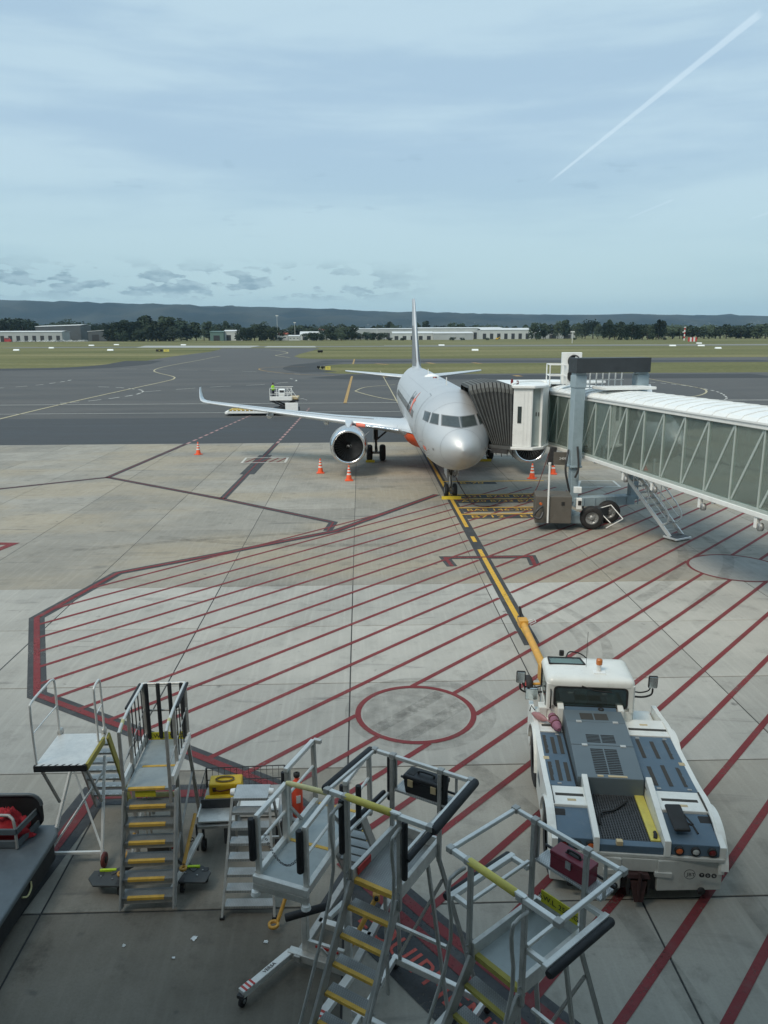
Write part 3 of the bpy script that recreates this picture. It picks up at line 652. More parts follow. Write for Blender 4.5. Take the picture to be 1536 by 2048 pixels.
panes = [[(.045,4.70),(.045,4.28),(.86,4.33),(.79,4.75)], [(.95,4.76),(1.04,4.34),(1.38,4.37),(1.22,4.79)], [(1.31,4.79),(1.47,4.38),(1.66,4.44),(1.53,4.81)]]
# windscreen: front pane, sliding pane and rear pane on both sides
for sx in (-1,1):
    for k,c in enumerate(panes):
        def fn(u,v,off,grow,c=c,sx=sx):
            cx = sum(p[0] for p in c)/4; cz = sum(p[1] for p in c)/4
            c2 = [(cx+(p[0]-cx)*(1+grow), cz+(p[1]-cz)*(1+grow*1.2)) for p in c]
            x = (c2[0][0]*(1-u)+c2[3][0]*u)*(1-v) + (c2[1][0]*(1-u)+c2[2][0]*u)*v
            z = (c2[0][1]*(1-u)+c2[3][1]*u)*(1-v) + (c2[1][1]*(1-u)+c2[2][1]*u)*v
            p = on_surf(max(.005,x), z); n = outw(p); q = p + n*off; return Vector((q.x*sx, q.y, q.z))
        fr = patch(lambda u,v: fn(u,v,.006,.13), 5, 5).build('window_frame','seal',air)
        patch(lambda u,v: fn(u,v,.012,0.), 5, 5).build('windscreen_pane','airbus_glass',fr)
# skin joints, probes and static ports
for a in (.95,2.95,4.35,6.9,9.4,12.6,15.8,19,22.2,25.2): MB().loft([[fpt(a+da, 2*PI*j/56, .003) for j in range(56)] for da in (0,.014)],caps=False).build('skin_joint','silver_dark',air)
for ph in (35,-35,80,-80,62,-62): MB().loft([[fpt(a, rad(ph)+dp, .003) for dp in (0,.007)] for a in [6.9+.9*i for i in range(21)]],closed=False,caps=False).build('skin_joint','silver_dark',air)
for sx in (-1,1):
    for a,ph in ((2.2,105),(2.45,118),(3.1,98)):
        q = fpt(a,sx*rad(ph)); n_ = outw(q); MB().tube([q,q+n_*.14,q+n_*.17+Vector((0,-.22,0))],[.025,.02,.012],6).build('pitot_probe','gear_metal',air)
    apatch(3.3,3.62,sx*rad(112),sx*rad(122),.004,2,2).build('access_panel','silver_dark',air); apatch(1.5,1.66,sx*rad(96),sx*rad(101),.004,2,2).build('static_port','silver_dark',air)
# doors: outline and leaf; left (image right) door is hidden by the bellows
for sg in (-1,1):
    dr = apatch(5.05,5.98,sg*rad(33),sg*rad(100),.004,4,10).build('door_outline','silver_dark',air)
    apatch(5.09,5.94,sg*rad(34.5),sg*rad(98.5),.009,4,10).build('door',  'silver', dr)
def win_mesh(sg): return patch(lambda u,v: Vector((sg*1.983*math.sin(rad(72)+rad(11)*v), .24*u, 2.075*math.cos(rad(72)+rad(11)*v))), 1, 3).mesh('cabin_window')
for sg in (-1,1):
    me = win_mesh(sg); me.materials.append(MATS['airbus_glass'])
    for k in range(34): link('cabin_window', me, air, 0, (0, 7.2+.533*k, 3.84))
# belly fairing, orange below the wing
def belly(a, n=24):
    t = min(1, max(0,(a-10.2)/2.2)); t2 = min(1, max(0,(20.5-a)/2.5)); s = math.sin(PI/2*min(t,t2))
    return [Vector(((1.55+.62*s)*math.cos(PI*j/(n-1))*1.0, a, 2.75 - (.78+.42*s)*math.sin(PI*j/(n-1))**.8)) for j in range(n)]
m = MB(); m.loft([belly(a) for a in (10.2,10.5,10.9,11.4,12,12.6,14,16,18,18.6,19.3,20,20.5)], closed=False, caps=False); m.build('belly_fairing','orange_red',air)
# lettering: strokes that follow the skin of the right side (image left)
def stroke(pts, w, off, name, mt, a0, z0, parent=air, sg=-1):
    R = 1.975
    def put(u,v): ph = (v)/2.02; zc,hh,hw = fus(a0); base = rad(62); return fpt(a0-u*1.0, sg*(base - ph), off)
    m = MB(); pts = [Vector(p) for p in pts]; L=[]; Rr=[]
    for i,p in enumerate(pts):
        d = (pts[min(i+1,len(pts)-1)]-pts[max(0,i-1)]).normalized(); nn = Vector((-d.y,d.x)); L.append(p+nn*w/2); Rr.append(p-nn*w/2)
    vs = [put(*q) for q in L]+[put(*q) for q in Rr]; n = len(pts)
    m.add(vs, [(i,i+1,n+i+1,n+i) for i in range(n-1)], False); return m.build(name, mt, parent)
def den(pts, k=8):
    out=[]
    for a,b in zip(pts,pts[1:]): out += [(a[0]+(b[0]-a[0])*i/k, a[1]+(b[1]-a[1])*i/k) for i in range(k)]
    return out+[pts[-1]]
stroke(den([(-.1,-.5),(0,-.62),(.25,-.66),(.5,-.5),(.5,.55)]), .2, .008, 'lettering','jet_dark', 12.2, 0)
stroke(den([(.75,-.2),(1.35,-.2),(1.3,.1),(1.05,.2),(.8,.05),(.72,-.25),(.85,-.55),(1.1,-.65),(1.35,-.55)]), .16, .008, 'lettering','jet_dark', 12.2, 0)
stroke(den([(1.75,.5),(1.75,-.5),(1.9,-.64),(2.1,-.6)]), .18, .008, 'lettering','jet_dark', 12.2, 0)
stroke(den([(1.5,.15),(2.1,.15)]), .16, .010, 'lettering','jet_dark', 12.2, 0)
st = []
for i in range(11): r = .78 if i%2==0 else .3; st.append((3.0+r*math.sin(2*PI*i/10), -.05+r*math.cos(2*PI*i/10)))
m = MB(); cpt = fpt(12.2-3.0, -(rad(62)+.05/2.02), .03); vs=[cpt]
dst = den(st,5); vs += [fpt(12.2-u, -(rad(62)-v/2.02), .02) for u,v in dst]
m.add(vs, [(0,i,i+1) for i in range(1,len(vs)-1)]); m.build('star_emblem','coral',air)
# small registration placard on the nose and aerials on the crown
apatch(2.55,3.0,-rad(112),-rad(104),.008,2,2).build('placard','coral',air)
for a,h in ((7.6,.42),(12.5,.3),(19.5,.35)): MB().loft([[Vector((s*.02,a+.25*t+.12*k,5.9+h*k)) for s,t in ((-1,0),(1,0),(1,1-.5*k),(-1,1-.5*k))] for k in (0,1)],smooth=False).build('aerial','aluminium_light',air)
MB().tube([(0,14.5,5.85),(0,14.5,5.99)],[.18,.12],10).build('beacon_dome','lamp_red',air)
MB().lathe([(.5,0),(.45,.1),(.2,.2),(0.01,.23)],16,(0,16.8,5.85)).build('antenna_dome','white_steel',air)
# wings
def airfoil(le, chord, th, x, z, tw=0.):                    # ring of a section: le = y of leading edge
    up = [(0,0),(.008,.16),(.03,.3),(.08,.46),(.18,.58),(.32,.6),(.5,.5),(.7,.3),(.88,.12),(1,.012)]
    lo = [(1,-.008),(.85,-.05),(.65,-.2),(.45,-.36),(.28,-.42),(.12,-.36),(.04,-.22),(.01,-.1)]
    return [Vector((x, le+chord*u, z + chord*th*v - tw*u*chord)) for u,v in up+lo]
WSEC = [(1.2,10.3,8.0,.15,2.75),(1.98,11.35,7.0,.15,2.78),(2.4,11.95,6.3,.145,2.84),(4.0,12.85,5.2,.135,3.00),(6.4,14.1,3.95,.12,3.2),(10,15.97,3.0,.11,3.5),(14,18.05,2.05,.105,3.86),(15.7,18.95,1.65,.10,4.02)]
for sg in (-1,1):
    w = MB(); w.loft([airfoil(le,c,th,sg*x,z,.012) for x,le,c,th,z in WSEC]); w = w.build('wing','wing_skin',air)
    tipc = [(15.7,18.95,1.65,.10,4.02),(16.0,19.15,1.5,.10,4.06),(16.2,19.35,1.35,.1,4.16),(16.3,19.6,1.15,.09,4.35),(16.38,20.0,.85,.09,4.72),(16.42,20.4,.55,.08,5.02)]
    m = MB(); rings=[]
    for i,(x,le,c,th,z) in enumerate(tipc):
        lean = [0,.25,.7,1.15,1.3,1.3][i]; r = airfoil(le,c,th,0,0)
        rings.append([Vector((sg*(x - q.z*math.sin(lean)), q.y, z + q.z*math.cos(lean))) for q in r])
    m.loft(rings); m.build('wingtip_fence','wing_skin',w)
    # slat line, flap fairings and the red-tipped slat end
    m = MB()
    for (x,le,c,th,z),(x2,le2,c2,th2,z2) in zip(WSEC[3:],WSEC[4:]):
        m.hexa([(sg*x,le+c*.13,z+c*th*.50),(sg*x2,le2+c2*.13,z2+c2*th2*.50),(sg*x2,le2+c2*.145,z2+c2*th2*.50),(sg*x,le+c*.145,z+c*th*.50),(sg*x,le+c*.13,z+c*th*.555),(sg*x2,le2+c2*.13,z2+c2*th2*.555),(sg*x2,le2+c2*.145,z2+c2*th2*.57),(sg*x,le+c*.145,z+c*th*.57)])
    m.build('slat_joint','silver_dark',w)
    m = MB(); m.loft([airfoil(le-.12,.55,.36,sg*x,z-.06) for x,le,z in ((2.5,11.98,2.86),(3.6,12.6,2.97),(4.55,13.1,3.05))]); m.build('inner_slat','polished',w)
    m = MB(); m.loft([airfoil(le-.14,.6,.42,sg*x,z-.08) for x,le,z in ((4.58,13.12,3.05),(5.15,13.42,3.1))]); m.build('slat_end','coral',w)
    for fx in (3.3,7.2,11.2):
        zz = interp([(s[0],s[4]) for s in WSEC],fx); yy = interp([(s[0],s[1]+s[2]) for s in WSEC],fx)
        m = MB(); m.tube([(sg*fx,yy-2.6,zz-.28),(sg*fx,yy-1.6,zz-.42),(sg*fx,yy-.5,zz-.42),(sg*fx,yy+.7,zz-.2)],[.03,.2,.2,.02],10); m.build('flap_fairing','wing_skin',w)
    # wing-root fillet
    m = MB(); m.loft([[Vector((sg*(1.55+.75*t), 10.6+.9*t+(8.0-2*t)*u, 2.75+.12*t + (.62-.3*t)*math.sin(PI*u)**.7)) for u in (0,.03,.08,.16,.3,.5,.7,.9,1)] for t in (0,.35,.7,1)], closed=False, caps=False); m.build('root_fillet','silver',w)
    # engine
    ex, ey, ez = sg*5.62, 11.0, 1.93
    lipr = .99
    nac = MB().lathe([(1.0,.22),(1.10,.2),(1.125,.27),(1.17,.6),(1.19,1.1),(1.17,1.8),(1.1,2.5),(.98,3.1),(.86,3.5),(.84,3.5),(.8,3.2)],40,(ex,ey,ez),'Y').build('engine','nacelle',air)
    MB().lathe([(1.135,.30),(1.12,.2),(1.085,.08),(1.03,-.005),(.975,-.025),(.915,.01),(.885,.10),(.875,.25)],40,(ex,ey,ez),'Y').build('inlet_lip','polished',nac)
    MB().lathe([(.877,.24),(.87,.45),(.865,.95),(.01,.97)],40,(ex,ey,ez),'Y').build('inlet_duct','engine_black',nac)
    bl = MB()
    for k in range(30):
        a = 2*PI*k/30; r0, r1 = .2, .85; rr=[]
        for r,tw in ((r0,.25),(.5,.55),(r1,.9)):
            h = .10; t = Vector((math.cos(a),0,math.sin(a))); e = Vector((-math.sin(a),0,math.cos(a)))
            rr.append((t*r - e*h*math.sin(tw)+Vector((0,-h*math.cos(tw),0)), t*r + e*h*math.sin(tw)+Vector((0,h*math.cos(tw),0))))
        vs = [Vector((ex,ey+.62,ez))+q for p in rr for q in p]; bl.add(vs, [(0,1,3,2),(2,3,5,4)], True)
    bl.build('fan','fan_blade',nac)
    MB().lathe([(.01,.32),(.06,.36),(.13,.46),(.19,.58),(.21,.66)],24,(ex,ey,ez),'Y').build('spinner','engine_black',nac)
    sp = MB(); sp.tube([Vector((ex+(.03+.14*t)*math.cos(7*t), ey+.33+.22*t, ez+(.03+.14*t)*math.sin(7*t))) for t in [i/14 for i in range(15)]], .018, 5); sp.build('spinner_spiral','hazard_white',nac)
    MB().lathe([(.62,2.6),(.6,3.6),(.45,4.4),(.3,4.9),(.02,5.2)],24,(ex,ey,ez-.02),'Y').build('exhaust_cone','gear_metal',nac)
    # strake on the inner side
    MB().add([(ex-sg*1.0,ey+.55,ez+.62),(ex-sg*1.06,ey+1.5,ez+.58),(ex-sg*1.38,ey+1.45,ez+.84),(ex-sg*1.02,ey+.57,ez+.64),(ex-sg*1.07,ey+1.52,ez+.6),(ex-sg*1.39,ey+1.47,ez+.86)],[(0,1,2),(5,4,3),(0,2,5,3),(1,4,5,2),(0,3,4,1)]).build('strake','nacelle',nac)
    # pylon
    m = MB(); rr=[]
    for y,zb,zt,hw in ((11.55,3.0,3.06,.03),(12.2,2.95,3.28,.2),(13.4,2.9,3.34,.24),(15,2.75,3.2,.22),(16.4,2.9,3.1,.05)):
        rr.append([Vector((ex-hw,y,zb)),Vector((ex+hw,y,zb)),Vector((ex+hw*.9,y,zt)),Vector((ex-hw*.9,y,zt))])
    m.loft(rr,smooth=False); m.build('pylon','wing_skin',air,.03)
    # main gear
    gx, gy = sg*3.795, 17.7
    lg = MB().tube([(gx,gy,2.95),(gx,gy,1.5)],.15,12).build('main_gear_leg','gear_dark',air)
    MB().tube([(gx,gy,1.55),(gx,gy,.5)],.095,12).build('oleo','gear_metal',lg)
    MB().tube([(gx,gy,1.45),(gx-sg*1.55,gy,2.75)],.065,8).tube([(gx+sg*.02,gy-.05,.8),(gx+sg*.02,gy-.32,1.15),(gx,gy-.08,1.55)],.05,6).build('side_brace','gear_dark',lg)
    MB().tube([(gx-.62,gy,.575),(gx+.62,gy,.575)],.1,10).build('axle','gear_metal',lg)
    MB().bx(gx+sg*.18,gx+sg*.22,gy-.5,gy+.5,1.3,2.9).build('gear_door','wing_skin',lg)
    MB().tube([(gx-.05,gy-.16,2.8),(gx-.08,gy-.17,1.8),(gx+.05,gy-.14,1.2),(gx+.12,gy-.12,.7)],.02,5).build('brake_hose','gear_dark',lg)
    for s2 in (-1,1):
        wx = gx+s2*.46
        ty = MB().lathe([(.30,-.20),(.44,-.215),(.53,-.17),(.572,-.09),(.575,0),(.572,.09),(.53,.17),(.44,.215),(.30,.20)],28,(wx,gy,.575),'X').build('tyre','rubber',lg)
        MB().lathe([(.02,-.12),(.12,-.14),(.14,-.2),(.2,-.14),(.3,-.19),(.31,.19),(.2,.14),(.14,.2),(.02,.15)],20,(wx,gy,.575),'X').build('rim','hub',ty)
# tail
fin = MB(); fin.loft([[Vector((v*c*.055, le+c*u, z)) for u,v in ((0,0),(.02,.3),(.08,.6),(.25,.9),(.5,.75),(.8,.3),(1,.03),(1,-.03),(.8,-.3),(.5,-.75),(.25,-.9),(.08,-.6),(.02,-.3))] for le,c,z in ((27.6,8.4,5.6),(29.0,7.0,6.0),(30.0,6.1,6.5),(31.9,4.6,8.6),(33.8,3.0,11.0),(34.25,2.6,11.6),(34.7,2.1,11.76))]); fin = fin.build('fin','silver',air)
for sg in (-1,1):
    m = MB(); rows=[]
    for le,c,z in ((29.1,7.0,6.05),(30.2,6.0,6.9),(31.0,5.3,7.7),(31.9,4.6,8.6),(32.6,4.0,9.4)):
        rows.append([Vector((sg*(c*.055*v+.012), le+c*u, z)) for u,v in ((.04,.42),(.12,.72),(.25,.9),(.42,.82),(.6,.62))])
    for r0,r1 in zip(rows,rows[1:]):
        m.add(r0+r1, [(i,i+1,5+i+1,5+i) for i in range(4)], True)
    m.build('tail_emblem','fin_grey',fin)
    stb = MB(); stb.loft([airfoil(le,c,.1,sg*x,z) for x,le,c,z in ((.3,31.0,4.2,4.95),(1.0,31.5,3.8,5.0),(3.5,33.0,2.6,5.2),(6.0,34.5,1.45,5.42),(6.2,34.9,1.0,5.44))]); stb.build('stabiliser','wing_skin',air)
# nose gear
ng = MB().tube([(0,5.05,2.2),(0,5.05,1.15)],.11,12).build('nose_gear_leg','gear_metal',air)
MB().tube([(0,5.05,1.2),(0,5.05,.4)],.075,12).build('oleo','aluminium_light',ng)
MB().tube([(0,5.0,1.25),(0,3.95,1.95)],.05,8).tube([(0,4.93,.55),(0,4.7,.85),(0,4.95,1.15)],.035,6).build('drag_strut','gear_dark',ng)
MB().tube([(-.33,5.05,.385),(.33,5.05,.385)],.06,10).build('axle','gear_metal',ng)
for s2 in (-1,1): MB().box((s2*.15,4.9,1.35),(.14,.12,.14)).build('taxi_light','lamp_clear',ng)
for s2 in (-1,1):
    ty = MB().lathe([(.19,-.10),(.29,-.115),(.35,-.09),(.38,-.04),(.385,0),(.38,.04),(.35,.09),(.29,.115),(.19,.10)],24,(s2*.235,5.05,.385),'X').build('tyre','rubber',ng)
    MB().lathe([(.02,-.07),(.1,-.09),(.19,-.095),(.195,.095),(.1,.09),(.02,.07)],16,(s2*.235,5.05,.385),'X').build('rim','hub',ty)
    MB().hexa([Vector(p) for p in ((s2*.26,4.2,1.2),(s2*.29,4.2,1.2),(s2*.29,5.6,1.25),(s2*.26,5.6,1.25),(s2*.30,4.2,1.85),(s2*.33,4.2,1.85),(s2*.33,5.6,1.85),(s2*.30,5.6,1.85))]).build('gear_door','silver',ng)
for k,(dx,dy) in enumerate(((.3,-.35),(-.28,.3),(.22,.5))): MB().tube([(dx,5.05+dy,1.85),(dx*1.05,5.0+dy,1.4),(dx*.6,5.02,1.1)],.018,5).build('hose','gear_dark',ng)

# wheel chocks
def chock(label, x, y, L, group='yellow wheel chocks under the aircraft'):
    o = MB().prism([(0,0),(.22,0),(.13,.16),(.09,.16)], -L/2, L/2, Matrix(((0,0,1,x),(1,0,0,y-.11),(0,1,0,.001),(0,0,0,1)))).build('wheel_chock','chock')
    return tag(o, label, 'chock', group)
chock('long yellow chock in front of the nose wheels', AX, AY+4.55, 1.05)
chock('yellow chock at the main wheels beside the left-hand engine', AX-3.795-.42, AY+17.0, .62)
chock('yellow chock at the main wheels behind the boarding bridge canopy', AX+3.795, AY+17.0, .9)

# ------------------------------------------------------------------ passenger boarding bridge
mat('interior_pale',(.75,.78,.70),.7,var=.1); mat('interior_green',(.45,.55,.45),.6,var=.2,scale=1.5)
brg = thing('boarding_bridge', (0,0,0), 0, 'white and glass passenger boarding bridge docked at the airliner', 'boarding bridge')
A0 = Vector((9.82,40.2,0)); B0 = Vector((12.34,22.6,0)); dv = (B0-A0).normalized(); nv = Vector((-dv.y,dv.x,0))    # along the tunnel towards the terminal; nv points to the far side
if nv.x < 0: nv = -nv
LEN = 37.5; WID = 2.62
def T(s, t, z):                                             # s along, t across (0 = side facing the viewer), z above the sloping floor line
    p = A0 + dv*s + nv*t; return Vector((p.x, p.y, z + .0125*s))
ZF, ZT = 2.95, 5.78
def tb(mb, s0,s1,t0,t1,z0,z1):
    return mb.hexa([T(s0,t0,z0),T(s1,t0,z0),T(s1,t1,z0),T(s0,t1,z0),T(s0,t0,z1),T(s1,t0,z1),T(s1,t1,z1),T(s0,t1,z1)])
tb(MB(),0,LEN,.1,WID-.1,ZF+.02,ZF+.2).build('tunnel_floor','bridge_floor',brg)
for t0 in (-.06, WID-.12):
    tb(MB(),-.1,LEN,t0,t0+.18,ZF-.06,ZF+.10).build('bottom_rail','bridge_white',brg,.015)
    tb(MB(),-.1,LEN,t0+.03,t0+.15,ZF+.10,ZF+.2).build('inner_rail','bridge_frame',brg)
    tb(MB(),-.1,LEN,t0,t0+.18,ZT-.18,ZT+.02).build('top_rail','bridge_white',brg,.02)
# roof: shallow crown with standing ribs
for k in range(24):
    s0 = -.1 + k*1.57; s1 = s0+1.568; m = MB(); prof = [(-.1,ZT+.03),(0,ZT+.14),(.5,ZT+.26),(WID/2,ZT+.33),(WID-.5,ZT+.26),(WID,ZT+.14),(WID+.1,ZT+.03)]
    m.loft([[T(s,t,z) for t,z in prof]+[T(s,t,z-.06) for t,z in prof[::-1]] for s in (s0,s1)], smooth=False); rp = m.build('roof_panel','bridge_roof',brg)
    for q in (.5,1.0):
        m = MB(); m.loft([[T(s,t,z+.004) for t,z in prof]+[T(s,t,z+.035) for t,z in prof[::-1]] for s in (s0+1.57*q-.022,s0+1.57*q+.004)], smooth=False); m.build('roof_rib','bridge_roof',rp)
# side glazing: pane, mullion and one diagonal per bay, both sides
PAN = 1.47
for side,t0 in ((0,.03),(1,WID-.06)):
    k = 0; s = .15
    while s < LEN-1.6:
        pw = 1.15 if k < 1 else PAN
        gp_ = tb(MB(), s+.03, s+pw-.03, t0, t0+.016, ZF+.2, ZT-.18).build('glass_pane','bridge_glass',brg)
        tb(MB(), s+pw-.032, s+pw+.032, t0-.035, t0+.06, ZF+.2, ZT-.18).build('mullion','bridge_frame',brg,.008)
        a = T(s+.06, t0+(.12 if side==0 else -.1), ZF+.24 if True else 0); b = T(s+pw-.06, t0+(.12 if side==0 else -.1), ZT-.22)
        if side == 0: a, b = T(s+.06, t0+.12, ZT-.22), T(s+pw-.06, t0+.12, ZF+.24)
        a2, b2 = (T(s+.1, t0-.005, ZF+.24), T(s+pw-.08, t0-.005, ZT-.22))
        if side == 0: MB().bar(a2, b2, .026, .085).build('diagonal_brace','bridge_frame',brg)
        else: MB().bar(a, b, .07, .07).build('diagonal_brace','bridge_frame',brg)
        s += pw; k += 1
rp_ = random.Random(4)
for k in range(18):
    if rp_.random() < .62:
        s = 3.2+k*1.47; h0 = ZF+rp_.uniform(.35,.9); tb(MB(), s, s+rp_.uniform(.7,1.3), WID-.30, WID-.27, h0, h0+rp_.uniform(.9,1.5)).build('interior_panel',rp_.choice(('interior_pale','interior_green','interior_pale')),brg)
tb(MB(),.2,LEN,WID-.2,WID-.16,ZF+.95,ZF+1.02).build('inner_handrail','bridge_white',brg); tb(MB(),.2,LEN,.3,WID-.3,ZT-.1,ZT-.05).build('tunnel_ceiling','bridge_white',brg)
tb(MB(), -.12,.15,-.06,WID+.06,ZF-.05,ZT+.02).build('end_frame','bridge_white',brg,.02)
# underside cross members, hanging rollers
for s in [2.5+3.1*k for k in range(11)]: tb(MB(), s, s+.16, .1, WID-.1, ZF-.16, ZF+.0).build('floor_beam','bridge_white',brg)
for s in (8.6,11.0,14.3,17.4):
    m = MB(); tb(m, s, s+.14, -.02,.1, ZF-.42, ZF-.05); rb = m.build('roller_bracket','bridge_white',brg,.01)
    q = T(s+.25,.05,ZF-.36); MB().lathe([(.02,-.06),(.13,-.06),(.13,.06),(.02,.06)],14,q,'X').build('roller','hub',rb)
# cab at the aircraft door, panel by panel
cabp = [(7.42,37.25),(8.28,36.95)]
def vpanel(name, p, q, z0, z1, th, mt, parent=brg, bev=.015):
    p = Vector((*p,0)); q = Vector((*q,0)); d = (q-p).normalized(); n = Vector((-d.y,d.x,0))*th
    return MB().hexa([p+Vector((0,0,z0)),q+Vector((0,0,z0)),q+n+Vector((0,0,z0)),p+n+Vector((0,0,z0)),p+Vector((0,0,z1)),q+Vector((0,0,z1)),q+n+Vector((0,0,z1)),p+n+Vector((0,0,z1))]).build(name, mt, parent, bev)
cp = vpanel('cab_panel',(7.42,37.25),(8.30,36.98),3.28,6.22,.25,'bridge_white')
for k in range(3): vpanel('cab_rib',(7.86+.17*k,37.10-.052*k),(7.91+.17*k,37.085-.052*k),3.3,6.2,.02,'bridge_white',cp,0)
vpanel('cab_window',(7.62,37.165),(7.80,37.11),4.45,5.25,.06,'airbus_glass',cp,0)
vpanel('cab_panel',(8.34,37.35),(8.85,37.35),3.3,6.15,.2,'bridge_frame')
vpanel('cab_panel',(8.85,37.25),(9.35,38.3),3.25,6.12,.12,'bridge_white')
vpanel('cab_panel',(9.35,38.3),(9.85,40.1),3.1,6.05,.1,'bridge_white')
vpanel('cab_panel',(7.42,41.6),(10.4,41.8),3.2,6.1,.12,'bridge_white')
vpanel('cab_panel',(10.4,41.8),(12.9,40.6),3.1,6.0,.12,'bridge_white')
for k in range(2): vpanel('door_hinge',(8.55+.12*k,37.33),(8.60+.12*k,37.33),4.75,4.95,.05,'gear_dark')
MB().prism([(7.35,37.15),(8.35,36.85),(8.95,37.2),(9.45,38.2),(9.9,40.1),(12.95,40.55),(10.5,41.9),(7.35,41.75)], 6.12, 6.26).build('cab_roof','bridge_roof',brg,.03)
MB().prism([(7.35,37.15),(8.35,36.85),(8.95,37.2),(9.45,38.2),(9.9,40.1),(12.95,40.55),(10.5,41.9),(7.35,41.75)], 3.14, 3.27).build('cab_floor','bridge_white',brg,.02)
MB().tube(smooth_line([P(1024,768,37.6),P(1045,763,38.3),P(1085,762,39.4),P(1100,770,38.6)],5),.05,8).build('roof_hose','white_steel',brg)
for px,py,Y in ((1024,763,38.2),(1035,766,38.0)): 
    q = P(px,py,Y); MB().tube([q-Vector((0,0,.25)),q,q+Vector((0,0,.12))],[.05,.07,.05],8).build('warning_light','lamp_red',brg)
# bellows canopy closing on the fuselage: each pleat a part
NP = 11
def bel(u, w):                                              # u 0 = cab, 1 = aircraft; w 0..1 goes up the near side, over the top, down the far side
    bx0, bx1 = 7.42, 6.55; tx0, tx1 = 7.40, 5.35
    yn0, yn1 = 37.30, 38.05; yf0, yf1 = 41.5, 41.35
    zt = 6.22 + .16*math.sin(PI*u) - .08*u
    pts = [(bx0+(bx1-bx0)*u, yn0+(yn1-yn0)*u, 3.3), (tx0+(tx1-tx0)*u, yn0+(yn1-yn0)*u, zt-.22), (tx0+(tx1-tx0)*u-.0, yn0+(yn1-yn0)*u+.25, zt), (tx0+(tx1-tx0)*u, yf0+(yf1-yf0)*u-.25, zt), (tx0+(tx1-tx0)*u, yf0+(yf1-yf0)*u, zt-.22), (bx0+(bx1-bx0)*u, yf0+(yf1-yf0)*u, 3.3)]
    k = min(4, int(w*5)); f = w*5-k; a, b = Vector(pts[k]), Vector(pts[k+1]); return a + (b-a)*f
ws = [0,.03,.07,.11,.15,.19,.2,.24,.32,.4,.5,.6,.68,.76,.8,.85,.9,1.]
def inward(p, amt):
    c = Vector((6.6,39.5,4.6)); d = Vector((0,p.y-c.y,p.z-c.z)); d.z *= .9; d.normalize(); return p - d*amt
for k in range(NP):
    u0, u1 = k/NP, (k+1)/NP; um = (u0+u1)/2; m = MB()
    rings = [[inward(bel(u0,w),.10) for w in ws],[inward(bel(u0*.6+um*.4,w),.01) for w in ws],[bel(um,w) for w in ws],[inward(bel(u1*.6+um*.4,w),.01) for w in ws],[inward(bel(u1,w),.10) for w in ws]]
    m.loft(rings, closed=False, caps=False, smooth=False); pl = m.build('bellows_pleat','bellows',brg)
    MB().tube([bel(um,w)+(bel(um,w)-inward(bel(um,w),.02)) for w in ws],.018,5).build('pleat_hoop','bellows_roof',pl)
    MB().loft([[bel(u,w)+Vector((0,-.03*(i==0),.03)) for i,w in enumerate((.185,.2,.3,.4,.5,.6))] for u in (u0+.015,um,u1-.015)], closed=False, caps=False, smooth=False).build('canopy_flap','bellows_roof',pl)
MB().hexa([Vector(p) for p in ((6.4,38.0,3.12),(7.45,37.25,3.12),(7.45,41.5,3.12),(6.75,41.3,3.12),(6.4,38.0,3.28),(7.45,37.25,3.28),(7.45,41.5,3.28),(6.75,41.3,3.28))]).build('cab_threshold','plate_dark',brg)
MB().box((6.9,37.75,3.0),(.9,.2,.22),rz=-.6).build('docking_bumper','gear_dark',brg)
for k in range(4):
    q = Vector((6.7+.25*k,37.85-.16*k,3.1)); MB().tube([q,q+Vector((.02,0,-.18)),q+Vector((.06,.02,-.3-.08*(k%2)))],.022,5).build('loose_cable','gear_dark',brg)
# drive column: gantry over the tunnel, two legs, bogie
cA = Vector((9.98,35.25,0)); cB = T(5.0,WID+.42,0); cB = Vector((cA.x+nv.x*3.05, cA.y+nv.y*3.05, 0)); cd = (cB-cA).normalized()
def col(p, z0, z1, w, mt='bridge_blue', name='column', bev=.02): return MB().box((p.x,p.y,(z0+z1)/2),(w,w,z1-z0),rz=math.atan2(cd.y,cd.x)).build(name, mt, brg, bev)
for p in (cA,cB):
    c = col(p, 2.6, 6.95, .50); MB().box((p.x,p.y,6.55),(.56,.56,.55),rz=math.atan2(cd.y,cd.x)).build('column_cap','bridge_blue',c,.02)
    col(p, .95, 2.62, .38, name='inner_column'); col(p,2.58,2.68,.58,name='column_collar')
m = MB(); a = cA - cd*.32; b = cB + cd*.22; m.bar(a+Vector((0,0,7.28)), b+Vector((0,0,7.28)), .95, .66); m.build('gantry_box','gantry',brg,.02)
m = MB(); m.bar(cA+Vector((0,0,.93)), cB+Vector((0,0,.93)), .55, .42); m.build('bogie_beam','bridge_blue',brg,.02)
for k in range(6):
    q = cA + cd*(.45+.55*k) - Vector((cd.y,-cd.x,0))*(-.29); MB().box((q.x,q.y,.93),(.04,.04,.4),rz=math.atan2(cd.y,cd.x)).build('beam_stiffener','bridge_blue',brg)
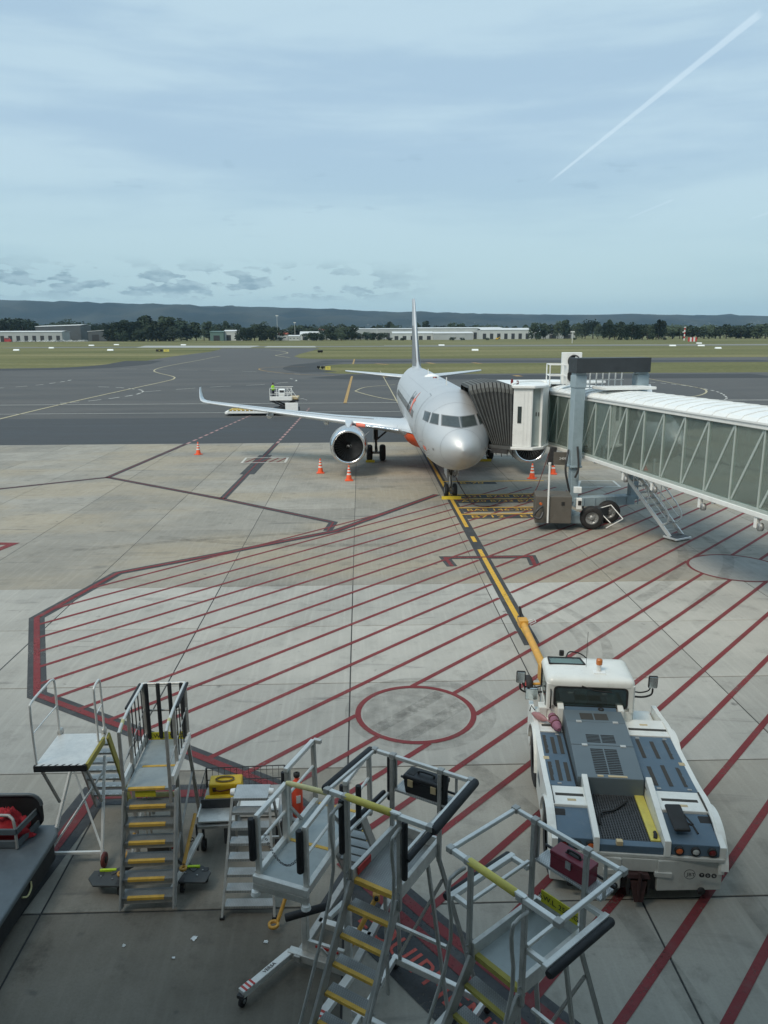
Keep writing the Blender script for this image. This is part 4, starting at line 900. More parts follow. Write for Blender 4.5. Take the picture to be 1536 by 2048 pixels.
# wheels of the bogie
wc = [G(1182,1062)+Vector((.05,.25,.62)), G(1216,1044)+Vector((.1,.1,.62))]
wc = [Vector((10.45,33.65,.525)), Vector((11.6,34.8,.525))]
wdir = Vector((math.cos(rad(-12)), math.sin(rad(-12)),0))
for q in wc:
    tw = bpy.data.objects.new('bogie_wheel',None); COL.objects.link(tw); tw.parent = brg; tw.location = q; tw.rotation_euler = (0,0,rad(82))
    MB().lathe([(.30,-.22),(.43,-.24),(.50,-.20),(.525,-.11),(.525,.11),(.50,.20),(.43,.24),(.30,.22)],32,(0,0,0),'X').build('tyre','rubber',tw)
    MB().lathe([(.02,-.17),(.09,-.18),(.11,-.13),(.19,-.11),(.22,-.15),(.30,-.20),(.31,.20),(.18,.14),(.02,.14)],24,(0,0,0),'X').build('rim','hub',tw)
    for k in range(8): MB().tube([(-.19,.17*math.cos(k*PI/4),.17*math.sin(k*PI/4)),(-.11,.17*math.cos(k*PI/4),.17*math.sin(k*PI/4))],.02,6).build('wheel_bolt','gear_metal',tw)
MB().box((11.0,34.4,.62),(1.2,.4,.45),rz=rad(42)).build('drive_motor','gear_dark',brg,.03)
MB().tube([(10.45,33.85,.62),(11.6,34.8,.62)],.1,10).build('axle','gear_dark',brg)
for a,b in ((P(1195,1018,34.2),P(1222,1010,34.4)),(P(1222,1010,34.4),P(1246,1038,33.8)),(P(1246,1038,33.8),P(1212,1056,33.4)),(P(1205,1030,34.),P(1221,1046,33.6))): MB().tube([a,b],.025,6).build('wheel_guard','white_steel',brg)
# power cabinet hung on the column, lamp post, cables
cb = MB().box((8.70,33.95,.98),(1.60,1.35,1.22),rz=rad(-9)).build('power_cabinet','cabinet',brg,.02)
MB().box((9.0,33.235,1.05),(.52,.03,.75),rz=rad(-9)).build('cabinet_door','cabinet',cb,.01)
MB().box((9.0,33.21,1.28),(.14,.03,.16),rz=rad(-9)).build('cabinet_vent','vent_black',cb)
MB().box((9.75,33.35,1.25),(.24,.22,.5),rz=rad(-9)).build('control_box','bridge_white',cb,.02)
MB().box((9.75,33.23,1.3),(.14,.03,.2),rz=rad(-9)).build('control_panel','vent_black',cb)
MB().box((9.7,33.5,1.85),(.34,.2,.26),rz=rad(-9)).build('notice_plate','paper',cb,.01)
MB().tube([(8.35,33.25,.4),(8.33,33.25,3.05)],.045,8).build('lamp_post','white_steel',cb)
MB().tube([(8.33,33.25,3.05),(8.33,33.25,3.14)],.065,8).build('lamp_head','white_steel',cb)
q = P(1081,1007,33.3); MB().tube([q,q+Vector((0,-.1,0))],.06,10).build('amber_lamp','lamp_orange',cb)
MB().tube(smooth_line([P(1085,1012,33.2),P(1075,1020,33.1),P(1068,1032,33.1),P(1080,1037,33.0),P(1086,1025,33.1)],5),.06,6).build('cable_bundle','gear_dark',cb)
MB().bar((8.7,34.6,.35),(10.0,34.9,.55),.5,.12).build('cabinet_bracket','bridge_blue',brg,.02)
MB().box((9.5,34.15,.42),(1.2,.8,.4),rz=rad(-9)).build('drip_tray','bridge_blue',brg,.05)
for pts in ([P(1137,900,35.2),P(1134,915,34.9),P(1131,940,34.9),P(1135,965,35.0),P(1139,985,35.1)],[P(1155,893,34.9),P(1157,935,34.8),P(1150,955,34.9)],[P(1165,1012,34),P(1172,1025,33.9),P(1190,1022,33.9)]):
    MB().tube(smooth_line(pts,5),.05,6).build('power_cable','gear_dark',brg)
# hanging cable reel and notice under the cab
q = P(1104,912,37.2); MB().box(q,(.32,.2,.9),ry=.15).build('cable_hoist','gear_dark',brg,.02)
nt_ = MB().box(P(1122,917,36.2),(.7,.05,.62),rz=rad(-10)).build('gate_sign','cabinet',brg,.01)
text('sign_lettering','2409',.16,'hazard_white',nt_,frame(P(1125,917,36.1)+Vector((0,-.05,0)),(1,-.17,0),(0,0,1)),.002)
# roof equipment: two-fan air conditioner, railings
ac = P(1142,740,38.6); acb = MB().box((ac.x,ac.y,7.0),(.95,.5,1.55),rz=rad(-8)).build('air_conditioner','bridge_white',brg,.02)
for dz in (-.36,.36):
    c = Vector((ac.x,ac.y,7.0+dz)) + Vector((.05,-.27,0)); fg = MB().lathe([(.31,0),(.31,-.04),(.27,-.045),(.25,0)],22,c,'Y').build('fan_grille','gear_dark',acb)
    MB().lathe([(.26,.0),(.02,.01)],22,c,'Y').build('fan_disc','vent_black',fg)
rl = [(p[0],p[1]) for p in ((9.55,38.1),(9.75,40.0),(10.6,40.4))]
rl = [(9.2,37.5),(9.95,37.2),(10.1,38.4),(9.35,38.8)]
for i in range(4):
    a = Vector((*rl[i],0)); b = Vector((*rl[(i+1)%4],0))
    MB().bar(a+Vector((0,0,6.2)), a+Vector((0,0,7.22)), .045).build('rail_post','white_steel',brg)
    for z in (6.7,7.22): MB().bar(a+Vector((0,0,z)), b+Vector((0,0,z)), .04).build('guard_rail','white_steel',brg)
for k in range(7):
    q = cA + cd*(.55+.32*k) + Vector((0,1.0,0)); MB().bar(q+Vector((0,0,6.15)), q+Vector((0,0,6.95)), .05).build('rail_post','white_steel',brg)
q0 = cA + cd*.5 + Vector((0,1.0,0)); q1 = cA + cd*2.55 + Vector((0,1.0,0))
for z in (6.2,6.55,6.9): MB().bar(q0+Vector((0,0,z)), q1+Vector((0,0,z)), .045).build('guard_rail','white_steel',brg)
m = MB(); tb(m,5.0,6.4,.1,WID-.1,ZT+.38,ZT+.5); m.build('roof_walkway','bridge_white',brg,.01)
MB().tube(smooth_line([P(1288-8,752,35.6),P(1291,766,35.6),P(1290,776,35.6)],4),.03,6).build('power_cable','gear_dark',brg)
# service stair on the far side, dropping towards the viewer
stA = Vector((12.15,34.6,2.75)); stB = Vector((13.62,31.75,.12)); sdv = Vector((stB.x-stA.x, stB.y-stA.y,0)).normalized(); snv = Vector((-sdv.y,sdv.x,0)); 
if snv.x < 0: snv = -snv
for t in (-.38,.38):
    MB().bar(stA+snv*t, stB+snv*t, .07, .17).build('stair_stringer','white_steel',brg,.01)
    m = MB(); off = snv*(t*1.04)
    pts = [stA+off+Vector((0,0,.1)), stA+off+Vector((0,0,1.0)), stA.lerp(stB,.2)+off+Vector((0,0,.95)), stA.lerp(stB,.86)+off+Vector((0,0,.95)), stA.lerp(stB,.95)+off+Vector((0,0,.55)), stA.lerp(stB,.86)+off+Vector((0,0,.1))]
    m.tube(smooth_line(pts,4),.036,7); m.build('stair_handrail','white_steel',brg)
    MB().tube([stA.lerp(stB,.08)+off+Vector((0,0,.52)), stA.lerp(stB,.9)+off+Vector((0,0,.52))],.02,6).build('stair_midrail','white_steel',brg)
    for f in (.3,.58): MB().tube([stA.lerp(stB,f)+off, stA.lerp(stB,f)+off+Vector((0,0,.95))],.02,6).build('stair_baluster','white_steel',brg)
for k in range(11):
    q = stA.lerp(stB,(k+.5)/11.5); MB().box(q,(.74,.22,.035),rz=math.atan2(snv.y,snv.x)).build('stair_tread','aluminium_dull',brg)
q = stB + sdv*.05; MB().box((q.x,q.y,.09),(.92,.75,.08),rz=math.atan2(snv.y,snv.x)).build('stair_foot','white_steel',brg,.01)
MB().box((q.x,q.y,.14),(.8,.62,.02),rz=math.atan2(snv.y,snv.x)).build('stair_foot_mat','plate_dark',brg)
# support of the tunnel nearer the terminal (outside the frame) 
q = T(26,WID/2,0); MB().box((q.x,q.y,1.5),(.7,.7,3.0)).build('rear_column','bridge_blue',brg,.03)

# cable slung from the bridge down to the nose gear
c1 = smooth_line([P(1098,905,37.2),P(1085,945,36.8),P(1068,985,35.9),G(1040,1005,.03),G(985,1012,.03),G(950,1010,.03),G(935,995,.03),G(922,975,.5),G(912,955,1.3)],6)
tag(MB().tube(c1,.02,6).build('power_cable','cable_red'),'thin red cable drooping from the boarding bridge to the nose gear','cable')

# ------------------------------------------------------------------ pushback tractor
def V3(*a): return Vector(a)
tr = thing('tow_tractor', (4.2,10.17,0), rad(-7.5), 'white and slate-blue pushback tractor with a small glazed cab', 'tractor')
def side_prof(arches, y0, y1, zb, zt_fn, x0, x1, mt, name, n=40):   # body side with wheel arches cut from below
    m = MB(); ys = [y0+(y1-y0)*i/n for i in range(n+1)]; low=[]; top=[]
    for y in ys:
        z = zb
        for yc,r in arches:
            if abs(y-yc) < r: z = max(z, .58+math.sqrt(r*r-(y-yc)**2)*.92)
        low.append(z); top.append(max(zt_fn(y), z+.03))
    for i in range(n):
        a,b = ys[i],ys[i+1]
        m.hexa([(x0,a,low[i]),(x1,a,low[i]),(x1,b,low[i+1]),(x0,b,low[i+1]),(x0,a,top[i]),(x1,a,top[i]),(x1,b,top[i+1]),(x0,b,top[i+1])])
    me = m.mesh(name); bm = bmesh.new(); bm.from_mesh(me); bmesh.ops.remove_doubles(bm, verts=bm.verts, dist=1e-4)
    seen = {}
    for f in bm.faces: seen.setdefault(tuple(sorted(v.index for v in f.verts)),[]).append(f)
    bmesh.ops.delete(bm, geom=[f for l in seen.values() if len(l)>1 for f in l], context='FACES_ONLY'); bmesh.ops.recalc_face_normals(bm, faces=bm.faces)
    bm.to_mesh(me); bm.free(); me.materials.append(MATS[mt]); return link(name, me, tr)
RW, FW = .72, 3.2
def ztop(y): return 1.03 + .17*min(1,max(0,y/.72)) + .05*math.exp(-((y-1.0)/.35)**2) + .05*math.exp(-((y-3.35)/.4)**2) - .10*max(0,y-3.7)
for sx in (-1,1):
    side_prof([(RW,.66),(FW,.68)], .06, 4.55, .38, ztop, sx*1.22, sx*1.31, 'tractor_white','side_panel')
    MB().bx(sx*.9,sx*1.1,.12,1.35,.5,.9).build('wheel_well','vent_black',tr)
    # mudguard lips
    for yc in (RW,FW):
        m = MB(); pts = [(yc+.67*math.cos(t), .58+.62*math.sin(t)) for t in [PI*.04+PI*.92*i/16 for i in range(17)]]
        m.loft([[Vector((sx*1.25,y,z)),Vector((sx*1.36,y,z)),Vector((sx*1.36,yc+(y-yc)*1.05,.58+(z-.58)*1.05)),Vector((sx*1.25,yc+(y-yc)*1.05,.58+(z-.58)*1.05))] for y,z in pts], smooth=False); m.build('mudguard','tractor_white',tr)
    for yc in (RW,FW):
        w = bpy.data.objects.new('wheel',None); COL.objects.link(w); w.parent = tr; w.location = (sx*1.13,yc,.58)
        MB().lathe([(.3,-.17),(.45,-.19),(.55,-.16),(.58,-.08),(.58,.08),(.55,.16),(.45,.19),(.3,.17)],30,(0,0,0),'X').build('tyre','rubber',w)
        MB().lathe([(.02,-.1),(.12,-.13),(.2,-.08),(.3,-.14),(.31,.14),(.2,.08),(.12,.13),(.02,.1)],20,(0,0,0),'X').build('rim','tractor_white',w)
    # rear light wedge (slate blue)
    x0, x1 = (-1.22,-.62) if sx<0 else (.50,1.22)
    b = MB().hexa([(x0,.07,.87),(x1,.07,.87),(x1,.72,.9),(x0,.72,.9),(x0,.09,1.05),(x1,.09,1.05),(x1,.73,1.165),(x0,.73,1.165)]).build('rear_box','tractor_blue',tr,.012)
    for k,(mt,f) in enumerate((('lamp_red',.16 if sx<0 else .84),('lamp_clear',.5),('lamp_orange',.84 if sx<0 else .16))):
        xx = x0+(x1-x0)*f; lb = MB().lathe([(.07,.02),(.07,-.02),(.06,-.03),(.052,-.02)],18,(xx,.065,.955),'Y').build('lamp_bezel','vent_black',b)
        MB().lathe([(.055,-.015),(.045,-.03),(.02,-.035),(.001,-.035)],18,(xx,.065,.955),'Y').build('lamp_lens',mt,lb)
    # white band over the rear wheel, slate deck, white band over the front wheel
    f = MB().bx(x0,x1-.0,.735,1.27,1.05,1.205).build('rear_band','tractor_white',tr,.012)
    MB().bx(x0+.06,x1-.08,.98,1.05,1.2,1.209).build('grip_strip','grip',f); MB().bx((x0+x1)/2-.06,(x0+x1)/2+.08,.84,.9,1.2,1.2085).build('warning_label','tan',f)
    d0, d1 = (-1.24,-.78) if sx<0 else (.42,1.24)
    d = MB().bx(d0,d1,1.285,3.08,1.0,1.2).build('deck','tractor_blue',tr,.01)
    for i in range(3):
        for yy in (1.42,2.3):
            xx = d0 + (d1-d0)*(.2+.3*i); L_ = .66 - .06*((i+int(yy))%2)
            mm = MB(); n=12; rnd = random.Random(i*7+int(yy*10)+sx); ed=[(.035 - (rnd.random()*.022 if (i==0 and sx<0) or (i==2 and sx>0) else rnd.random()*.003)) for _ in range(n+1)]
            sk = .05*(1 if sx<0 else 1)
            for q in range(n): 
                y_a, y_b = yy+L_*q/n, yy+L_*(q+1)/n
                mm.add([(xx-.038,y_a,1.204),(xx+ed[q],y_a,1.204),(xx+ed[q+1],y_b,1.204),(xx-.038,y_b,1.204)],[(0,1,2,3)])
            mm.build('grip_strip','grip',d)
    MB().bx((d0 if sx<0 else d1-.1),(d0+.1 if sx<0 else d1),2.1,2.2,1.2,1.2035).build('warning_label','tan',d)
    f2 = MB().bx(d0,d1,3.095,3.72,1.0,1.215).build('front_band','tractor_white',tr,.012)
    MB().bx(d0+.08,d1-.03,3.28,3.36,1.2,1.219).build('grip_strip','grip',f2)
    if sx>0: MB().bx(.75,.9,3.48,3.54,1.2,1.218).build('warning_label','tan',f2)
    MB().bx(sx*.6,sx*1.2,3.73,4.6,.5,.98).build('front_wing','tractor_white',tr,.05)
# inner walls beside the grating
MB().hexa([(-.68,.02,.86),(-.585,.02,.86),(-.585,1.4,1.0),(-.68,1.4,1.0),(-.68,.04,1.12),(-.585,.04,1.12),(-.585,1.42,1.36),(-.68,1.42,1.36)]).build('inner_wall','tractor_white',tr,.01)
MB().hexa([(.385,.02,.86),(.485,.02,.86),(.485,1.4,1.0),(.385,1.4,1.0),(.385,.04,1.12),(.485,.04,1.12),(.485,1.42,1.36),(.385,1.42,1.36)]).build('inner_wall','tractor_white',tr,.01)
MB().bx(-.585,.385,.06,.2,.85,.99).build('rear_sill','tractor_blue',tr,.01)
MB().bx(-.585,.385,.2,1.5,.7,.86).build('sump','vent_black',tr)
gr = MB()
for k in range(19): gr.bx(-.575+.042*k,-.575+.042*k+.012,.21,1.46,.955,.985)
for k in range(30): gr.bx(-.58,.22,.22+.042*k,.22+.042*k+.012,.957,.983)
tag(gr.build('grating','grating_steel',tr), kind='stuff')
ys_ = MB().bx(.225,.38,.22,1.5,.9,1.0).build('yellow_step','bar_yellow',tr,.01); MB().tube([(.30,.26,1.0),(.32,.34,1.03),(.33,.42,1.0)],.03,6).build('coil_hose','vent_black',ys_)
MB().box((-.28,.09,1.02),(.1,.08,.08)).build('work_lamp','tan',tr,.01)
# engine cowl in three hinged sections with louvres
cs = [(1.42,1.30,2.28,1.42),(2.285,1.425,3.02,1.49),(3.025,1.49,3.46,1.50)]
for k,(ya,za,yb,zb) in enumerate(cs):
    xa, xb = -.76, .39
    c = MB().hexa([(xa,ya,.95),(xb,ya,.95),(xb,yb,.95),(xa,yb,.95),(xa+.02,ya,za),(xb-.02,ya,za),(xb-.02,yb,zb),(xa+.02,yb,zb)]).build('engine_cowl','tractor_cowl',tr,.012)
    if k == 0: sets = [(1.52,2.2,-.42,-.20,15),(1.52,2.2,-.175,.045,15)]
    elif k == 1: sets = [(2.36,2.62,-.44,-.20,6),(2.36,2.62,-.17,.07,6)]
    else: sets = [(3.1,3.34,-.45,-.21,1),(3.1,3.34,-.18,.07,1)]
    for a,b,x0,x1,n in sets:
        zz = lambda y: za+(zb-za)*(y-ya)/(yb-ya)
        for i in range(n):
            y0 = a+(b-a)*i/n; y1 = y0+(b-a)/n*(.55 if n>1 else 1)
            MB().hexa([(x0,y0,zz(y0)-.02),(x1,y0,zz(y0)-.02),(x1,y1,zz(y1)-.02),(x0,y1,zz(y1)-.02),(x0,y0,zz(y0)+.005),(x1,y0,zz(y0)+.005),(x1,y1,zz(y1)+.004),(x0,y1,zz(y1)+.004)]).build('louvre','vent_black' if n>1 else 'grip',c)
    if k<2:
        for xx in (-.5,.18): MB().bx(xx-.05,xx+.05,yb-.035,yb+.035,zb-.01,zb+.012).build('hinge','aluminium',c,.004)
    if k==0:
        for x0,x1 in ((-.4,-.3),(-.22,.1)): MB().bx(x0,x1,1.44,1.49,1.29,1.3125).build('warning_label','tan',c)
MB().hexa([(-.7,3.47,1.0),(.3,3.47,1.0),(.3,3.72,1.0),(-.7,3.72,1.0),(-.7,3.47,1.47),(.3,3.47,1.47),(.3,3.64,1.5),(-.7,3.64,1.5)]).build('cowl_front','tractor_blue',tr,.01)
MB().lathe([(.06,0),(.06,.02),(.045,.025),(.02,.02)],14,(0.0,3.55,1.475)).build('filler_cap','vent_black',tr)
for x0,x1 in ((-.84,-.72),(.32,.43)): MB().hexa([(x0,3.42,1.0),(x1,3.42,1.0),(x1,3.75,1.0),(x0,3.75,1.0),(x0,3.46,1.52),(x1,3.46,1.52),(x1,3.7,1.58),(x0,3.7,1.58)]).build('cowl_cheek','tractor_white',tr,.015)
for x_ in (-.765,.395): MB().bx(x_-.012,x_+.012,1.3,3.1,1.17,1.203).build('panel_gap','vent_black',tr)
for x_,y_ in ((-1.05,1.34),(-.9,3.0),(.6,1.34),(1.1,1.34),(.6,3.0),(1.1,3.0)): MB().bx(x_-.035,x_+.035,y_-.02,y_+.02,1.2,1.212).build('latch','aluminium_dull',tr,.004)
for y_ in (1.2,1.95,2.75): MB().bx(-1.3135,-1.3105,y_,y_+.35,.72,.86).build('side_decal','tractor_cowl',tr)
MB().tube(smooth_line([V3(-.5,.55,1.0),V3(-.45,.8,1.03),V3(-.2,.95,1.01),V3(.05,1.2,1.02)],5),.018,6).build('hose','vent_black',tr)
for sx in (-1,1):
    MB().bx(sx*1.2,sx*1.24,.75,1.25,1.205,1.23).build('edge_trim','grip',tr)
MB().tube(smooth_line([V3(-.98,3.60,1.45),V3(-.98,3.54,1.5),V3(-.98,3.54,1.8),V3(-.98,3.60,1.85)],4),.014,6).build('grab_handle','vent_black',tr)
# chassis, bumper, hitch
MB().bx(-1.2,1.2,.3,4.6,.35,.9).build('chassis','vent_black',tr)
for x0,x1 in ((-1.31,-.24),(.30,1.31)):
    poly = [(x0,.28),(x1,.28),(x1,.84),(x0,.84)]
    MB().hexa([(x0,(0 if abs(x0)<1.2 else .12),.26),(x1,(0 if abs(x1)<1.2 else .12),.26),(x1,.55,.26),(x0,.55,.26),(x0,(0 if abs(x0)<1.2 else .12),.80),(x1,(0 if abs(x1)<1.2 else .12),.80),(x1,.55,.80),(x0,.55,.80)]).build('rear_bumper','bumper',tr,.02)
MB().bx(-.24,.30,.02,.5,.58,.80).build('rear_bumper','bumper',tr,.01)
MB().bx(-.24,.30,.06,.5,.24,.58).build('hitch_recess','vent_black',tr)
for x in (-.42,.36): MB().bx(x-.1,x+.16,-.015,.06,.52,.60).build('hitch_shelf','bumper',tr,.006)
MB().bx(-1.29,1.29,.03,.5,.80,.865).build('bumper_cap','bumper',tr,.012)
ht = MB().hexa([(-.16,-.06,.50),(.2,-.06,.50),(.16,.3,.5),(-.12,.3,.5),(-.13,-.04,.57),(.17,-.04,.57),(.14,.3,.57),(-.1,.3,.57)]).build('tow_hitch','hitch_rust',tr,.01)
MB().hexa([(-.05,-.13,.14),(.09,-.13,.14),(.08,.1,.2),(-.04,.1,.2),(-.11,-.05,.46),(.15,-.05,.46),(.12,.1,.46),(-.08,.1,.46)]).build('hitch_jaw','hitch_rust',ht,.01)
for x_ in (-.13,.17): MB().hexa([(x_-.02,-.05,.22),(x_+.02,-.05,.22),(x_+.02,.2,.26),(x_-.02,.2,.26),(x_-.02,-.06,.5),(x_+.02,-.06,.5),(x_+.02,.2,.5),(x_-.02,.2,.5)]).build('hitch_cheek','vent_black',ht,.006)
MB().tube([(.02,-.1,.17),(.02,-.1,.66)],.03,8).build('hitch_pin','hitch_rust',ht)
for x in (-1.0,.98,-.34): MB().lathe([(.001,-.004),(.06,-.004),(.06,.02)],14,(x,.0,.31),'Y').build('tie_down','vent_black',tr)
lo = bpy.data.objects.new('maker_emblem',None); COL.objects.link(lo); lo.parent = tr
MB().lathe([(.085,0),(.085,-.003),(.078,-.003),(.078,0)],28,(.78,-.002,.60),'Y').build('emblem_ring','ink',lo)
text('emblem_lettering','JBT',.085,'ink',lo,frame((.80,-.004,.595),(1,0,0),(0,0,1))@Matrix.Shear('XY',4,(.25,0)),.001,'CENTER',1.05)
for k,ch in enumerate('TUG'):
    cc = MB().lathe([(.04,.0),(.04,-.004),(.001,-.004)],18,(.96+.09*k,-.002,.60),'Y').build('emblem_disc','ink',lo)
    text('emblem_lettering',ch,.05,'bumper',lo,frame((.96+.09*k,-.0075,.60),(1,0,0),(0,0,1)),.001)
# cab
cx0,cx1,cy0,cy1,cz0,cz1 = -1.06,.66,3.62,4.74,.95,2.07
cabm = MB()
def rr_ring(z, ins, r=.12, n=5):
    out=[]
    for (cx,cy,a0) in ((cx1-ins-r,cy1-ins-r,0),(cx0+ins+r,cy1-ins-r,PI/2),(cx0+ins+r,cy0+ins+r,PI),(cx1-ins-r,cy0+ins+r,1.5*PI)):
        for i in range(n): a=a0+PI/2*i/(n-1); out.append(Vector((cx+r*math.cos(a),cy+r*math.sin(a),z)))
    return out
cabl = MB(); cabl.loft([rr_ring(z,i) for z,i in ((.6,.0),(1.42,.0))],smooth=True); cabl.build('cab_body','tractor_white',tr,0)
roof = MB(); roof.loft([rr_ring(z,i,r) for z,i,r in ((1.92,.0,.12),(1.99,.0,.12),(2.04,.025,.11),(2.07,.075,.09),(2.085,.2,.06),(2.09,.4,.03))],smooth=True); roof = roof.build('cab_roof','tractor_white',tr)
for (x,y) in ((cx0+.06,cy0+.06),(cx1-.06,cy0+.06),(cx0+.06,cy1-.06),(cx1-.06,cy1-.06)): MB().tube([(x,y,1.40),(x,y,1.95)],.06,10).build('cab_pillar','tractor_white',tr)
# rear wall around the window
for x0,x1,z0,z1 in ((cx0+.06,cx0+.17,1.4,1.95),(cx1-.17,cx1-.06,1.4,1.95),(cx0+.1,cx1-.1,1.4,1.5),(cx0+.1,cx1-.1,1.90,1.95)): MB().bx(x0,x1,cy0+.003,cy0+.06,z0,z1).build('rear_frame','tractor_white',tr)
def rrect(x0,x1,z0,z1,r,n=5): return [(cx+r*math.cos(a0+PI/2*i/(n-1)), cz+r*math.sin(a0+PI/2*i/(n-1))) for cx,cz,a0 in ((x1-r,z1-r,0),(x0+r,z1-r,PI/2),(x0+r,z0+r,PI),(x1-r,z0+r,1.5*PI)) for i in range(n)]
XZ = lambda y: Matrix(((1,0,0,0),(0,0,1,y),(0,1,0,0),(0,0,0,1)))
wi = MB().prism(rrect(cx0+.155,cx1-.155,1.49,1.905,.07), 0, .012, XZ(cy0-.006)).build('rear_window','cab_glass',tr)
sm = MB(); a = rrect(cx0+.14,cx1-.14,1.475,1.92,.08); b = rrect(cx0+.175,cx1-.175,1.51,1.885,.06); n=len(a)
sm.add([Vector((x,cy0-.012,z)) for x,z in a]+[Vector((x,cy0-.012,z)) for x,z in b],[(i,(i+1)%n,n+(i+1)%n,n+i) for i in range(n)]); sm.build('window_seal','vent_black',wi)
MB().tube([(-.38,cy0-.02,1.94),(-.25,cy0-.03,1.90),(-.12,cy0-.03,1.86),(.2,cy0-.03,1.835)],.014,6).build('wiper','vent_black',wi)
for sx,xx in ((-1,cx0+.02),(1,cx1-.02)):
    w2 = MB().bx(xx-.008,xx+.008,cy0+.12,cy1-.12,1.30,1.92).build('side_window','cab_glass',tr)
    for q in ((cy0+.10,cy0+.15,1.0,1.93),(cy1-.15,cy1-.1,1.0,1.93)): MB().bx(xx-.015+sx*.01,xx+.015+sx*.01,*q).build('door_frame','vent_black',w2)
MB().bx(cx0+.12,cx1-.12,cy1-.02,cy1-.005,1.38,1.92).build('windscreen','cab_glass',tr)
MB().prism([(-.93,4.30),(-.25,4.30),(-.31,4.58),(-.93,4.58)], 2.080, 2.098).build('roof_hatch','cab_glass',roof)
hm = MB(); 
for p,q in (((-.94,4.28),(-.23,4.28)),((-.23,4.28),(-.29,4.60)),((-.29,4.60),(-.94,4.60)),((-.94,4.60),(-.94,4.28))): hm.bar((*p,2.095),(*q,2.095),.03,.025)
hm.build('hatch_frame','vent_black',roof)
MB().lathe([(.075,0),(.05,.04),(.045,.14),(.06,.16)],16,(.0,4.0,2.08)).build('beacon_stand','white_steel',roof)
MB().lathe([(.062,.16),(.064,.24),(.055,.27),(.001,.28)],16,(.0,4.0,2.08)).build('beacon','beacon',roof)
MB().box((.0,3.95,2.09),(.24,.16,.03)).build('beacon_plate','white_steel',roof,.008)
MB().tube([(-.42,3.86,2.06),(-.45,3.80,2.03),(-.36,3.74,2.01),(-.25,3.72,1.98)],.014,5).build('lamp_cable','vent_black',roof)
MB().tube([(-.22,4.2,2.09),(-.22,4.19,2.85)],.004,4).build('antenna','vent_black',roof)
MB().tube(smooth_line([(-.55,4.75,2.02),(-.45,4.95,2.08),(-.2,5.0,2.02),(-.05,4.78,1.95)],4),.015,5).build('front_mirror_arm','vent_black',tr)
MB().box((-.62,4.92,2.06),(.1,.06,.13)).build('front_mirror','vent_black',tr,.02)
MB().lathe([(.3,0),(.22,.08),(.05,.12)],16,(-.55,5.05,1.5)).build('head_lamp','gear_dark',tr)
for sx,xb in ((-1,cx0),(1,cx1)):
    am = MB().tube(smooth_line([(xb,4.35,1.42),(xb+sx*.28,4.3,1.42),(xb+sx*.45,4.22,1.52),(xb+sx*.47,4.2,1.66)],4),.02,6).build('mirror_arm','vent_black',tr)
    MB().tube(smooth_line([(xb,4.35,1.56),(xb+sx*.22,4.3,1.52),(xb+sx*.38,4.22,1.6),(xb+sx*.42,4.2,1.68)],4),.015,6).build('mirror_strut','vent_black',am)
    mr = MB().box((xb+sx*.46,4.18,1.82),(.19,.06,.27)).build('mirror_shell','vent_black',am,.03); MB().box((xb+sx*.46,4.146,1.82),(.155,.012,.23)).build('mirror_glass','mirror',mr,.02)
MB().box((cx0-.22,4.28,1.40),(.26,.05,.26)).build('lower_mirror','mirror',tr,.02)
# inside the cab
MB().bx(-.85,-.45,3.95,4.35,.95,1.25).bx(-.85,-.45,3.9,4.0,1.25,1.72).build('seat','seat',tr,.04)
MB().bx(-.2,.2,3.95,4.35,.95,1.2).bx(-.2,.2,3.9,4.0,1.2,1.62).build('seat','seat',tr,.04)
MB().bx(cx0+.1,cx1-.1,4.45,4.66,1.0,1.38).build('dashboard','seat',tr,.03); MB().lathe([(.17,0),(.19,.02),(.17,.04),(.15,.02),(.17,0)],18,(-.65,4.42,1.45)).build('steering_wheel','vent_black',tr)
MB().bx(-.25,.08,cy0+.1,cy0+.14,1.6,1.85).build('inner_panel','tractor_cowl',tr)
MB().box((cx0-.05,3.75,1.3),(.16,.25,.28)).build('cab_step','tractor_white',tr,.02)
# folded mirror lying on the rear box
MB().box((.68,.50,1.23),(.26,.55,.06),rz=.06,rx=.18).build('rear_mirror','vent_black',tr,.05)
MB().tube([(.80,.42,1.2),(.86,.30,1.24),(.9,.16,1.2)],.018,6).tube([(.78,.62,1.25),(.86,.3,1.26)],.014,6).build('mirror_bracket','vent_black',tr)

# cloth roll and plastic bag left on the tractor
ph = thing('cloth_roll',(0,0,0),0,'pink patterned rolled cloth lying on the tractor beside the cowl','cloth')
def tp(x,y,z): return tr.matrix_basis @ Vector((x,y,z))
MR = Matrix.Translation((4.2,10.17,0)) @ Matrix.Rotation(rad(-7.5),4,'Z')
def tp(x,y,z): return MR @ Vector((x,y,z))
m = MB(); pts=[tp(-.86,3.02,1.29),tp(-.88,3.1,1.30),tp(-.91,3.3,1.305),tp(-.94,3.52,1.305),tp(-.95,3.58,1.30)]; m.tube(pts,[.04,.085,.095,.085,.03],12); m.build('roll','pink_cloth',ph)
for f in (.25,.7): MB().tube([pts[1].lerp(pts[3],f)+Vector((.097*math.cos(a),0,.097*math.sin(a))) for a in [2*PI*i/12 for i in range(13)]],.012,5).build('strap','cable_red',ph)
bg = thing('plastic_bag',(0,0,0),0,'crumpled pink plastic bag at the tractor cab corner','bag')
m = MB(); c0 = tp(-1.16,3.42,1.32); r = random.Random(3); rings=[]
for i in range(8):
    t=i/7; rr=.015+.08*math.sin(PI*min(1,t*1.15+.05))**.8; rings.append([c0+Vector((.22*(t-.5)*1.2+rr*math.cos(a)*r.uniform(.75,1.2)*.7, -.35*(t-.5)+rr*math.sin(a)*.3, rr*math.sin(a)*r.uniform(.8,1.1)*.8)) for a in [2*PI*k/12 for k in range(12)]])
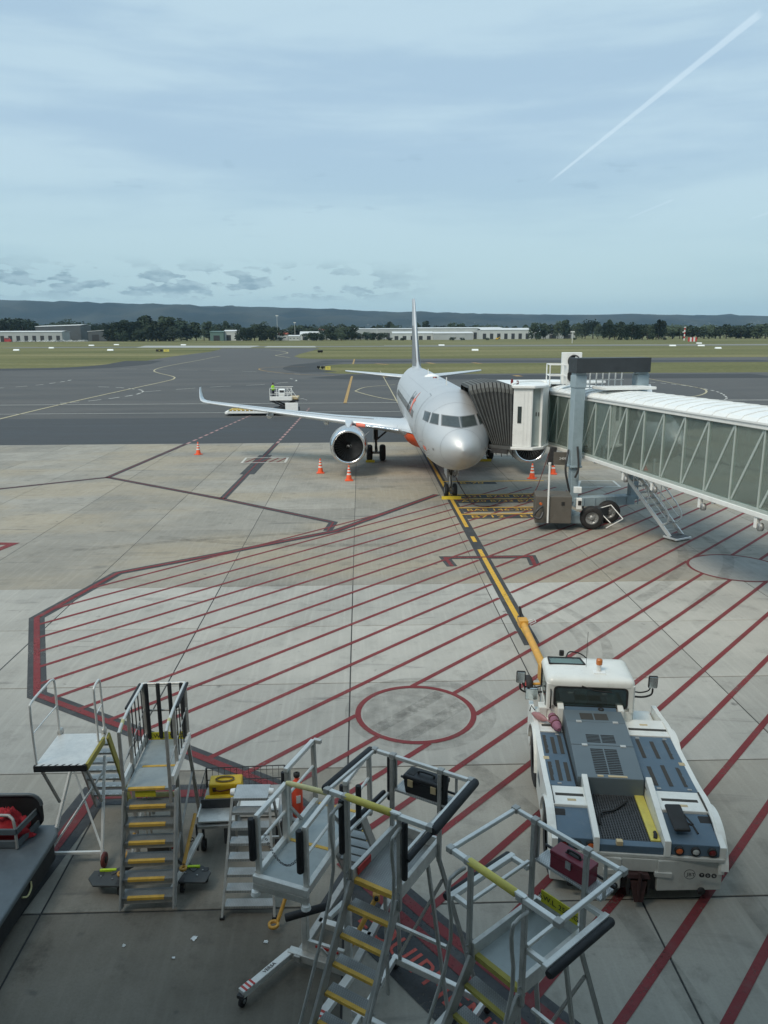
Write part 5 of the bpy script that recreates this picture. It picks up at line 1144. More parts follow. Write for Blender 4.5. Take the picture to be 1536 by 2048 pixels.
m.loft(rings); m.build('bag_skin','pink_plastic',bg); MB().tube([c0+Vector((-.1,.12,.1)),c0+Vector((-.16,.2,.16)),c0+Vector((-.2,.16,.06))],.012,5).build('bag_tie','vent_black',bg)

# tow bar on the lead-in line
tbr = thing('tow_bar',(4.6,19.5,0),0,'orange aircraft tow bar with small wheels ahead of the tractor','tow bar')
def tw(p): return p - Vector((4.6,19.5,0))
h0 = tw(Vector((4.50,17.3,.55))); h1 = tw(Vector((4.62,20.6,.55)))
MB().tube([h0,h0.lerp(h1,.06),h0.lerp(h1,.9),h1],[.09,.10,.095,.085],14).build('bar','tow_orange',tbr)
MB().box(h0+Vector((0,.1,-.05)),(.3,.5,.42)).build('axle_frame','tow_orange',tbr,.02)
MB().bar(h0+Vector((0,-.2,.0)),h0+Vector((.05,-2.6,-.05)),.14,.12).build('draw_bar','tow_orange',tbr,.01)
MB().tube([h0+Vector((-.45,.15,-.32)),h0+Vector((.45,.15,-.32))],.035,8).tube([h0+Vector((0,.15,-.05)),h0+Vector((0,.15,-.32))],.05,8).build('axle','tow_orange',tbr)
for s in (-1,1):
    c = h0+Vector((s*.42,.15,-.32)); ty = MB().lathe([(.11,-.07),(.19,-.08),(.228,-.04),(.228,.04),(.19,.08),(.11,.07)],20,c,'X').build('tyre','rubber',tbr); MB().lathe([(.01,-.05),(.06,-.06),(.11,-.06),(.115,.06),(.06,.06),(.01,.05)],14,c,'X').build('rim','hazard_red',ty)
hd = MB().box(h1+Vector((0,.12,.02)),(.26,.32,.22)).build('head','tow_orange',tbr,.02)
MB().box(h1+Vector((0,.36,.02)),(.18,.25,.16)).build('head_block','gear_dark',hd,.01)
MB().tube([h1+Vector((-.03,.35,.1)),h1+Vector((-.06,.38,.42))],.022,6).tube([h1+Vector((.05,.45,.08)),h1+Vector((.02,.62,.3))],.018,6).build('lever','vent_black',hd)
MB().tube([h1+Vector((.12,-.25,.1)),h1+Vector((.3,-.2,.16)),h1+Vector((.3,.0,.16)),h1+Vector((.12,.05,.1))],.014,6).build('grab_handle','aluminium',hd)

# ------------------------------------------------------------------ maintenance stands in the equipment area
def V(*a): return Vector(a)
def pad(parent, a, b, r=.045, name='foam_pad'): return MB().tube([a,a.lerp(b,.02),a.lerp(b,.98),b],[r*.8,r,r,r*.8],10).build(name,'pad_black',parent)
def caster(parent, p, r=.075, ring='rubber'):
    c = MB().box((p[0],p[1],2*r+.04),(.09,.09,.05)).build('caster_fork','gear_dark',parent)
    w = MB().lathe([(.3*r,-.025),(r,-.028),(r,.028),(.3*r,.025)],16,(p[0],p[1]+.02,r),'X').build('caster_wheel',ring,c); MB().lathe([(.001,-.03),(.4*r,-.03),(.4*r,.03),(.001,.03)],10,(p[0],p[1]+.02,r),'X').build('caster_hub','hub',w); return c
def treads(parent, n, x0, x1, y, z, run, rise, depth, mt, nose, nx0=None, nx1=None, nth=.045):
    for k in range(n):
        yy, zz = y-run*k, z-rise*k
        t = MB().bx(x0,x1,yy,yy+depth,zz-.035,zz).build('tread',mt,parent)
        if nose: MB().bx(nx0 if nx0 is not None else x0+.005, nx1 if nx1 is not None else x1-.005, yy-.004, yy+nth, zz-.03, zz+.006).build('nosing',nose,t)
def hazard(parent, a, b, w, n=6, up=V(0,0,1)):
    a=V(*a); b=V(*b)
    for k in range(n):
        p = a.lerp(b,k/n); q = a.lerp(b,(k+1)/n); MB().bar(p,q,w,.012,up).build('hazard_stripe','hazard_red' if k%2==0 else 'hazard_white',parent)

# --- tall caged stair stands (two of a kind, at different angles)
def caged_stand(label, org, yaw, nose, deckmt, dz=2.75):
    t = thing('access_stand',(org[0],org[1],0),rad(yaw),label,'access stand','caged aluminium stair stands')
    w = .27; L = .98; rz = dz+1.05; cx0, cx1, cy0, cy1 = -.57, .71, -.06, .92
    MB().bx(-w,w,0,L,dz-.03,dz).build('deck',deckmt,t)
    MB().bx(-w,w,-.006,.05,dz-.05,dz+.006).build('nosing',nose,t)
    for sx in (-1,1):
        MB().bar(V(sx*(w+.025),-.02,dz+.05),V(sx*(w+.025),L,dz+.05),.05,.17).build('kick_board','aluminium',t,.006)
        MB().bar(V(sx*(w+.03),.0,dz-.02),V(sx*(w+.03),-.153*11.3,dz-.25*11.3+.07),.035,.13,(0,.85,.5)).build('stringer','aluminium_dull',t,.004)
    treads(t, 10, -w, w, -.153, dz-.25, .153, .25, .17, 'checker_dark', nose)
    MB().bx(-w,w,L-.04,L,dz,dz+.14).build('toe_board','aluminium',t,.005)
    # cage
    c = [V(cx0,cy0,rz),V(cx0,cy1,rz),V(cx1,cy1,rz),V(cx1,cy0,rz)]
    MB().bar(c[0],c[1],.045).build('top_rail','aluminium_light',t,.008); MB().bar(c[1],c[2],.045).build('top_rail','aluminium_light',t,.008); MB().bar(c[2],c[3],.045).build('top_rail','aluminium_light',t,.008)
    MB().bar(c[0],V(-.33,cy0,rz),.055).build('top_rail','aluminium_light',t,.008); MB().bar(V(.27,cy0,rz),c[3],.055).build('top_rail','aluminium_light',t,.008)
    g = MB().tube([V(-.33,cy0,rz+.01),V(-.32,cy0,rz+.01),V(.24,cy0,rz+.01),V(.25,cy0,rz+.01)],[.03,.04,.04,.03],12).build('gate_bar','bar_yellow',t); MB().bar(V(.24,cy0,rz+.02),V(.36,cy0,rz+.02),.05,.04).build('gate_latch','aluminium_light',g,.005)
    for x,y in ((-.33,-.03),(.33,-.03),(-.31,.9),(.33,.9)):
        MB().bar(V(x,y,dz-.12),V(x,y,rz-.02),.05,.045,(0,1,0)).build('post','aluminium_dull',t,.006)
    for x0,xo,pads in ((-.36,cx0,1),(.36,cx1,1)):
        s = 1 if xo>0 else -1
        MB().bar(V(x0,-.02,rz-.5),V(x0,.9,rz-.5),.035).build('mid_rail','aluminium_light',t,.006)
    for q in c + [V(-.33,cy0,rz),V(.3,cy0,rz),V(-.31,cy1,rz),V(.33,cy1,rz)]: MB().box(q+V(0,0,.004),(.075,.075,.062)).build('rail_clamp','aluminium_dull',t,.008)
    for x in (-.33,.33):
        for z in (dz+.02,dz+.1): MB().tube([V(x,-.07,z),V(x,-.045,z)],.013,6).build('bolt','gear_metal',t)
    for sx in (-1,1):
        for k in range(1,9): MB().tube([V(sx*(w+.05),-.153*k+.06,dz-.25*k-.02),V(sx*(w+.058),-.153*k+.06,dz-.25*k-.02)],.014,6).build('bolt','gear_metal',t)
    MB().bx(-w-.051,-w-.0505,.35,.75,dz,dz+.1).build('maker_label','hazard_white',t)
    # handrails beside the steps
    for x in (-.40,.37):
        MB().tube(smooth_line([V(x,-.04,rz-.12),V(x,-.2,rz-.13),V(x,-.26,rz-.25),V(x,-.3,dz-.1),V(x,-.153*9,dz-.25*9+.15)],4),.02,7).build('handrail','aluminium_dull',t)
        for k in (3,8): MB().bar(V(x,-.153*k-.02,dz-.25*k+.16),V(x*.76,-.153*k+.03,dz-.25*k+.02),.022).build('handrail_bracket','aluminium',t)
    # rear legs and base frame on casters
    for x in (-.30,.30):
        MB().bar(V(x,L-.06,dz-.05),V(x*2.0,L+.62,.22),.05,.045).build('leg','aluminium_dull',t,.005); MB().bar(V(x,L-.3,dz-.05),V(x*1.5,L+.05,.22),.04).build('leg','aluminium_dull',t,.005)
    for y in (L+.62, L-.4): MB().bar(V(-.72,y,.2),V(.72,y,.2),.07,.1).build('base_beam','aluminium_light',t,.008)
    for x in (-.68,.68): MB().bar(V(x,L+.62,.21),V(x*.6,-1.6,.2),.06,.09).build('base_beam','aluminium_light',t,.008)
    MB().bar(V(-.36,L+.1,1.3),V(.36,L+.1,1.3),.04).build('cross_brace','aluminium',t); MB().bar(V(-.58,L+.55,.35),V(.33,L+.02,2.3),.03).build('cross_brace','aluminium_dull',t)
    for x,y in ((-.7,L+.66),(.7,L+.66),(-.45,-1.5),(.45,-1.5)): caster(t,(x,y))
    # tray across the back
    MB().bx(-.28,.52,cy1-.03,cy1+.19,rz-.44,rz-.41).build('tool_tray','checker',t,.004)
    for x in (-.28,.52): MB().bar(V(x,cy1+.02,rz-.43),V(x,cy1+.02,rz),.025).build('tray_hanger','aluminium_dull',t)
    MB().tube([V(-.30,cy1+.18,rz-.36),V(.54,cy1+.18,rz-.36)],.015,6).build('tray_rail','gear_dark',t)
    return t, dz, rz, (cx0,cx1,cy0,cy1)
tE, dz, rz, cc = caged_stand('tall caged stair stand with black pads and a black toolbox on its tray', (.10,7.30), -33, 'nosing', 'checker_dark')
pad(tE, V(cc[0]-.045,cc[2],rz), V(cc[0]-.045,cc[3],rz)); pad(tE, V(cc[1]+.045,cc[2]-.03,rz-.01), V(cc[1]+.045,cc[3]+.03,rz-.01),.05)
for x,y,a,b in ((-.40,.3,-.08,-.62),(.40,-.04,-.06,-.75),(-.36,.93,-.03,-.6),(.38,.93,-.03,-.65),(-.41,-.03,-.08,-.75)): pad(tE, V(x,y,rz+a), V(x,y,rz+b),.035)
pad(tE, V(-.42,-.02,rz-.5), V(-.42,.9,rz-.5),.03); pad(tE, V(.43,-.05,rz-.5), V(.43,.9,rz-.5),.035)
MB().bx(-.26,-.248,.05,.32,dz+.03,dz+.12).build('maker_plate','hazard_red',tE)
# knob arm pads low at the front and side
for a,b,c_ in ((V(.55,.35,.78),V(.66,.62,.9),V(.60,.85,1.0)),): 
    MB().bar(a,b,.1,.06).build('buffer_arm','aluminium_light',tE,.01); pad(tE, a+V(.07,0,0), b+V(.07,0,0), .06)
MB().bar(V(.45,.5,.25),V(.6,.5,.8),.06).build('buffer_post','aluminium',tE)
tF, dz, rz, cc = caged_stand('tall caged stair stand with a yellow gate bar and a red toolbox on its tray', (1.24,6.12), -51, 'nosing_olive', 'deck_grey')
# outrigger buffers either side of the deck
for s,x in ((1,.58),(-1,-.58)):
    f = MB().bar(V(x,-.05,rz-.56),V(x,.92,rz-.56),.06).build('buffer_rail','aluminium_light',tF,.008)
    pad(f, V(x+s*.055,-.06,rz-.585), V(x+s*.055,.92,rz-.585),.045)
    for y in (.0,.88): MB().bar(V(s*.34,y,rz-.56),V(x,y,rz-.56),.05).build('buffer_arm','aluminium_light',tF,.006)
sg_ = MB().bx(-.2,.25,.925,.938,dz+.15,dz+.29).build('load_sign','sign_yellow',tF); text('sign_lettering','S.W.L. 250KG',.085,'ink',sg_,frame((.02,.922,dz+.22),(1,0,0),(0,0,1)),.001)

# --- lift platform with padded posts (between the two)
tD = thing('lift_platform',(-1.0,7.97,0),rad(-23),'cantilevered aluminium work platform with black padded posts and a sagging chain','work platform')
dz, rz = 2.3, 3.12; w=.32; L1=.72; L2=1.62
MB().bx(-w,w,0,L2,dz-.03,dz).build('deck','deck_grey',tD)
MB().bar(V(-w-.05,-.03,dz),V(w+.05,-.03,dz),.07,.1).build('front_beam','aluminium_light',tD,.008); MB().bar(V(-w-.05,-.035,dz-.1),V(w+.05,-.035,dz-.1),.06,.09).build('front_beam','aluminium',tD,.008)
for sx in (-1,1):
    MB().bar(V(sx*(w+.02),0,dz+.02),V(sx*(w+.02),L2,dz+.02),.07,.11).build('side_beam','aluminium',tD,.008)
    MB().tube([V(sx*(w+.02),-.05,dz-.16),V(sx*(w+.02),-.05,dz-.21)],[.05,.06],12).build('bumper_foot','white_steel',tD)
    MB().bar(V(sx*w,.02,dz),V(sx*w,.02,rz),.065,.06,(0,1,0)).build('post','aluminium',tD,.008); pad(tD, V(sx*w-.055,-.02,rz-.02), V(sx*w-.055,-.02,rz-.58),.045)
    MB().bar(V(sx*w,-.01,rz),V(sx*w,L1,rz),.055).build('top_rail','aluminium_light',tD,.008)
    MB().tube([V(sx*w,.03,dz+.45),V(sx*w,L1,dz+.45)],.02,8).build('mid_rail','aluminium_light',tD)
    MB().bar(V(sx*w,L1,dz-.1),V(sx*w,L1,rz+.02),.075,.065,(0,1,0)).build('post','aluminium',tD,.008)
    MB().bar(V(sx*w,L1+.04,rz-.3),V(sx*w,L1+.42,dz+.05),.035).build('knee_brace','aluminium_dull',tD)
    MB().bar(V(sx*(w+.1),L1+.25,dz-.05),V(sx*(w+.1),L1+.25,rz+.06),.07,.06,(0,1,0)).build('post','aluminium_dull',tD,.008)
    MB().bar(V(sx*(w+.1),L1+.2,rz+.06),V(sx*(w+.1),L2+.1,rz+.06),.06).build('rear_rail','aluminium_light',tD,.008)
    MB().bar(V(sx*(w+.1),L2+.1,rz+.06),V(sx*(w+.1),L2+.14,dz-.1),.06).build('post','aluminium_dull',tD,.008)
    MB().tube([V(sx*(w+.1),L1+.3,dz+.5),V(sx*(w+.1),L2+.1,dz+.5)],.02,8).build('mid_rail','aluminium_light',tD)
    pad(tD, V(sx*(w+.1)-.06,L1+.25,rz), V(sx*(w+.1)-.06,L1+.25,dz+.1),.035)
MB().bar(V(-w-.1,L2+.12,rz+.06),V(-w+.02,L2+.12,rz+.06),.06).build('rear_rail','aluminium',tD,.008)
MB().tube([V(-w+.02,L1,rz+.03),V(-w+.06,L1,rz+.03),V(w-.06,L1,rz+.02),V(w-.02,L1,rz+.02)],[.025,.034,.034,.025],12).build('gate_bar','bar_pale',tD)
MB().tube([V(w,L1+.02,rz+.03),V(w+.03,L1+.05,rz+.22)],.018,6).build('gate_lever','gear_dark',tD)
for y in (L1+.02,L2-.03): MB().bx(-w+.02,w-.02,y,y+.05,dz,dz+.008).build('nosing','nosing',tD)
ch = MB()
for k in range(26):
    f=k/25; p=V(-w+.05+(2*w-.1)*f, .10, dz+.52-.34*4*f*(1-f)); a = (k%2)*PI/2
    ch.tube([p+V(.016*math.cos(t),.012*math.sin(t)*math.cos(a),.012*math.sin(t)*math.sin(a)) for t in [2*PI*i/8 for i in range(9)]],.0045,4,False)
tag(ch.build('safety_chain','gear_dark',tD),kind='stuff')
for k in range(5):   # rear steps under the deck
    z = dz-.3-.27*k; y = L2+.05+.16*k; q = MB().bx(-w,w,y,y+.2,z-.03,z).build('tread','checker_dark',tD); MB().bx(-w,w,y+.15,y+.204,z-.028,z+.006).build('nosing','nosing',q)
for sx in (-1,1): MB().bar(V(sx*(w+.03),L2,dz-.05),V(sx*(w+.03),L2+1.15,.2),.04,.14,(0,-.85,.5)).build('stringer','aluminium_dull',tD,.005)
# mast, base and outriggers
for x in (-.33,.33): MB().bar(V(x,1.16,.15),V(x,1.16,dz-.05),.09,.08,(0,1,0)).build('mast','aluminium',tD,.008)
MB().bx(-.28,.28,1.11,1.16,.28,.46).build('mast_plate','aluminium',tD,.006); MB().bx(-.15,.2,1.095,1.109,.4,.43).build('warning_strip','hazard_red',tD)
MB().bar(V(-.56,1.09,.2),V(.46,1.09,.2),.12,.12).build('base_beam','aluminium',tD,.01); MB().bar(V(-.42,1.75,.2),V(.42,1.75,.2),.1,.1).build('base_beam','aluminium',tD,.01)
for x in (-.4,.4): MB().bar(V(x,1.0,.2),V(x,2.9,.2),.1,.1).build('base_beam','aluminium_dull',tD,.01)
def wl(o, p):  # world point into the local frame of a thing
    M_ = Matrix.Translation(o.location) @ Matrix.Rotation(o.rotation_euler.z,4,'Z'); return M_.inverted() @ Vector(p)
a = V(-.53,1.09,.2); b = wl(tD,(-1.66,8.50,.2)); og = MB().bar(a,b,.11,.09).build('outrigger','aluminium_light',tD,.01)
hazard(og, tuple(a.lerp(b,.78)+V(0,0,.052)), tuple(a.lerp(b,1.0)+V(0,0,.052)), .108, 6); caster(tD,(b.x,b.y),.07)
q = a.lerp(b,.45)+V(0,0,.05); dd=(b-a).normalized(); text('maker_lettering','VERSA',.075,'ink',og,frame(q,tuple(-dd),tuple(V(0,0,1).cross(-dd))),.001)
a = V(.43,1.09,.2); b = wl(tD,(-.66,8.0,.2)); og = MB().bar(a,b,.11,.09).build('outrigger','aluminium_light',tD,.01); hazard(og, tuple(a.lerp(b,.8)+V(0,0,.052)), tuple(b+V(0,0,.052)), .108, 5); caster(tD,(b.x,b.y),.07)
pad(tD, wl(tD,G(570,1836,1.0)), wl(tD,G(655,1812,1.05)), .055, 'buffer_bar')
MB().bar(wl(tD,G(658,1835,1.0)),wl(tD,G(688,1806,1.05)),.07).build('buffer_arm','aluminium_light',tD,.008)
tb0 = wl(tD,(-1.33,9.85,.12)); tb1 = wl(tD,(-1.02,10.35,.85)); tbo = MB().tube([tb0,tb0.lerp(tb1,.2),tb1],.03,8).build('tow_handle','tow_orange',tD)
MB().lathe([(.05,-.02),(.085,-.02),(.085,.02),(.05,.02),(.05,-.02)],18,tb0-V(.03,.06,-.0)).build('tow_eye','tow_orange',tbo)
# second tow bar folded up under the caged stand
e0 = G(750,1800,.9); e1 = G(692,1910,.35); o = thing('folded_tow_bar',tuple(e1),0,'orange folded tow bar standing under the black-padded caged stand','tow bar')
MB().tube([e1-e1,(e0-e1)*.9,e0-e1],.035,8).build('bar','tow_orange',o); MB().box(e0-e1+V(.02,.04,.03),(.1,.12,.12)).build('eye','tow_orange',o,.02)
MB().lathe([(.012,-.055),(.03,-.055),(.03,.055),(.012,.055)],12,e0-e1+V(.02,.0,.05),'Y').build('eye_hole','vent_black',o)
MB().tube([V(0,0,0),V(-.02,-.03,-.14),V(.0,-.08,-.2)],.02,6).build('hook','tow_orange',o)

# --- stair with the load sign (B)
tB = thing('stair_stand',(-3.42,10.88,0),rad(1.5),'grey aluminium stair with yellow step edges and a yellow load sign on its platform','access stand')
dz, rz = 1.75, 2.82; w=.33; L=1.5
MB().bx(-w,w,0,L,dz-.04,dz).build('deck','deck_grey',tB)
MB().bx(-w+.03,w-.06,-.006,.05,dz-.03,dz+.006).build('nosing','nosing',tB); MB().bx(-w+.1,w-.03,.62,.67,dz,dz+.008).build('nosing','nosing',tB)
MB().bx(-.2,.12,.02,.035,dz-.16,dz-.05).build('notice','sign_yellow',tB)
for k in range(1,7):
    y = -.10*k; z = dz-.25*k; x1 = w+.12*(k>3); tr_ = MB().bx(-w-.03*(k>4),w+.10,y,y+.22,z-.04,z).build('tread','checker_dark',tB); MB().bx(-w+.06,w-.04,y-.005,y+.05,z-.038,z+.006).build('nosing','nosing',tr_)
    MB().bx(-w-.03*(k>4),w+.1,y+.015,y+.03,z-.11,z-.04).build('tread_lip','aluminium_dull',tr_)
for x in (-w-.035,w+.115): MB().bar(V(x,.05,dz-.05),V(x,-.62,.08),.03,.2,(0,-.9,.4)).build('stringer','aluminium_dull',tB,.005)
for sx in (-1,1):
    x = sx*(w+.03)
    MB().bar(V(x,0,dz-.9 if sx<0 else dz-.6),V(x,-.0,rz-.08),.05,.045,(0,1,0)).build('post','aluminium_dull',tB,.006)
    MB().bar(V(x,.55,dz-.05),V(x,.55,rz),.055,.05,(0,1,0)).build('post','aluminium_dull',tB,.006); MB().bar(V(x,L,dz-.05),V(x,L,rz),.05,.045,(0,1,0)).build('post','aluminium_dull',tB,.006)
    MB().tube([V(x,0,rz-.1),V(x,.1,rz-.05),V(x,.55,rz),V(x,L,rz)],.025,8).build('handrail','aluminium_light',tB); pad(tB, V(x+sx*.045,.6,rz), V(x+sx*.045,L,rz),.025)
    MB().tube([V(x,.02,rz-.105),V(x,.26,rz-.02)],.03,8).build('grip_sleeve','bar_pale',tB)
    for k in range(4): MB().tube([V(x,.75+.2*k,dz),V(x,.75+.2*k,rz)],.011,6).build('baluster','gear_dark',tB)
    MB().tube([V(x,0,dz+.35),V(x,L,dz+.62)],.012,6).build('mid_rail','aluminium_dull',tB)
    MB().bar(V(x+sx*.02,.1,dz+.06),V(x+sx*.02,L,dz+.06),.05,.16).build('kick_board','aluminium_light',tB,.006)
    MB().bar(V(x,L-.05,dz-.05),V(x*1.15,L+.25,.12),.06,.05).build('leg','aluminium_dull',tB,.006); MB().bar(V(x,.5,dz-.05),V(x,.45,.12),.06,.05).build('leg','aluminium_dull',tB,.006)
    MB().bar(V(x,.1,.5),V(x*1.05,L+.1,1.1),.03).build('side_brace','aluminium_dull',tB)
hazard(tB, (-w-.03,-.03,dz-1.35), (-w-.03,-.03,dz-.9), .05, 6, V(0,1,0)); hazard(tB, (w+.03-.02,-.03,dz-1.2), (w+.03-.02,-.03,dz-.9), .05, 5, V(0,1,0))
MB().tube([V(-w-.03,L,rz),V(w+.03,L,rz)],.028,8).build('end_rail','aluminium_light',tB); MB().tube([V(-w,L,rz-.5),V(w,L,rz-.5)],.02,8).build('end_rail','aluminium_dull',tB)
for k in range(4): pad(tB, V(-w+.03+.2*k,L-.03,rz+.02), V(-w+.03+.2*k,L-.03,dz+.05),.035)
sg_ = MB().bx(-w+.04,w-.02,L-.03,L-.015,dz+.02,dz+.16).build('load_sign','sign_yellow',tB); text('sign_lettering','S.W.L 150KG',.11,'ink',sg_,frame((0,L-.034,dz+.09),(1,0,0),(0,0,1)),.001)
MB().bx(-.15,.2,.25,.4,.3,.5).build('stair_weight','cabinet',tB)
for z in (.75,1.0,1.25): MB().tube([V(-.12,.6,z),V(.3,.6,z)],.045,10).build('stowed_tube','bar_pale',tB)
MB().bx(-.22,-.19,.5,.53,.15,1.6).build('inner_post','aluminium',tB); MB().bx(-.15,-.12,.5,.53,.15,1.6).build('inner_post','aluminium_dull',tB)
# outriggers with bright strips and drop-down handles
for sx,px in ((-1,-.68),(1,.66)):
    f = MB().prism([(px-.22,-.25),(px+.2,-.28),(px+.26,-.05),(px+.1,.12),(px-.3,.10),(px-.34,-.08)] , .2, .23).build('outrigger_plate','plate_dark',tB,.004)
    MB().bx(px-.2,px+.06,.06,.1,.231,.262).build('reflective_strip','hi_strip',f)
    for dx,dy in ((-.15,-.05),(.05,-.12),(.12,0)): MB().tube([V(px+dx,dy,.23),V(px+dx,dy,.245)],.014,6).build('bolt','gear_metal',f)
    caster(tB,(px-.18*sx,-.2),.085); caster(tB,(px+.16*sx,.02),.085)
    MB().bar(V(px,.0,.2),V(sx*.35,.3,.22),.08).build('outrigger_arm','plate_dark',tB)
    h0 = V(sx*.50,-.08,.42) if sx>0 else V(-.50,-.02,.32); h1 = V(sx*.58,.62,.85) if sx>0 else V(-.36,.35,.72)
    th = MB().tube([h0,h0.lerp(h1,.12),h1],[.03,.032,.028],8).build('tow_handle','tow_orange',tB)
    MB().lathe([(.028,-.018),(.06,-.02),(.062,.02),(.028,.018),(.028,-.018)],16,h0-V(0,.06,.03)).build('tow_eye','tow_orange',th)
MB().lathe([(.045,-.01),(.05,.0),(.045,.01)],10,(.57,.26,.62)).build('handle_strap','vent_black',tB)

# --- small step ladder (C)
tC = thing('step_ladder',(-1.79,10.5,0),rad(-1),'narrow aluminium step ladder with a checker-plate top','step ladder')
n=8; zt=1.66
MB().hexa([V(-.27,.20,zt-.05),V(.27,.20,zt-.05),V(.27,.58,zt-.05),V(-.27,.58,zt-.05),V(-.27,.20,zt),V(.27,.20,zt),V(.27,.58,zt),V(-.27,.58,zt)]).build('top_plate','checker',tC,.008)
for k in range(1,n):
    z = zt - .212*k; y = .23-.085*k; hw = .27+.014*k; MB().bx(-hw,hw,y,y+.17,z-.05,z).build('tread','checker',tC,.005)
for sx in (-1,1):
    MB().bar(V(sx*.29,.25,zt-.02),V(sx*.40,-.42,.03),.035,.05,(0,-.9,.4)).build('stringer','aluminium',tC,.004); MB().bar(V(sx*.29,.52,zt-.05),V(sx*.40,.95,.03),.035,.045).build('rear_leg','aluminium_dull',tC,.004)
    MB().box(V(sx*.40,-.42,.02),(.07,.07,.04)).build('foot','rubber',tC,.008); MB().box(V(sx*.40,.95,.02),(.07,.07,.04)).build('foot','rubber',tC,.008)
    MB().tube([V(sx*.27,.4,zt-.02),V(sx*.34,.4,zt-.02)],[.06,.05],12).build('end_roller','white_steel',tC)
for z,y in ((1.1,.70),(.5,.84)): MB().bar(V(-.36,y,z),V(.36,y,z),.035).build('rear_brace','aluminium_dull',tC)

# --- low platform ladder on red wheels (A)
tA = thing('platform_ladder',(-4.87,11.7,0),0,'pale aluminium platform ladder on red wheels with bent tube rails','platform ladder')
dz=2.0
dk = MB().bx(-.40,.40,-.47,.50,dz-.06,dz).build('deck','aluminium_light',tA,.01)
fe = MB().bx(-.42,.42,-.53,-.475,dz-.11,dz+.002).build('front_edge','pad_black',tA,.01)
for k in range(7): MB().hexa([V(-.38+.11*k,-.528,dz+.003),V(-.31+.11*k,-.528,dz+.003),V(-.27+.11*k,-.478,dz+.003),V(-.34+.11*k,-.478,dz+.003),V(-.38+.11*k,-.528,dz+.006),V(-.31+.11*k,-.528,dz+.006),V(-.27+.11*k,-.478,dz+.006),V(-.34+.11*k,-.478,dz+.006)]).build('edge_stripe','hazard_white',fe)
MB().hexa([V(.40,-.5,dz-.1),V(.44,-.5,dz-.1),V(.44,.35,dz-.1),V(.40,.35,dz-.1),V(.40,-.5,dz+.01),V(.44,-.5,dz+.01),V(.44,.35,dz+.01),V(.40,.35,dz+.01)]).build('side_edge','nosing_olive',tA)
MB().tube(smooth_line([V(-.39,-.45,dz-.02),V(-.40,-.45,dz+.5),V(-.40,-.44,dz+.93),V(-.40,-.36,dz+1.03),V(-.39,.2,dz+1.05),V(-.38,.42,dz+1.04),V(-.37,.48,dz+.96),V(-.37,.48,dz+.5),V(-.37,.48,dz)],6),.02,8).build('guard_rail','aluminium_light',tA)
MB().tube([V(-.40,-.45,dz+.52),V(-.37,.48,dz+.54)],.013,6).build('mid_rail','aluminium_light',tA)
MB().tube(smooth_line([V(.38,.2,dz-.02),V(.38,.2,dz+.5),V(.38,.2,dz+.88),V(.38,.24,dz+.98),V(.39,.40,dz+1.02),V(.39,.48,dz+.95),V(.39,.49,dz+.5),V(.39,.49,dz)],6),.02,8).build('guard_rail','aluminium_light',tA)
MB().tube([V(.38,.2,dz+.5),V(.39,.49,dz+.55)],.013,6).build('mid_rail','aluminium_light',tA)
for sx in (-1,1):
    MB().lathe([(.001,-.03),(.07,-.03),(.07,.03),(.001,.03)],12,(sx*.37,.52,dz+.03),'X').build('hinge','aluminium',tA)
# stair dropping away behind, frame legs towards the viewer
for sx,x in ((-1,-.20),(1,.44)):
    MB().bar(V(x,.50,dz-.05),V(x,1.35,.06),.035,.13,(0,.9,.4)).build('stringer','nosing_olive' if sx>0 else 'aluminium_dull',tA,.004)
    MB().bar(V(sx*.44,-.30,.16),V(-.14 if sx<0 else .38,.42,1.62),.045,.05).build('leg','white_steel',tA,.006)
    wx = sx*.44; wh = MB().lathe([(.05,-.025),(.11,-.03),(.125,-.015),(.125,.015),(.11,.03),(.05,.025)],20,(wx+sx*.05,-.34,.125),'X').build('wheel','wheel_red',tA); MB().lathe([(.001,-.034),(.055,-.034),(.055,.034),(.001,.034)],12,(wx+sx*.05,-.34,.125),'X').build('wheel_hub','vent_black',wh)
    MB().bar(V(wx,-.32,.1),V(wx,-.25,.26),.05,.04).build('wheel_fork','white_steel',tA,.006)
    MB().bar(V(sx*.36,-.42,dz-.08),V(-.28 if sx<0 else .42,-.02,1.02),.04).build('strut','aluminium_dull',tA,.005)
MB().bar(V(-.43,-.27,.22),V(.43,-.27,.22),.045).build('cross_bar','white_steel',tA,.005); MB().bar(V(-.16,.38,1.5),V(.42,.38,1.5),.045).build('cross_bar','white_steel',tA,.005)
MB().bar(V(-.42,-.26,.25),V(.40,.33,1.42),.028).build('cross_brace','white_steel',tA); MB().bar(V(.42,-.22,.25),V(-.16,.37,1.42),.028).build('cross_brace','white_steel',tA)
for k in range(7):
    z=1.78-.24*k; y=.52+.115*k; td=MB().bx(-.20,.44,y,y+.16,z-.035,z).build('tread','aluminium_dull',tA)
    for j in range(5): MB().bx(-.15+.12*j,-.09+.12*j,y-.003,y+.04,z-.001,z+.004).build('edge_stripe','hazard_white',td)

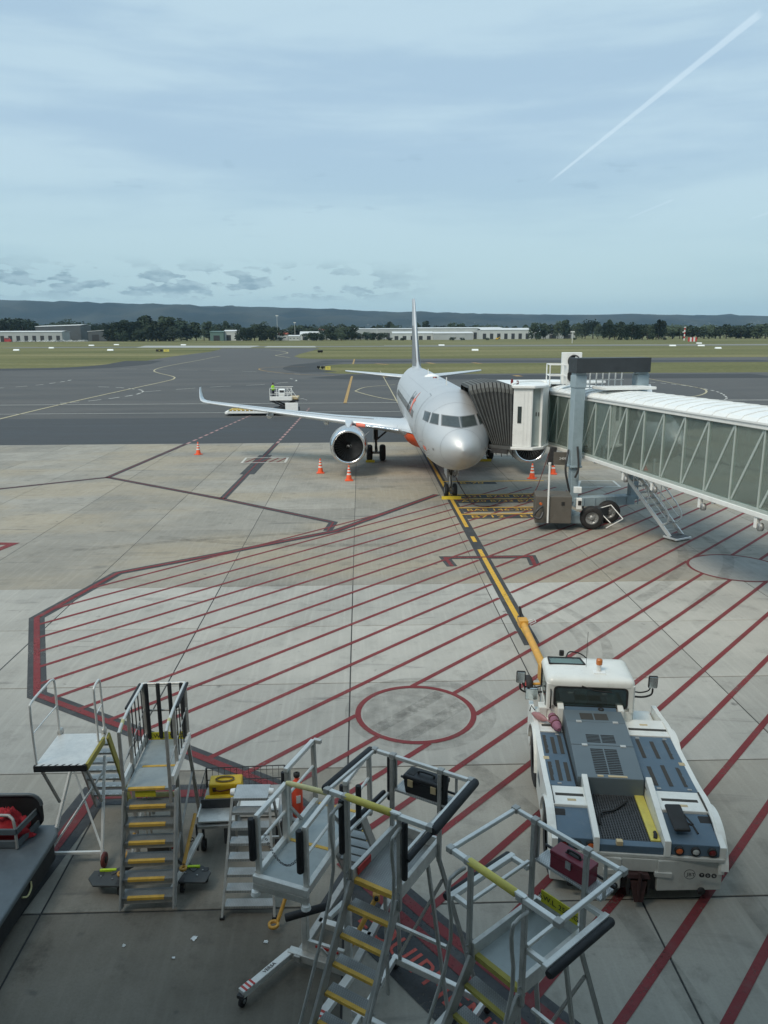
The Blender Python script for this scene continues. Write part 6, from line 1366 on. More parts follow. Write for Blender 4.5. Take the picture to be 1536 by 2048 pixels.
# --- toolboxes
def on_stand(t, x, y, z): return Matrix.Translation(t.location) @ Matrix.Rotation(t.rotation_euler.z,4,'Z') @ Vector((x,y,z))
q = on_stand(tE,.10,1.0,2.75+1.05-.41); tb1 = thing('toolbox',tuple(q),tE.rotation_euler.z+.02,'black plastic toolbox on the tray of the padded stand','toolbox')
MB().hexa([V(-.23,-.1,0),V(.23,-.1,0),V(.23,.1,0),V(-.23,.1,0),V(-.25,-.11,.17),V(.25,-.11,.17),V(.25,.11,.17),V(-.25,.11,.17)]).build('body','toolbox_black',tb1,.012)
lid = MB().bx(-.26,.26,-.12,.12,.172,.235).build('lid','toolbox_black',tb1,.02); MB().tube(smooth_line([V(-.1,0,.235),V(-.09,0,.27),V(.09,0,.27),V(.1,0,.235)],3),.014,6).build('handle','gear_dark',lid)
for x0,x1 in ((-.22,-.13),(.13,.22)): MB().bx(x0,x1,-.07,.07,.233,.239).build('lid_tray','vent_black',lid)
for x in (-.15,.15): MB().bx(x-.035,x+.035,-.13,-.115,.11,.2).build('latch','tan',tb1,.004)
q = on_stand(tF,.12,1.0,2.75+1.05-.41); tb2 = thing('toolbox',tuple(q),tF.rotation_euler.z+.03,'dark red metal toolbox on the tray of the stand with the plain yellow gate bar','toolbox')
MB().bx(-.22,.22,-.09,.09,0,.15).build('body','toolbox_red',tb2,.006); lid = MB().bx(-.225,.225,-.095,.095,.152,.2).build('lid','toolbox_red',tb2,.008)
MB().tube(smooth_line([V(-.07,0,.2),V(-.06,0,.235),V(.06,0,.235),V(.07,0,.2)],3),.012,6).build('handle','vent_black',lid); MB().bx(-.09,.09,-.02,.02,.2,.206).build('handle_plate','vent_black',lid); MB().bx(-.03,.03,-.105,-.09,.1,.18).build('latch','gear_metal',tb2)

# --- trolley with a yellow case, seen past the ladders
tT = thing('equipment_trolley',(-2.2,12.05,0),rad(2),'low metal trolley with wire sides and steel trays behind the ladders','trolley')
MB().bx(-.68,.75,-.45,.72,.50,.56).build('bed','aluminium_dull',tT,.008)
MB().bx(-.66,-.02,-.42,-.02,.60,.63).build('tray','aluminium',tT,.006); MB().bx(-.66,-.02,-.05,-.02,.63,.80).build('tray_back','gear_dark',tT,.006); MB().bx(.03,.7,-.3,.0,.6,.75).build('tray','aluminium_light',tT,.006)
for x in (-.66,-.02): MB().bx(x-.012,x+.012,-.42,-.02,.6,.72).build('tray_side','aluminium',tT)
for x in (-.68,.75):
    for y in (-.45,.72): MB().bar(V(x,y,.1),V(x,y,.95 if y>0 else .6),.03).build('post','gear_dark',tT); 
for z in (.7,.95): MB().tube([V(-.68,.1,z),V(-.68,.72,z),V(.75,.72,z),V(.75,.1,z)],.010,6).build('wire_rail','gear_dark',tT)
wm_=MB()
for k in range(14): wm_.tube([V(.75-.11*k if k<13 else -.68,.72,.56),V(.75-.11*k if k<13 else -.68,.72,.95)],.004,4)
for k in range(6): wm_.tube([V(.75,.1+.12*k,.56),V(.75,.1+.12*k,.95)],.004,4); wm_.tube([V(-.68,.1+.12*k,.56),V(-.68,.1+.12*k,.95)],.004,4)
tag(wm_.build('wire_mesh','gear_dark',tT),kind='stuff')
MB().bar(V(-.6,-.5,.45),V(-.95,-1.6,.12),.08,.06).build('draw_bar','aluminium_light',tT,.006); MB().tube([V(-.2,-.4,.5),V(-.2,-.42,.2)],.03,8).build('jockey_leg','gear_dark',tT)
for x in (-.6,.66):
    for y in (-.3,.6): wq=MB().lathe([(.04,-.03),(.1,-.035),(.1,.035),(.04,.03)],16,(x,y,.1),'X').build('wheel','rubber',tT); MB().bar(V(x,y,.1),V(x,y,.5),.04).build('wheel_fork','gear_dark',tT)
yc = thing('yellow_case',(-2.50,12.5,.56),rad(3),'bright yellow equipment case with coiled cable on the trolley','case')
MB().bx(-.30,.28,-.14,.18,0,.30).build('body','yellow_case',yc,.03); MB().bx(-.36,.16,-.27,-.15,0,.12).build('front_box','yellow_case',yc,.03)
MB().tube([V(-.02+.16*math.cos(t),.0+.0,.315)+V(0,.08*math.sin(t),.0) for t in [2*PI*i/20 for i in range(41)]],.016,6).build('coiled_cable','tan',yc); MB().tube(smooth_line([V(-.22,-.15,.22),V(-.1,-.155,.17),V(.1,-.155,.2),V(.24,-.15,.16)],4),.012,6).build('hose','cable_red',yc)
for x in (-.2,.22): MB().bx(x-.03,x+.03,-.15,-.14,.16,.24).build('clip','gear_dark',yc)
# orange bollard-like cylinder and red crates behind the platform
oc = thing('extinguisher',(-1.24,12.6,0),.3,'bright orange-red cylinder standing behind the work platform','cylinder')
MB().lathe([(.09,.02),(.1,.05),(.1,.66),(.09,.72),(.04,.78),(.04,.83)],18).build('body','orange_case',oc); MB().lathe([(.05,.83),(.06,.85),(.06,.9),(.02,.92)],12).build('cap','vent_black',oc); MB().bx(-.04,.04,-.104,-.09,.35,.5).build('label_plate','hazard_white',oc); MB().lathe([(.15,0),(.15,.03),(.1,.04)],16).build('foot_ring','hazard_white',oc)

# --- baggage dolly at the left edge with red cloth
tG = thing('baggage_dolly',(-6.27,10.1,0),rad(-1.5),'dark grey flat baggage dolly with a raised end rack at the left edge','dolly')
MB().prism([(-1.0,-3.2),(1.1,-3.2),(1.1,1.35),(1.0,1.6),(-1.0,1.6)], .50, .60).build('deck','dolly_grey',tG,.03)
MB().bx(-.85,.98,-3.1,1.5,.34,.50).build('frame','dolly_dark',tG); MB().bx(.99,1.05,-3.1,1.3,.16,.5).build('skirt','dolly_dark',tG,.01)
bpn = MB().prism(rrect(-1.0,.82,.6,1.22,.18), 0, .05, XZ(1.5)).build('end_panel','dolly_dark',tG,.015); MB().tube([V(x,1.5,z) for x,z in rrect(-1.0,.82,.62,1.23,.19)[:11]],.03,8).build('panel_rim','dolly_grey',bpn)
rk = MB().bar(V(-1.0,.98,.68),V(.62,.98,.68),.04,.12).build('rack_rail','dolly_grey',tG,.005); MB().bar(V(-1.0,.98,.90),V(.62,.98,.90),.04,.1).build('rack_rail','dolly_grey',tG,.005)
MB().tube(smooth_line([V(-1.0,1.1,1.12),V(.3,1.1,1.12),V(.5,1.08,1.10),V(.58,1.02,1.0),V(.62,.95,.62)],5),.025,8).build('rack_hoop','aluminium_dull',tG); MB().bar(V(.62,.98,.9),V(.72,1.5,.92),.03,.1).build('rack_rail','dolly_grey',tG); MB().bar(V(.62,.98,.68),V(.74,1.5,.7),.03,.1).build('rack_rail','dolly_grey',tG)
for y in (-2.4,.6):
    for x in (-.75,.82): ww=MB().lathe([(.08,-.06),(.19,-.07),(.19,.07),(.08,.06)],18,(x,y,.19),'X').build('wheel','rubber',tG); MB().lathe([(.001,-.06),(.08,-.065),(.08,.065),(.001,.06)],12,(x,y,.19),'X').build('wheel_rim','hub',ww)
MB().tube(smooth_line([V(1.06,.1,.4),V(1.09,.2,.34),V(1.08,.35,.36),V(1.06,.4,.44)],4),.015,6).build('lashing_ring','bar_pale',tG)
r = random.Random(11)
for i,(lx,ly,lz,sx,lab) in enumerate(((-.35,1.2,.62,.5,'crumpled red cloth bundle at the frame edge on the dolly rack'),(.36,1.24,.62,.36,'crumpled red cloth bundle by the rack hoop on the dolly'))):
    q = on_stand(tG,lx,ly,lz); o = thing('cloth_bundle',tuple(q),0,lab,'cloth','red cloth bundles on the dolly')
    m = MB(); nu,nv = 26,14; vs=[]
    for j in range(nv+1):
        for k in range(nu):
            th = PI*.5*j/nv; ph = 2*PI*k/nu; d = V(math.cos(ph)*math.cos(th),math.sin(ph)*math.cos(th),math.sin(th)); nz = mnoise.fractal(d*2.3+V(i*5,0,0),1.0,2.0,4)*.35 + .1*math.sin(ph*7+j)
            vs.append(V(d.x*sx,d.y*.22,d.z*.42)*(1+nz))
    m.add(vs,[(j*nu+k,j*nu+(k+1)%nu,(j+1)*nu+(k+1)%nu,(j+1)*nu+k) for j in range(nv) for k in range(nu)],True); m.build('folds','cloth_red',o)

# --- litter
for px,py,s,lab in ((388,1878,.055,'largest white paper scrap on the grey concrete'),(347,1917,.03,'small pale scrap below the large paper on the concrete'),(532,1885,.04,'pale paper scrap beside the outrigger leg'),(248,1893,.03,'white scrap on the concrete below the stair outrigger')):
    p = G(px,py); m = MB(); n=5; vs=[(s*((i/n-.5)*1.5+.35*mnoise.noise(V(i*.8,j*.8,px))), s*((j/n-.5)*1.3+.35*mnoise.noise(V(i*.8,j*.8,py))), .006+.035*abs(mnoise.noise(V(i*.7,j*.9,px)))) for j in range(n+1) for i in range(n+1)]
    m.add(vs+[(x,y,z-.002) for x,y,z in vs],[(j*(n+1)+i,j*(n+1)+i+1,(j+1)*(n+1)+i+1,(j+1)*(n+1)+i) for j in range(n) for i in range(n)]); o = m.build('paper_scrap','paper',None,0,(p.x,p.y,.003)); o.rotation_euler=(0,0,px*.1); tag(o,lab,'litter','litter on the concrete')

# ------------------------------------------------------------------ traffic cones
def cone(px, py, label):
    p = G(px,py); t = thing('traffic_cone',(p.x,p.y,0),random.random()*6,label,'cone','orange traffic cones round the aircraft')
    MB().prism([(-.21,-.25),(.21,-.25),(.25,-.21),(.25,.21),(.21,.25),(-.21,.25),(-.25,.21),(-.25,-.21)],.0,.05).build('base','cone',t,.01)
    c = MB().lathe([(.19,.05),(.175,.09),(.04,.92),(.03,.94),(.001,.94)],20).build('body','cone',t)
    for z0,z1 in ((.36,.46),(.56,.65),(.74,.81)):
        rr = lambda z: .175-(.175-.04)*(z-.09)/.83+.004; MB().lathe([(rr(z0),z0),(rr(z1),z1)],20).build('reflective_band','cone_band',c)
    return t
cone(397,909,'orange cone standing alone far left of the aircraft')
cone(641,946,'orange cone left of the engine, nearer the asphalt')
cone(698,961,'orange cone directly in front of the left-hand engine')
cone(1064,957,'orange cone beside the boarding bridge lamp post')
cone(1106,948,'orange cone under the hanging sign of the boarding bridge')

# ------------------------------------------------------------------ pallet loader with its operator
LY = 86.6; LX0 = -14.75
ld = thing('pallet_loader',(-11.0,LY,0),0,'low white pallet loader with yellow rollers and a raised operator platform','loader')
MB().bx(-3.7,2.1,-1.4,1.4,.22,.46).build('main_deck','white_steel',ld,.03); MB().bx(-3.6,2.0,-1.3,1.3,.46,.5).build('deck_well','vent_black',ld)
for k in range(30): MB().tube([V(-3.5+.18*k,-1.2,.54),V(-3.5+.18*k,1.2,.54)],.06,6).build('roller','nosing' if k%3 else 'bar_yellow',ld)
for k in range(12): MB().bx(-3.6+.46*k,-3.45+.46*k,-1.43,-1.38,.46,.62).build('side_guide','white_steel',ld)
MB().bx(-4.0,-3.6,-1.1,1.1,.12,.4).build('nose_plate','white_steel',ld,.05)
MB().bx(1.3,4.1,-1.1,1.3,.3,.75).build('chassis','dolly_dark',ld,.03); MB().bx(2.7,4.1,-1.3,-1.05,.3,1.35).build('engine_housing','white_steel',ld,.03)
for x in (1.9,3.6):
    for y in (-1.15,1.15): w_=MB().lathe([(.15,-.14),(.36,-.15),(.38,0),(.36,.15),(.15,.14)],18,(x,y,.38),'Y').build('wheel','rubber',ld); MB().lathe([(.001,-.13),(.16,-.14),(.16,.14),(.001,.13)],12,(x,y,.38),'Y').build('wheel_rim','hub',w_)
for y in (-1.0,1.0):
    MB().bar(V(1.2,y,.5),V(3.8,y,1.5),.1,.16).build('scissor_arm','gear_dark',ld); MB().bar(V(3.8,y*.9,.5),V(1.2,y*.9,1.5),.1,.16).build('scissor_arm','gear_dark',ld)
MB().bx(1.0,4.15,-1.2,1.3,1.5,1.62).build('platform','dolly_dark',ld,.02); MB().bx(1.05,3.4,-1.24,-1.16,1.6,2.05).build('platform_skirt','white_steel',ld,.02); MB().bx(3.1,4.1,-1.0,1.2,1.7,1.95).build('pallet_stack','tan',ld,.02)
MB().hexa([V(2.0,-1.0,1.65),V(2.55,-1.0,1.65),V(2.5,-.5,1.65),V(2.1,-.5,1.65),V(1.9,-1.05,2.75),V(2.75,-1.05,2.75),V(2.6,-.5,2.85),V(2.05,-.5,2.85)]).build('console','white_steel',ld,.04)
MB().box(V(2.35,-1.06,2.6),(.45,.05,.2)).build('console_screen','gear_dark',ld)
for x in (1.05,1.8,2.95,3.45): MB().tube([V(x,-1.2,1.62),V(x,-1.2,3.0 if x>1.5 else 2.9)],.035,6).build('rail_post','white_steel',ld)
for z in (2.3,2.95): MB().tube([V(1.05,-1.2,z),V(3.4,-1.2,z)],.03,6).build('guard_rail','white_steel',ld)
MB().tube([V(3.3,-1.2,2.95),V(4.05,-1.2,1.9)],.03,6).build('guard_rail','white_steel',ld); MB().tube([V(3.0,-1.2,2.9),V(3.45,-1.2,2.2)],.025,6).build('rail_brace','white_steel',ld); MB().tube([V(3.45,-1.2,2.9),V(3.05,-1.2,2.2)],.025,6).build('rail_brace','white_steel',ld)
for z in (2.3,2.95): MB().tube([V(1.05,1.2,z),V(3.4,1.2,z)],.03,6).build('guard_rail','white_steel',ld)
MB().tube([V(4.1,-.9,1.7),V(4.6,-.9,1.75),V(5.1,-.9,1.6)],.04,6).build('coupling','gear_metal',ld)
# operator
def person():
    sk = [((0,0,.95),.13),((0,0,1.12),.135),((0,.0,1.32),.155),((0,.01,1.46),.12),((0,.0,1.53),.055),((0,-.01,1.62),.085),((0,-.015,1.70),.088),
          ((-.1,0,.9),.095),((-.11,-.02,.5),.062),((-.11,.02,.09),.045),((-.12,-.12,.05),.04),
          ((.1,0,.9),.095),((.11,-.02,.5),.062),((.11,.02,.09),.045),((.12,-.12,.05),.04),
          ((-.2,.01,1.43),.06),((-.26,.03,1.17),.045),((-.16,-.18,1.05),.036),((-.12,-.26,1.06),.034),
          ((.2,.01,1.43),.06),((.26,.03,1.17),.045),((.18,-.18,1.08),.036),((.14,-.26,1.09),.034)]
    ed = [(0,1),(1,2),(2,3),(3,4),(4,5),(5,6),(0,7),(7,8),(8,9),(9,10),(0,11),(11,12),(12,13),(13,14),(3,15),(15,16),(16,17),(17,18),(3,19),(19,20),(20,21),(21,22)]
    me = bpy.data.meshes.new('person'); me.from_pydata([s[0] for s in sk],ed,[]); o = bpy.data.objects.new('person_tmp',me); COL.objects.link(o)
    md = o.modifiers.new('skin','SKIN'); sv = me.skin_vertices[0].data
    for i,s in enumerate(sk): sv[i].radius = (s[1],s[1]*.85)
    sv[0].use_root = True; o.modifiers.new('sub','SUBSURF').levels = 1
    dg = bpy.context.evaluated_depsgraph_get(); m2 = bpy.data.meshes.new_from_object(o.evaluated_get(dg)); bpy.data.objects.remove(o)
    m2.materials.clear()
    for k in ('skin','hivis','navy'): m2.materials.append(MATS[k])
    for p in m2.polygons:
        z = p.center.z; armz = abs(p.center.x) > .2 or p.center.y < -.17
        p.material_index = 2 if z < .98 and not (p.center.y < -.2) else (0 if z > 1.53 or p.center.y < -.2 else 1); p.use_smooth = True
    return m2
pr_ = link('person', person()); pr_.location = (-9.62,LY-.85,1.72); pr_.rotation_euler = (0,0,rad(60)); tag(pr_,'person in a hi-vis yellow shirt and dark trousers operating the loader','person')
MB().lathe([(.085,1.68),(.095,1.73),(.085,1.79),(.04,1.82),(.001,1.825)],12,(0,.005,0)).build('hair','hair',pr_)

# ------------------------------------------------------------------ airfield furniture
def board(px, py, w=3.2, h=.85):
    p = G(px,py); o = MB().prism([(-.9,0),(.9,0),(.08,h),(-.08,h)],-w/2,w/2,Matrix(((0,0,1,0),(1,0,0,0),(0,1,0,0),(0,0,0,1)))).build('runway_marker','paper',None,0,(p.x,p.y,-.05))
    return tag(o,'white gable marker board lying on the airfield grass','marker board','white marker boards on the grass')
for px,py in ((33,701),(103,696.5),(183,691.5),(233,690),(221,701),(367,690.5),(883,691),(950,701),(1436,697),(1398,687),(1345,692),(1402,692)): board(px,py, 3.4 if py>695 else 4.4)
def taxi_sign(px, py, w, h, mt, label, txt=None, tm='ink'):
    p = G(px,py); t = thing('taxiway_sign',(p.x,p.y,-.05),0,label,'sign')
    MB().bx(-w/2,w/2,-.12,.12,.15,h).build('panel',mt,t,.02)
    for x in (-w*.35,w*.35): MB().bx(x-.04,x+.04,-.05,.05,0,.15).build('leg','gear_dark',t)
    if txt: text('sign_lettering',txt,h*.6,tm,t,frame((0,-.125,h*.57),(1,0,0),(0,0,1)),.002)
taxi_sign(319,703.5,3.6,1.3,'ink','black taxiway sign on the left-hand grass, beside a yellow one','B3','bar_yellow'); taxi_sign(333,703.8,2.8,1.3,'bar_yellow','yellow taxiway sign on the left-hand grass, beside a black one','B3')
taxi_sign(656,740.5,1.3,1.0,'bar_yellow','yellow taxiway sign on the grass tip behind the left wing','T1')
for i,(px,py,l) in enumerate(((637,737.5,'leftmost of three black floodlight boxes on the grass tip'),(645,738,'middle one of three black floodlight boxes on the grass tip'),(652,738,'black floodlight box nearest the yellow sign on the grass tip'))):
    p = G(px,py); o = thing('ground_light',(p.x,p.y,-.05),0,l,'light'); MB().box(V(0,0,.55),(.75,.5,.55),rx=.3).build('housing','ink',o,.03); MB().bx(-.2,.2,-.15,.15,0,.32).build('stand','gear_dark',o); MB().box(V(0,-.26,.58),(.6,.02,.4),rx=.3).build('lens','mirror',o)
for i,(px,py) in enumerate(((638,705),(643,705))):
    p = G(px,py); o = thing('ground_light',(p.x,p.y,-.05),0,('left' if i==0 else 'right')+' one of two black light boxes on the far grass','light'); MB().box(V(0,0,.7),(1.3,.8,.9),rx=.3).build('housing','ink',o,.03); MB().bx(-.3,.3,-.2,.2,0,.4).build('stand','gear_dark',o)
p = G(1384.5,683.5); o = thing('striped_barrier',(p.x,p.y,0),0,'red and white striped board far right on the airfield','barrier')
for k in range(5): MB().bx(-4.4+1.76*k,-2.64+1.76*k,-.2,.2,.2,4.3).build('stripe','hazard_red' if k%2==0 else 'hazard_white',o)
p = P(1368,680,900); o = thing('obstacle_mast',(p.x,p.y,0),0,'slim red and white mast at the right treeline','mast')
for k in range(6): MB().bx(-.55,.55,-.55,.55,.0+2.4*k,2.4+2.4*k).build('section','hazard_white' if k%2==0 else 'hazard_red',o)
MB().bx(-.9,.9,-.9,.9,14.4,15.4).build('lamp','hazard_white',o); MB().bx(-2.2,-.6,-.5,.5,9,10.2).build('dish','hazard_white',o)
def pole(px, D, h, label):
    p = P(px,670,D); o = thing('light_mast',(p.x,p.y,0),0,label,'light mast'); MB().tube([V(0,0,0),V(0,0,h)],[.35,.2],6).build('pole','aluminium_light',o); MB().bx(-1.8,1.8,-.3,.3,h-.6,h+.6).build('lamp_head','aluminium_light',o)
pole(555,1100,34,'tall light mast above the treeline behind the dense trees'); pole(590,1200,26,'shorter light mast right of the tall one'); pole(754,1150,16,'light mast left of the aircraft fin'); pole(1145,700,10,'low pole on the grass behind the boarding bridge')

# ------------------------------------------------------------------ warehouses along the far boundary
mat('shed_white',(.48,.50,.49),.6,var=.12,scale=.08,grime=.2,gcol=(.4,.4,.38)); mat('shed_grey',(.36,.38,.38),.6,var=.12,scale=.08); mat('shed_dark',(.075,.085,.09),.6,var=.15,scale=.06); mat('shed_green',(.10,.17,.15),.6); mat('roof_white',(.62,.64,.64),.5,var=.08,scale=.05); mat('roof_red',(.36,.09,.06),.7,var=.15,scale=.3); mat('shed_opening',(.03,.033,.035),.7); mat('shed_window',(.08,.1,.11),.2)
def shed(px0, px1, ytop, D, depth, wallm, roofm, label, pitch=.12, openings=0, om='shed_opening', name='warehouse', slope=0.):
    a = P(px0,670,D); b = P(px1,670,D); w = b.x-a.x; h = (CAM_H - (ytop-(668.2-.004*((px0+px1)/2-768)))*D/1534.*.975)
    h = max(3., h); t = thing(name,(a.x,a.y,0),0,label,'building')
    rh = min(pitch*depth*.5, h*.35); e = h-rh
    MB().hexa([V(0,0,0),V(w,0,0),V(w,depth,0),V(0,depth,0),V(0,0,e-slope),V(w,0,e+slope),V(w,depth,e+slope),V(0,depth,e-slope)]).build('wall',wallm,t)
    MB().add([V(-.6,-.6,e-slope+.02),V(w+.6,-.6,e+slope+.02),V(w+.6,depth/2,e+rh+slope),V(-.6,depth/2,e+rh-slope),V(w+.6,depth+.6,e+slope+.02),V(-.6,depth+.6,e-slope+.02),V(-.6,-.6,e-slope+.6),V(w+.6,-.6,e+slope+.6),V(w+.6,depth/2,e+rh+slope+.6),V(-.6,depth/2,e+rh-slope+.6),V(w+.6,depth+.6,e+slope+.6),V(-.6,depth+.6,e-slope+.6)],[(0,1,2,3),(3,2,4,5),(6,9,8,7),(9,11,10,8),(0,6,7,1),(5,4,10,11),(0,3,9,6),(3,5,11,9),(1,7,8,2),(2,8,10,4)]).build('roof',roofm,t)
    for k in range(openings):
        x0 = w*(k+.25)/openings; x1 = w*(k+.72)/openings; MB().bx(x0,x1,-.12,.3,.15 if om=='shed_opening' else e*.45,e*.62).build('doorway' if om=='shed_opening' else 'window',om,t)
    return t
shed(-20,124,663,1120,30,'shed_grey','roof_white','long pale grey depot with a row of openings at the far left',.08,9)
shed(72,162,651.5,1180,45,'shed_dark','roof_white','large dark shed behind the pale depot',.06,0,slope=1.0)
shed(176,236,661,1160,30,'shed_dark','roof_white','dark open-sided shed with a sloping pale roof',.03,2,slope=1.6)
shed(420,447,663,1150,25,'shed_green','shed_green','green shed between the dense trees and the white shed',.1,1); shed(448,486,661,1160,30,'shed_white','roof_white','white shed right of the green one',.12,2)
shed(552,575,665,1150,14,'shed_white','roof_red','small white house with a red roof',.5,2,'shed_window','house'); shed(577,599,671,1130,14,'shed_white','roof_white','low white hut right of the red roofed house',.2,3,'shed_window','house'); shed(600,640,664,1200,26,'shed_white','roof_white','white gabled shed behind the round bushes',.35,2)
shed(638,662,658,1330,18,'shed_white','roof_red','red roofed building showing above the bushes',.3,2,'shed_window','house'); shed(655,700,661.5,1280,30,'shed_white','roof_white','white shed left of the aircraft fin behind the trees',.12,2)
shed(696,842,657.5,1320,60,'shed_grey','roof_white','very long white roofed warehouse behind the aircraft fin',.04,10); shed(785,866,664,1160,40,'shed_white','roof_white','white front warehouse right of the fin',.12,5); shed(867,946,664.5,1150,40,'shed_grey','roof_white','grey ribbed warehouse right of the white one',.1,0)
shed(838,1004,655.5,1300,60,'shed_white','roof_white','long flat white warehouse behind the grey one',.05,8); shed(962,1062,657,1240,45,'shed_white','roof_white','white sheds group left of the pair of dark trees',.12,7); shed(1062,1150,663,1330,40,'shed_grey','roof_white','grey shed half hidden behind the trees',.1,3)
# parked vehicles in front of the depot
mat('car_white',(.7,.71,.7),.35); mat('truck_red',(.40,.03,.03),.45)
def far_car(px, D, L, H, mt, label, cat, group=None):
    p = P(px,672,D); t = thing('parked_van' if H>1.8 else 'parked_car',(p.x,p.y,0),0,label,cat,group)
    MB().loft([[V(-L/2,y,.4),V(L/2,y,.4),V(L/2,y,H*.55),V(L*.36,y,H*.6),V(L*.22,y,H),V(-L*.46,y,H),V(-L/2,y,H*.6)] for y in (-.95,.95)],smooth=False).build('body',mt,t,.05)
    MB().bx(-L*.4,L*.24,-.98,.98,H*.66,H*.9).build('window','shed_window',t)
    for x in (-L*.32,L*.32): MB().lathe([(.001,-1.0),(.38,-1.0),(.38,1.0),(.001,1.0)],10,(x,0,.38),'Y').build('wheel','rubber',t)
far_car(15,1090,9,5.5,'truck_red','red truck in front of the depot at the far left','truck')
rr = random.Random(5)
for k in range(22): far_car(34+k*6.6+rr.uniform(-2,2),1095+rr.uniform(-8,8),rr.choice((4.6,5.2,6.5)),rr.choice((1.5,1.6,2.4,2.7)),rr.choice(('car_white','car_white','car_white','shed_grey')),'pale vehicle parked in the row before the depot','vehicle','vehicles parked along the depot')
p = P(994,676,1060); dg_ = thing('digger',(p.x,p.y,0),0,'small yellow digger before the far warehouses','digger'); MB().bx(-2,2,-1,1,.3,1.1).build('track','rubber',dg_); MB().bx(-1.6,1.6,-1,1,1.1,2.9).build('body','yellow_case',dg_,.1); MB().bar(V(1.2,0,2.2),V(3.6,0,4.2),.5).bar(V(3.6,0,4.2),V(4.8,0,1.6),.4).build('arm','yellow_case',dg_)
# perimeter fence: posts carried by a long low rail of mesh
mat('fence',(.25,.27,.26),.7)

# ------------------------------------------------------------------ trees
def leaf_mat(name, c):
    mt, nt, b = new_mat(name); N = nt.nodes.new; L = nt.links.new
    oi = N('ShaderNodeObjectInfo'); ge = N('ShaderNodeNewGeometry'); n = N('ShaderNodeTexNoise'); L(ge.outputs['Position'], n.inputs['Vector']); n.inputs['Scale'].default_value=.22; n.inputs['Detail'].default_value=3
    mx = N('ShaderNodeMix'); mx.data_type='RGBA'; L(n.outputs['Fac'],mx.inputs[0]); mx.inputs[6].default_value=(*[x*.55 for x in c],1); mx.inputs[7].default_value=(*[x*1.5 for x in c],1)
    m2 = N('ShaderNodeMix'); m2.data_type='RGBA'; m2.blend_type='MULTIPLY'; m2.inputs[0].default_value=.5; L(mx.outputs[2],m2.inputs[6]); L(oi.outputs['Random'],m2.inputs[7]); L(m2.outputs[2], b.inputs['Base Color']); b.inputs['Roughness'].default_value=.8; b.inputs['Specular IOR Level'].default_value=.2
leaf_mat('leaf_dark',(.045,.068,.04)); leaf_mat('leaf_mid',(.062,.086,.048)); mat('bark',(.09,.075,.06),.9)
def crown_mesh(kind, seed, nl=1000):
    r = random.Random(seed); m = MB(); lobes=[]
    if kind=='tall': lobes=[(V(r.uniform(-.12,.12),r.uniform(-.12,.12),z),rr_) for z,rr_ in ((.35,.2),(.5,.25),(.65,.24),(.8,.19),(.92,.11))]
    elif kind=='wide': lobes=[(V(r.uniform(-.38,.38),r.uniform(-.3,.3),r.uniform(.3,.82)),r.uniform(.16,.26)) for _ in range(14)]
    else: lobes=[(V(r.uniform(-.32,.32),r.uniform(-.3,.3),r.uniform(.14,.82)),r.uniform(.15,.25)) for _ in range(15)]
    for k in range(nl):
        c,rd = r.choice(lobes); d = V(r.gauss(0,1),r.gauss(0,1),r.gauss(0,1)).normalized(); p = c + d*rd*r.uniform(.55,1.05); p.z=max(.06,p.z)
        s = r.uniform(.03,.062); x = V(r.gauss(0,1),r.gauss(0,1),r.gauss(0,1)).normalized(); y = x.orthogonal().normalized()
        m.add([p-x*s,p-y*s*.7,p+x*s,p+y*s*.7],[(0,1,2,3)])
    return m.mesh('crown')
CR = {}
for i,(k,mt) in enumerate((('round','leaf_dark'),('wide','leaf_mid'),('tall','leaf_dark'),('round','leaf_mid'),('wide','leaf_dark'),('tall','leaf_mid'))):
    me = crown_mesh(k,i+1); me.materials.append(MATS[mt]); CR[i]=me
tk = MB().tube([V(0,0,0),V(.015,0,.3),V(-.01,.01,.7)],[.03,.022,.006],6); tk.tube([V(.01,0,.28),V(.16,.05,.55)],[.016,.004],5); tk.tube([V(.01,0,.34),V(-.15,-.06,.6)],[.014,.004],5); TK = tk.mesh('trunk'); TK.materials.append(MATS['bark'])
def tree(px, ytop, D, ki, wf, label, group):
    p = P(px,670,D); yb = 668.2-.004*(px-768) ; h = CAM_H + (yb-ytop)*D/1534.*.975
    t = thing('tree',(p.x,p.y,0),random.random()*6,label,'tree',group); t.scale = (h*wf*1.3,h*wf*1.3,h)
    link('crown',CR[ki],t); link('trunk',TK,t)
def belt(x0, x1, y0, y1, D, n, kinds, wf, label, seed):
    r = random.Random(seed)
    for k in range(n): tree(x0+(x1-x0)*(k+r.uniform(.2,.8))/n, r.uniform(y0,y1)-(y1-y0)*.5*(r.random()<.25), D+r.uniform(-25,25), r.choice(kinds), wf*r.uniform(.8,1.25), label, label)
belt(-10,66,637,648,1330,6,(0,1,4),.9,'dark tree at the far left behind the depot',1)
belt(70,240,643,651,1420,10,(0,1,3,4),1.,'tree in the belt behind the dark sheds',2)
belt(228,352,638,648,1135,13,(0,3,4,2),1.05,'dark tree in the big dense clump on the left',3)
belt(228,350,650,662,1110,12,(0,4),1.0,'dark tree in the big dense clump on the left',13)
belt(340,425,643,655,1200,6,(0,1,2),.8,'tree just right of the big dense clump',4)
belt(415,480,645,653,1380,6,(0,2,1),.8,'tree behind the green and white sheds',5)
belt(480,553,647,655,1120,9,(0,4,1),.95,'dark tree in the clump left of the red roofed house',6)
belt(585,632,648,654,1420,5,(1,4),1.1,'tree behind the white gabled shed',7)
belt(612,645,663,668,1100,4,(0,4),1.2,'low round bush before the white gabled shed',8)
belt(650,700,649,656,1180,7,(4,0,1),.9,'tree left of the aircraft fin',9)
belt(655,770,664,668,1110,11,(0,3,4),1.1,'low round tree in the row left of the aircraft fin',10)
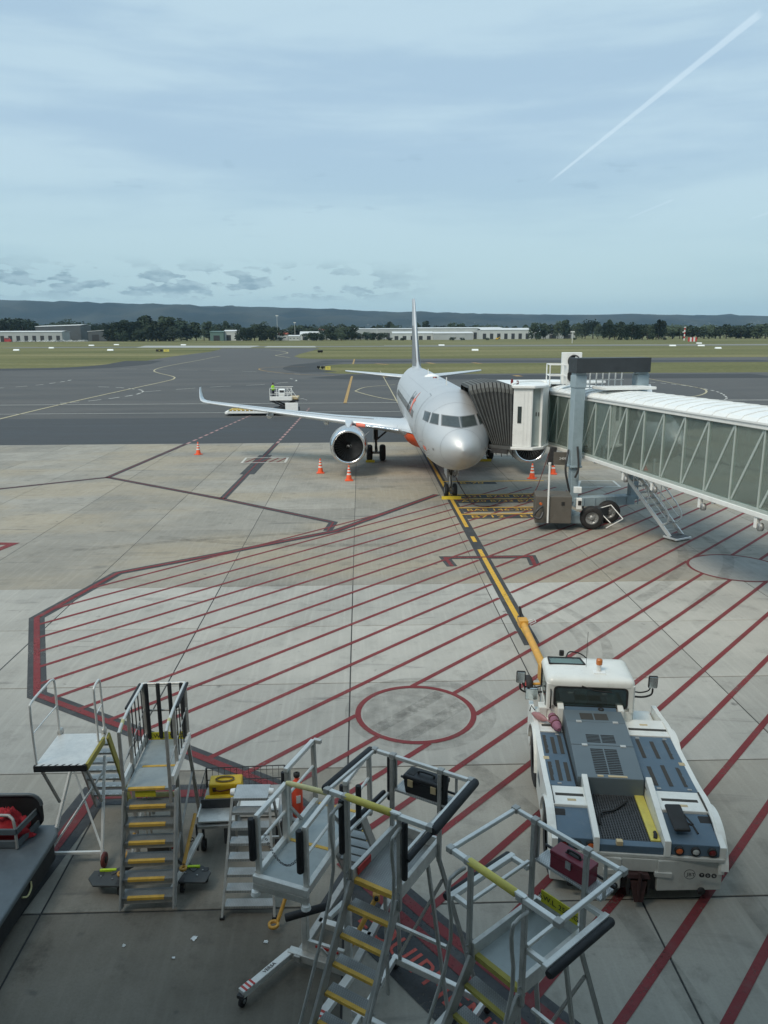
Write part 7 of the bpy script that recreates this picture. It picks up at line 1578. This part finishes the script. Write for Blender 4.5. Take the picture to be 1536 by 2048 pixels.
belt(700,1060,647,654,1500,20,(0,2,1,5),.9,'tree behind the long warehouses',11)
tree(1073,644,1075,0,.75,'taller of the two dark trees standing before the sheds','pair of trees before the sheds'); tree(1087,655,1075,2,.6,'shorter of the two dark trees standing before the sheds','pair of trees before the sheds')
belt(1085,1250,641,652,1250,14,(5,3,1,2),.75,'tree in the loose belt behind the boarding bridge',12)
belt(1216,1320,646,655,1050,10,(0,4,3),.95,'dark tree in the clump left of the red and white mast',14)
belt(1312,1325,641,645,1060,2,(2,5),.8,'tall tree standing out left of the mast',15)
belt(1325,1600,648,655,1150,22,(4,0,1,3),1.1,'tree in the long belt at the far right',16)
for k,(px,D) in enumerate(((905,1050),(925,1050),(1240,985),(1255,985),(1330,980),(1150,1040),(975,1060),(805,1070),(780,1075),(560,1095))):
    tree(px, 668.2+8.9-2.5*random.uniform(.7,1.3), D, 0, 1.6, 'scattered low shrub along the airfield boundary', 'scattered low shrubs along the airfield boundary')
# far suburban canopy: one mass
r = random.Random(21); m = MB()
for k in range(9000):
    x = r.uniform(-1500,1700); D = 1700+abs(r.gauss(0,350)); h = 11+5*mnoise.noise(V(x*.01,D*.01,3)); p = V(x*D/1700., D, r.uniform(.1,1)*h); s = r.uniform(1.4,3.2); q = V(r.gauss(0,1),r.gauss(0,1),r.gauss(0,.6)).normalized(); y = q.orthogonal().normalized()
    m.add([p-q*s,p-y*s*.7,p+q*s,p+y*s*.7],[(0,1,2,3)])
o = m.build('far_canopy','leaf_dark'); tag(o,'distant band of suburban trees below the hills','trees',kind='stuff')

# ------------------------------------------------------------------ hills
def hills_mat():
    mt, nt, b = new_mat('hills'); N = nt.nodes.new; L = nt.links.new; pos = N('ShaderNodeNewGeometry').outputs['Position']
    n = N('ShaderNodeTexNoise'); L(pos,n.inputs['Vector']); n.inputs['Scale'].default_value=.0016; n.inputs['Detail'].default_value=8; n.inputs['Roughness'].default_value=.65
    rp = N('ShaderNodeValToRGB'); L(n.outputs['Fac'],rp.inputs[0]); e=rp.color_ramp.elements; e[0].position=.42; e[0].color=(.008,.015,.014,1); e[1].position=.74; e[1].color=(.06,.062,.045,1)
    v = N('ShaderNodeTexVoronoi'); L(pos,v.inputs['Vector']); v.inputs['Scale'].default_value=.022
    st = N('ShaderNodeMapRange'); L(v.outputs['Distance'],st.inputs[0]); st.inputs[1].default_value=.20; st.inputs[2].default_value=.10
    n2 = N('ShaderNodeTexNoise'); L(pos,n2.inputs['Vector']); n2.inputs['Scale'].default_value=.0022; n2.inputs['Detail'].default_value=5
    s2 = N('ShaderNodeMapRange'); L(n2.outputs['Fac'],s2.inputs[0]); s2.inputs[1].default_value=.52; s2.inputs[2].default_value=.62
    sz = N('ShaderNodeSeparateXYZ'); L(pos,sz.inputs[0]); s3 = N('ShaderNodeMapRange'); L(sz.outputs[2],s3.inputs[0]); s3.inputs[1].default_value=190; s3.inputs[2].default_value=90
    m1=N('ShaderNodeMath'); m1.operation='MULTIPLY'; L(st.outputs[0],m1.inputs[0]); L(s2.outputs[0],m1.inputs[1]); m2=N('ShaderNodeMath'); m2.operation='MULTIPLY'; L(m1.outputs[0],m2.inputs[0]); L(s3.outputs[0],m2.inputs[1])
    mx=N('ShaderNodeMix'); mx.data_type='RGBA'; L(m2.outputs[0],mx.inputs[0]); L(rp.outputs[0],mx.inputs[6]); mx.inputs[7].default_value=(.55,.55,.52,1); L(mx.outputs[2],b.inputs['Base Color']); b.inputs['Roughness'].default_value=.95; b.inputs['Specular IOR Level'].default_value=.1
hills_mat()
prof = [(-900,600),(-300,598),(0,600.5),(70,604),(150,607),(180,608),(240,609),(300,611),(400,613.5),(520,613.5),(620,616.5),(700,621),(780,624),(900,628),(990,627.5),(1100,627),(1200,628),(1300,627),(1420,629),(1536,631.5),(2000,633),(2800,630)]
nx, ny = 260, 22; m = MB(); vs=[]
for j in range(ny):
    t = j/(ny-1); Y = 6200 + 3400*t
    for i in range(nx):
        az = -.95 + 1.9*i/(nx-1); px = 721 + 1575*math.tan(az)
        top = interp(prof, px); hz = 668.2-.004*(px-768); R = 9000.; H = CAM_H + (hz-top)*R/1534.*.975
        ridge = math.sin(PI/2*min(1,t/.82))**1.5 if t<.82 else 1-.25*(t-.82)/.18
        X = Y*math.tan(az); nzv = mnoise.fractal(V(X*.00075,Y*.0011,7.),1.,2.1,6)
        z = H*(Y/9000.)*ridge*1.0 + (nzv*85 + 26*mnoise.fractal(V(X*.004,Y*.004,1.),1.,2.,4))*min(1,t*2.2)*(1-.75*math.exp(-((t-.82)/.12)**2)) 
        vs.append(V(X,Y,z-8 if j else -20))
m.add(vs,[(j*nx+i,j*nx+i+1,(j+1)*nx+i+1,(j+1)*nx+i) for j in range(ny-1) for i in range(nx-1)],True)
o = m.build('hills','hills'); tag(o,kind='structure')

# ------------------------------------------------------------------ terminal behind the viewer
tm = thing('terminal_building',(0,-1.6,0),0,'airport terminal facade with a band of windows behind the viewer','building')
mat('facade',(.2,.21,.21),.6,var=.08,scale=.4); mat('soffit',(.5,.5,.49),.7); glass_mat('terminal_glass',(.75,.85,.82),.05); mat('interior',(.25,.24,.22),.8)
MB().bx(-70,70,-.4,0,0,7.5).build('lower_wall','facade',tm); MB().bx(-70,70,-.4,0,11.2,19.4).build('upper_wall','facade',tm); MB().bx(-72,72,-25,2.6,19.5,20.0).build('roof','soffit',tm)
MB().bx(-70,70,-14,-.4,7.1,7.5).build('floor','interior',tm); MB().bx(-70,70,-14,-.4,11.2,11.5).build('ceiling','soffit',tm); MB().bx(-70,70,-14.4,-14,0,19.4).build('rear_wall','interior',tm)
for k in range(-17,18): MB().bx(4*k+1.95,4*k+2.05,-.3,-.02,7.5,11.2).build('mullion','aluminium_dull',tm); MB().bx(4*k-1.94,4*k+1.94,-.2,-.18,7.5,11.2).build('window_pane','terminal_glass',tm)

# ------------------------------------------------------------------ air
hz_ = MB().bx(-15500,15500,-300,14800,-1.1,470).mesh('haze'); hm_ = bpy.data.materials.new('haze'); hm_.use_nodes = True; nt = hm_.node_tree; nt.nodes.clear()
vo = nt.nodes.new('ShaderNodeVolumePrincipled'); vo.inputs['Density'].default_value = 4.0e-5; vo.inputs['Color'].default_value = (.50,.76,1.0,1); vo.inputs['Anisotropy'].default_value = .0
ou = nt.nodes.new('ShaderNodeOutputMaterial'); nt.links.new(vo.outputs[0], ou.inputs['Volume']); hz_.materials.append(hm_)
o = link('haze',hz_); tag(o,kind='stuff')
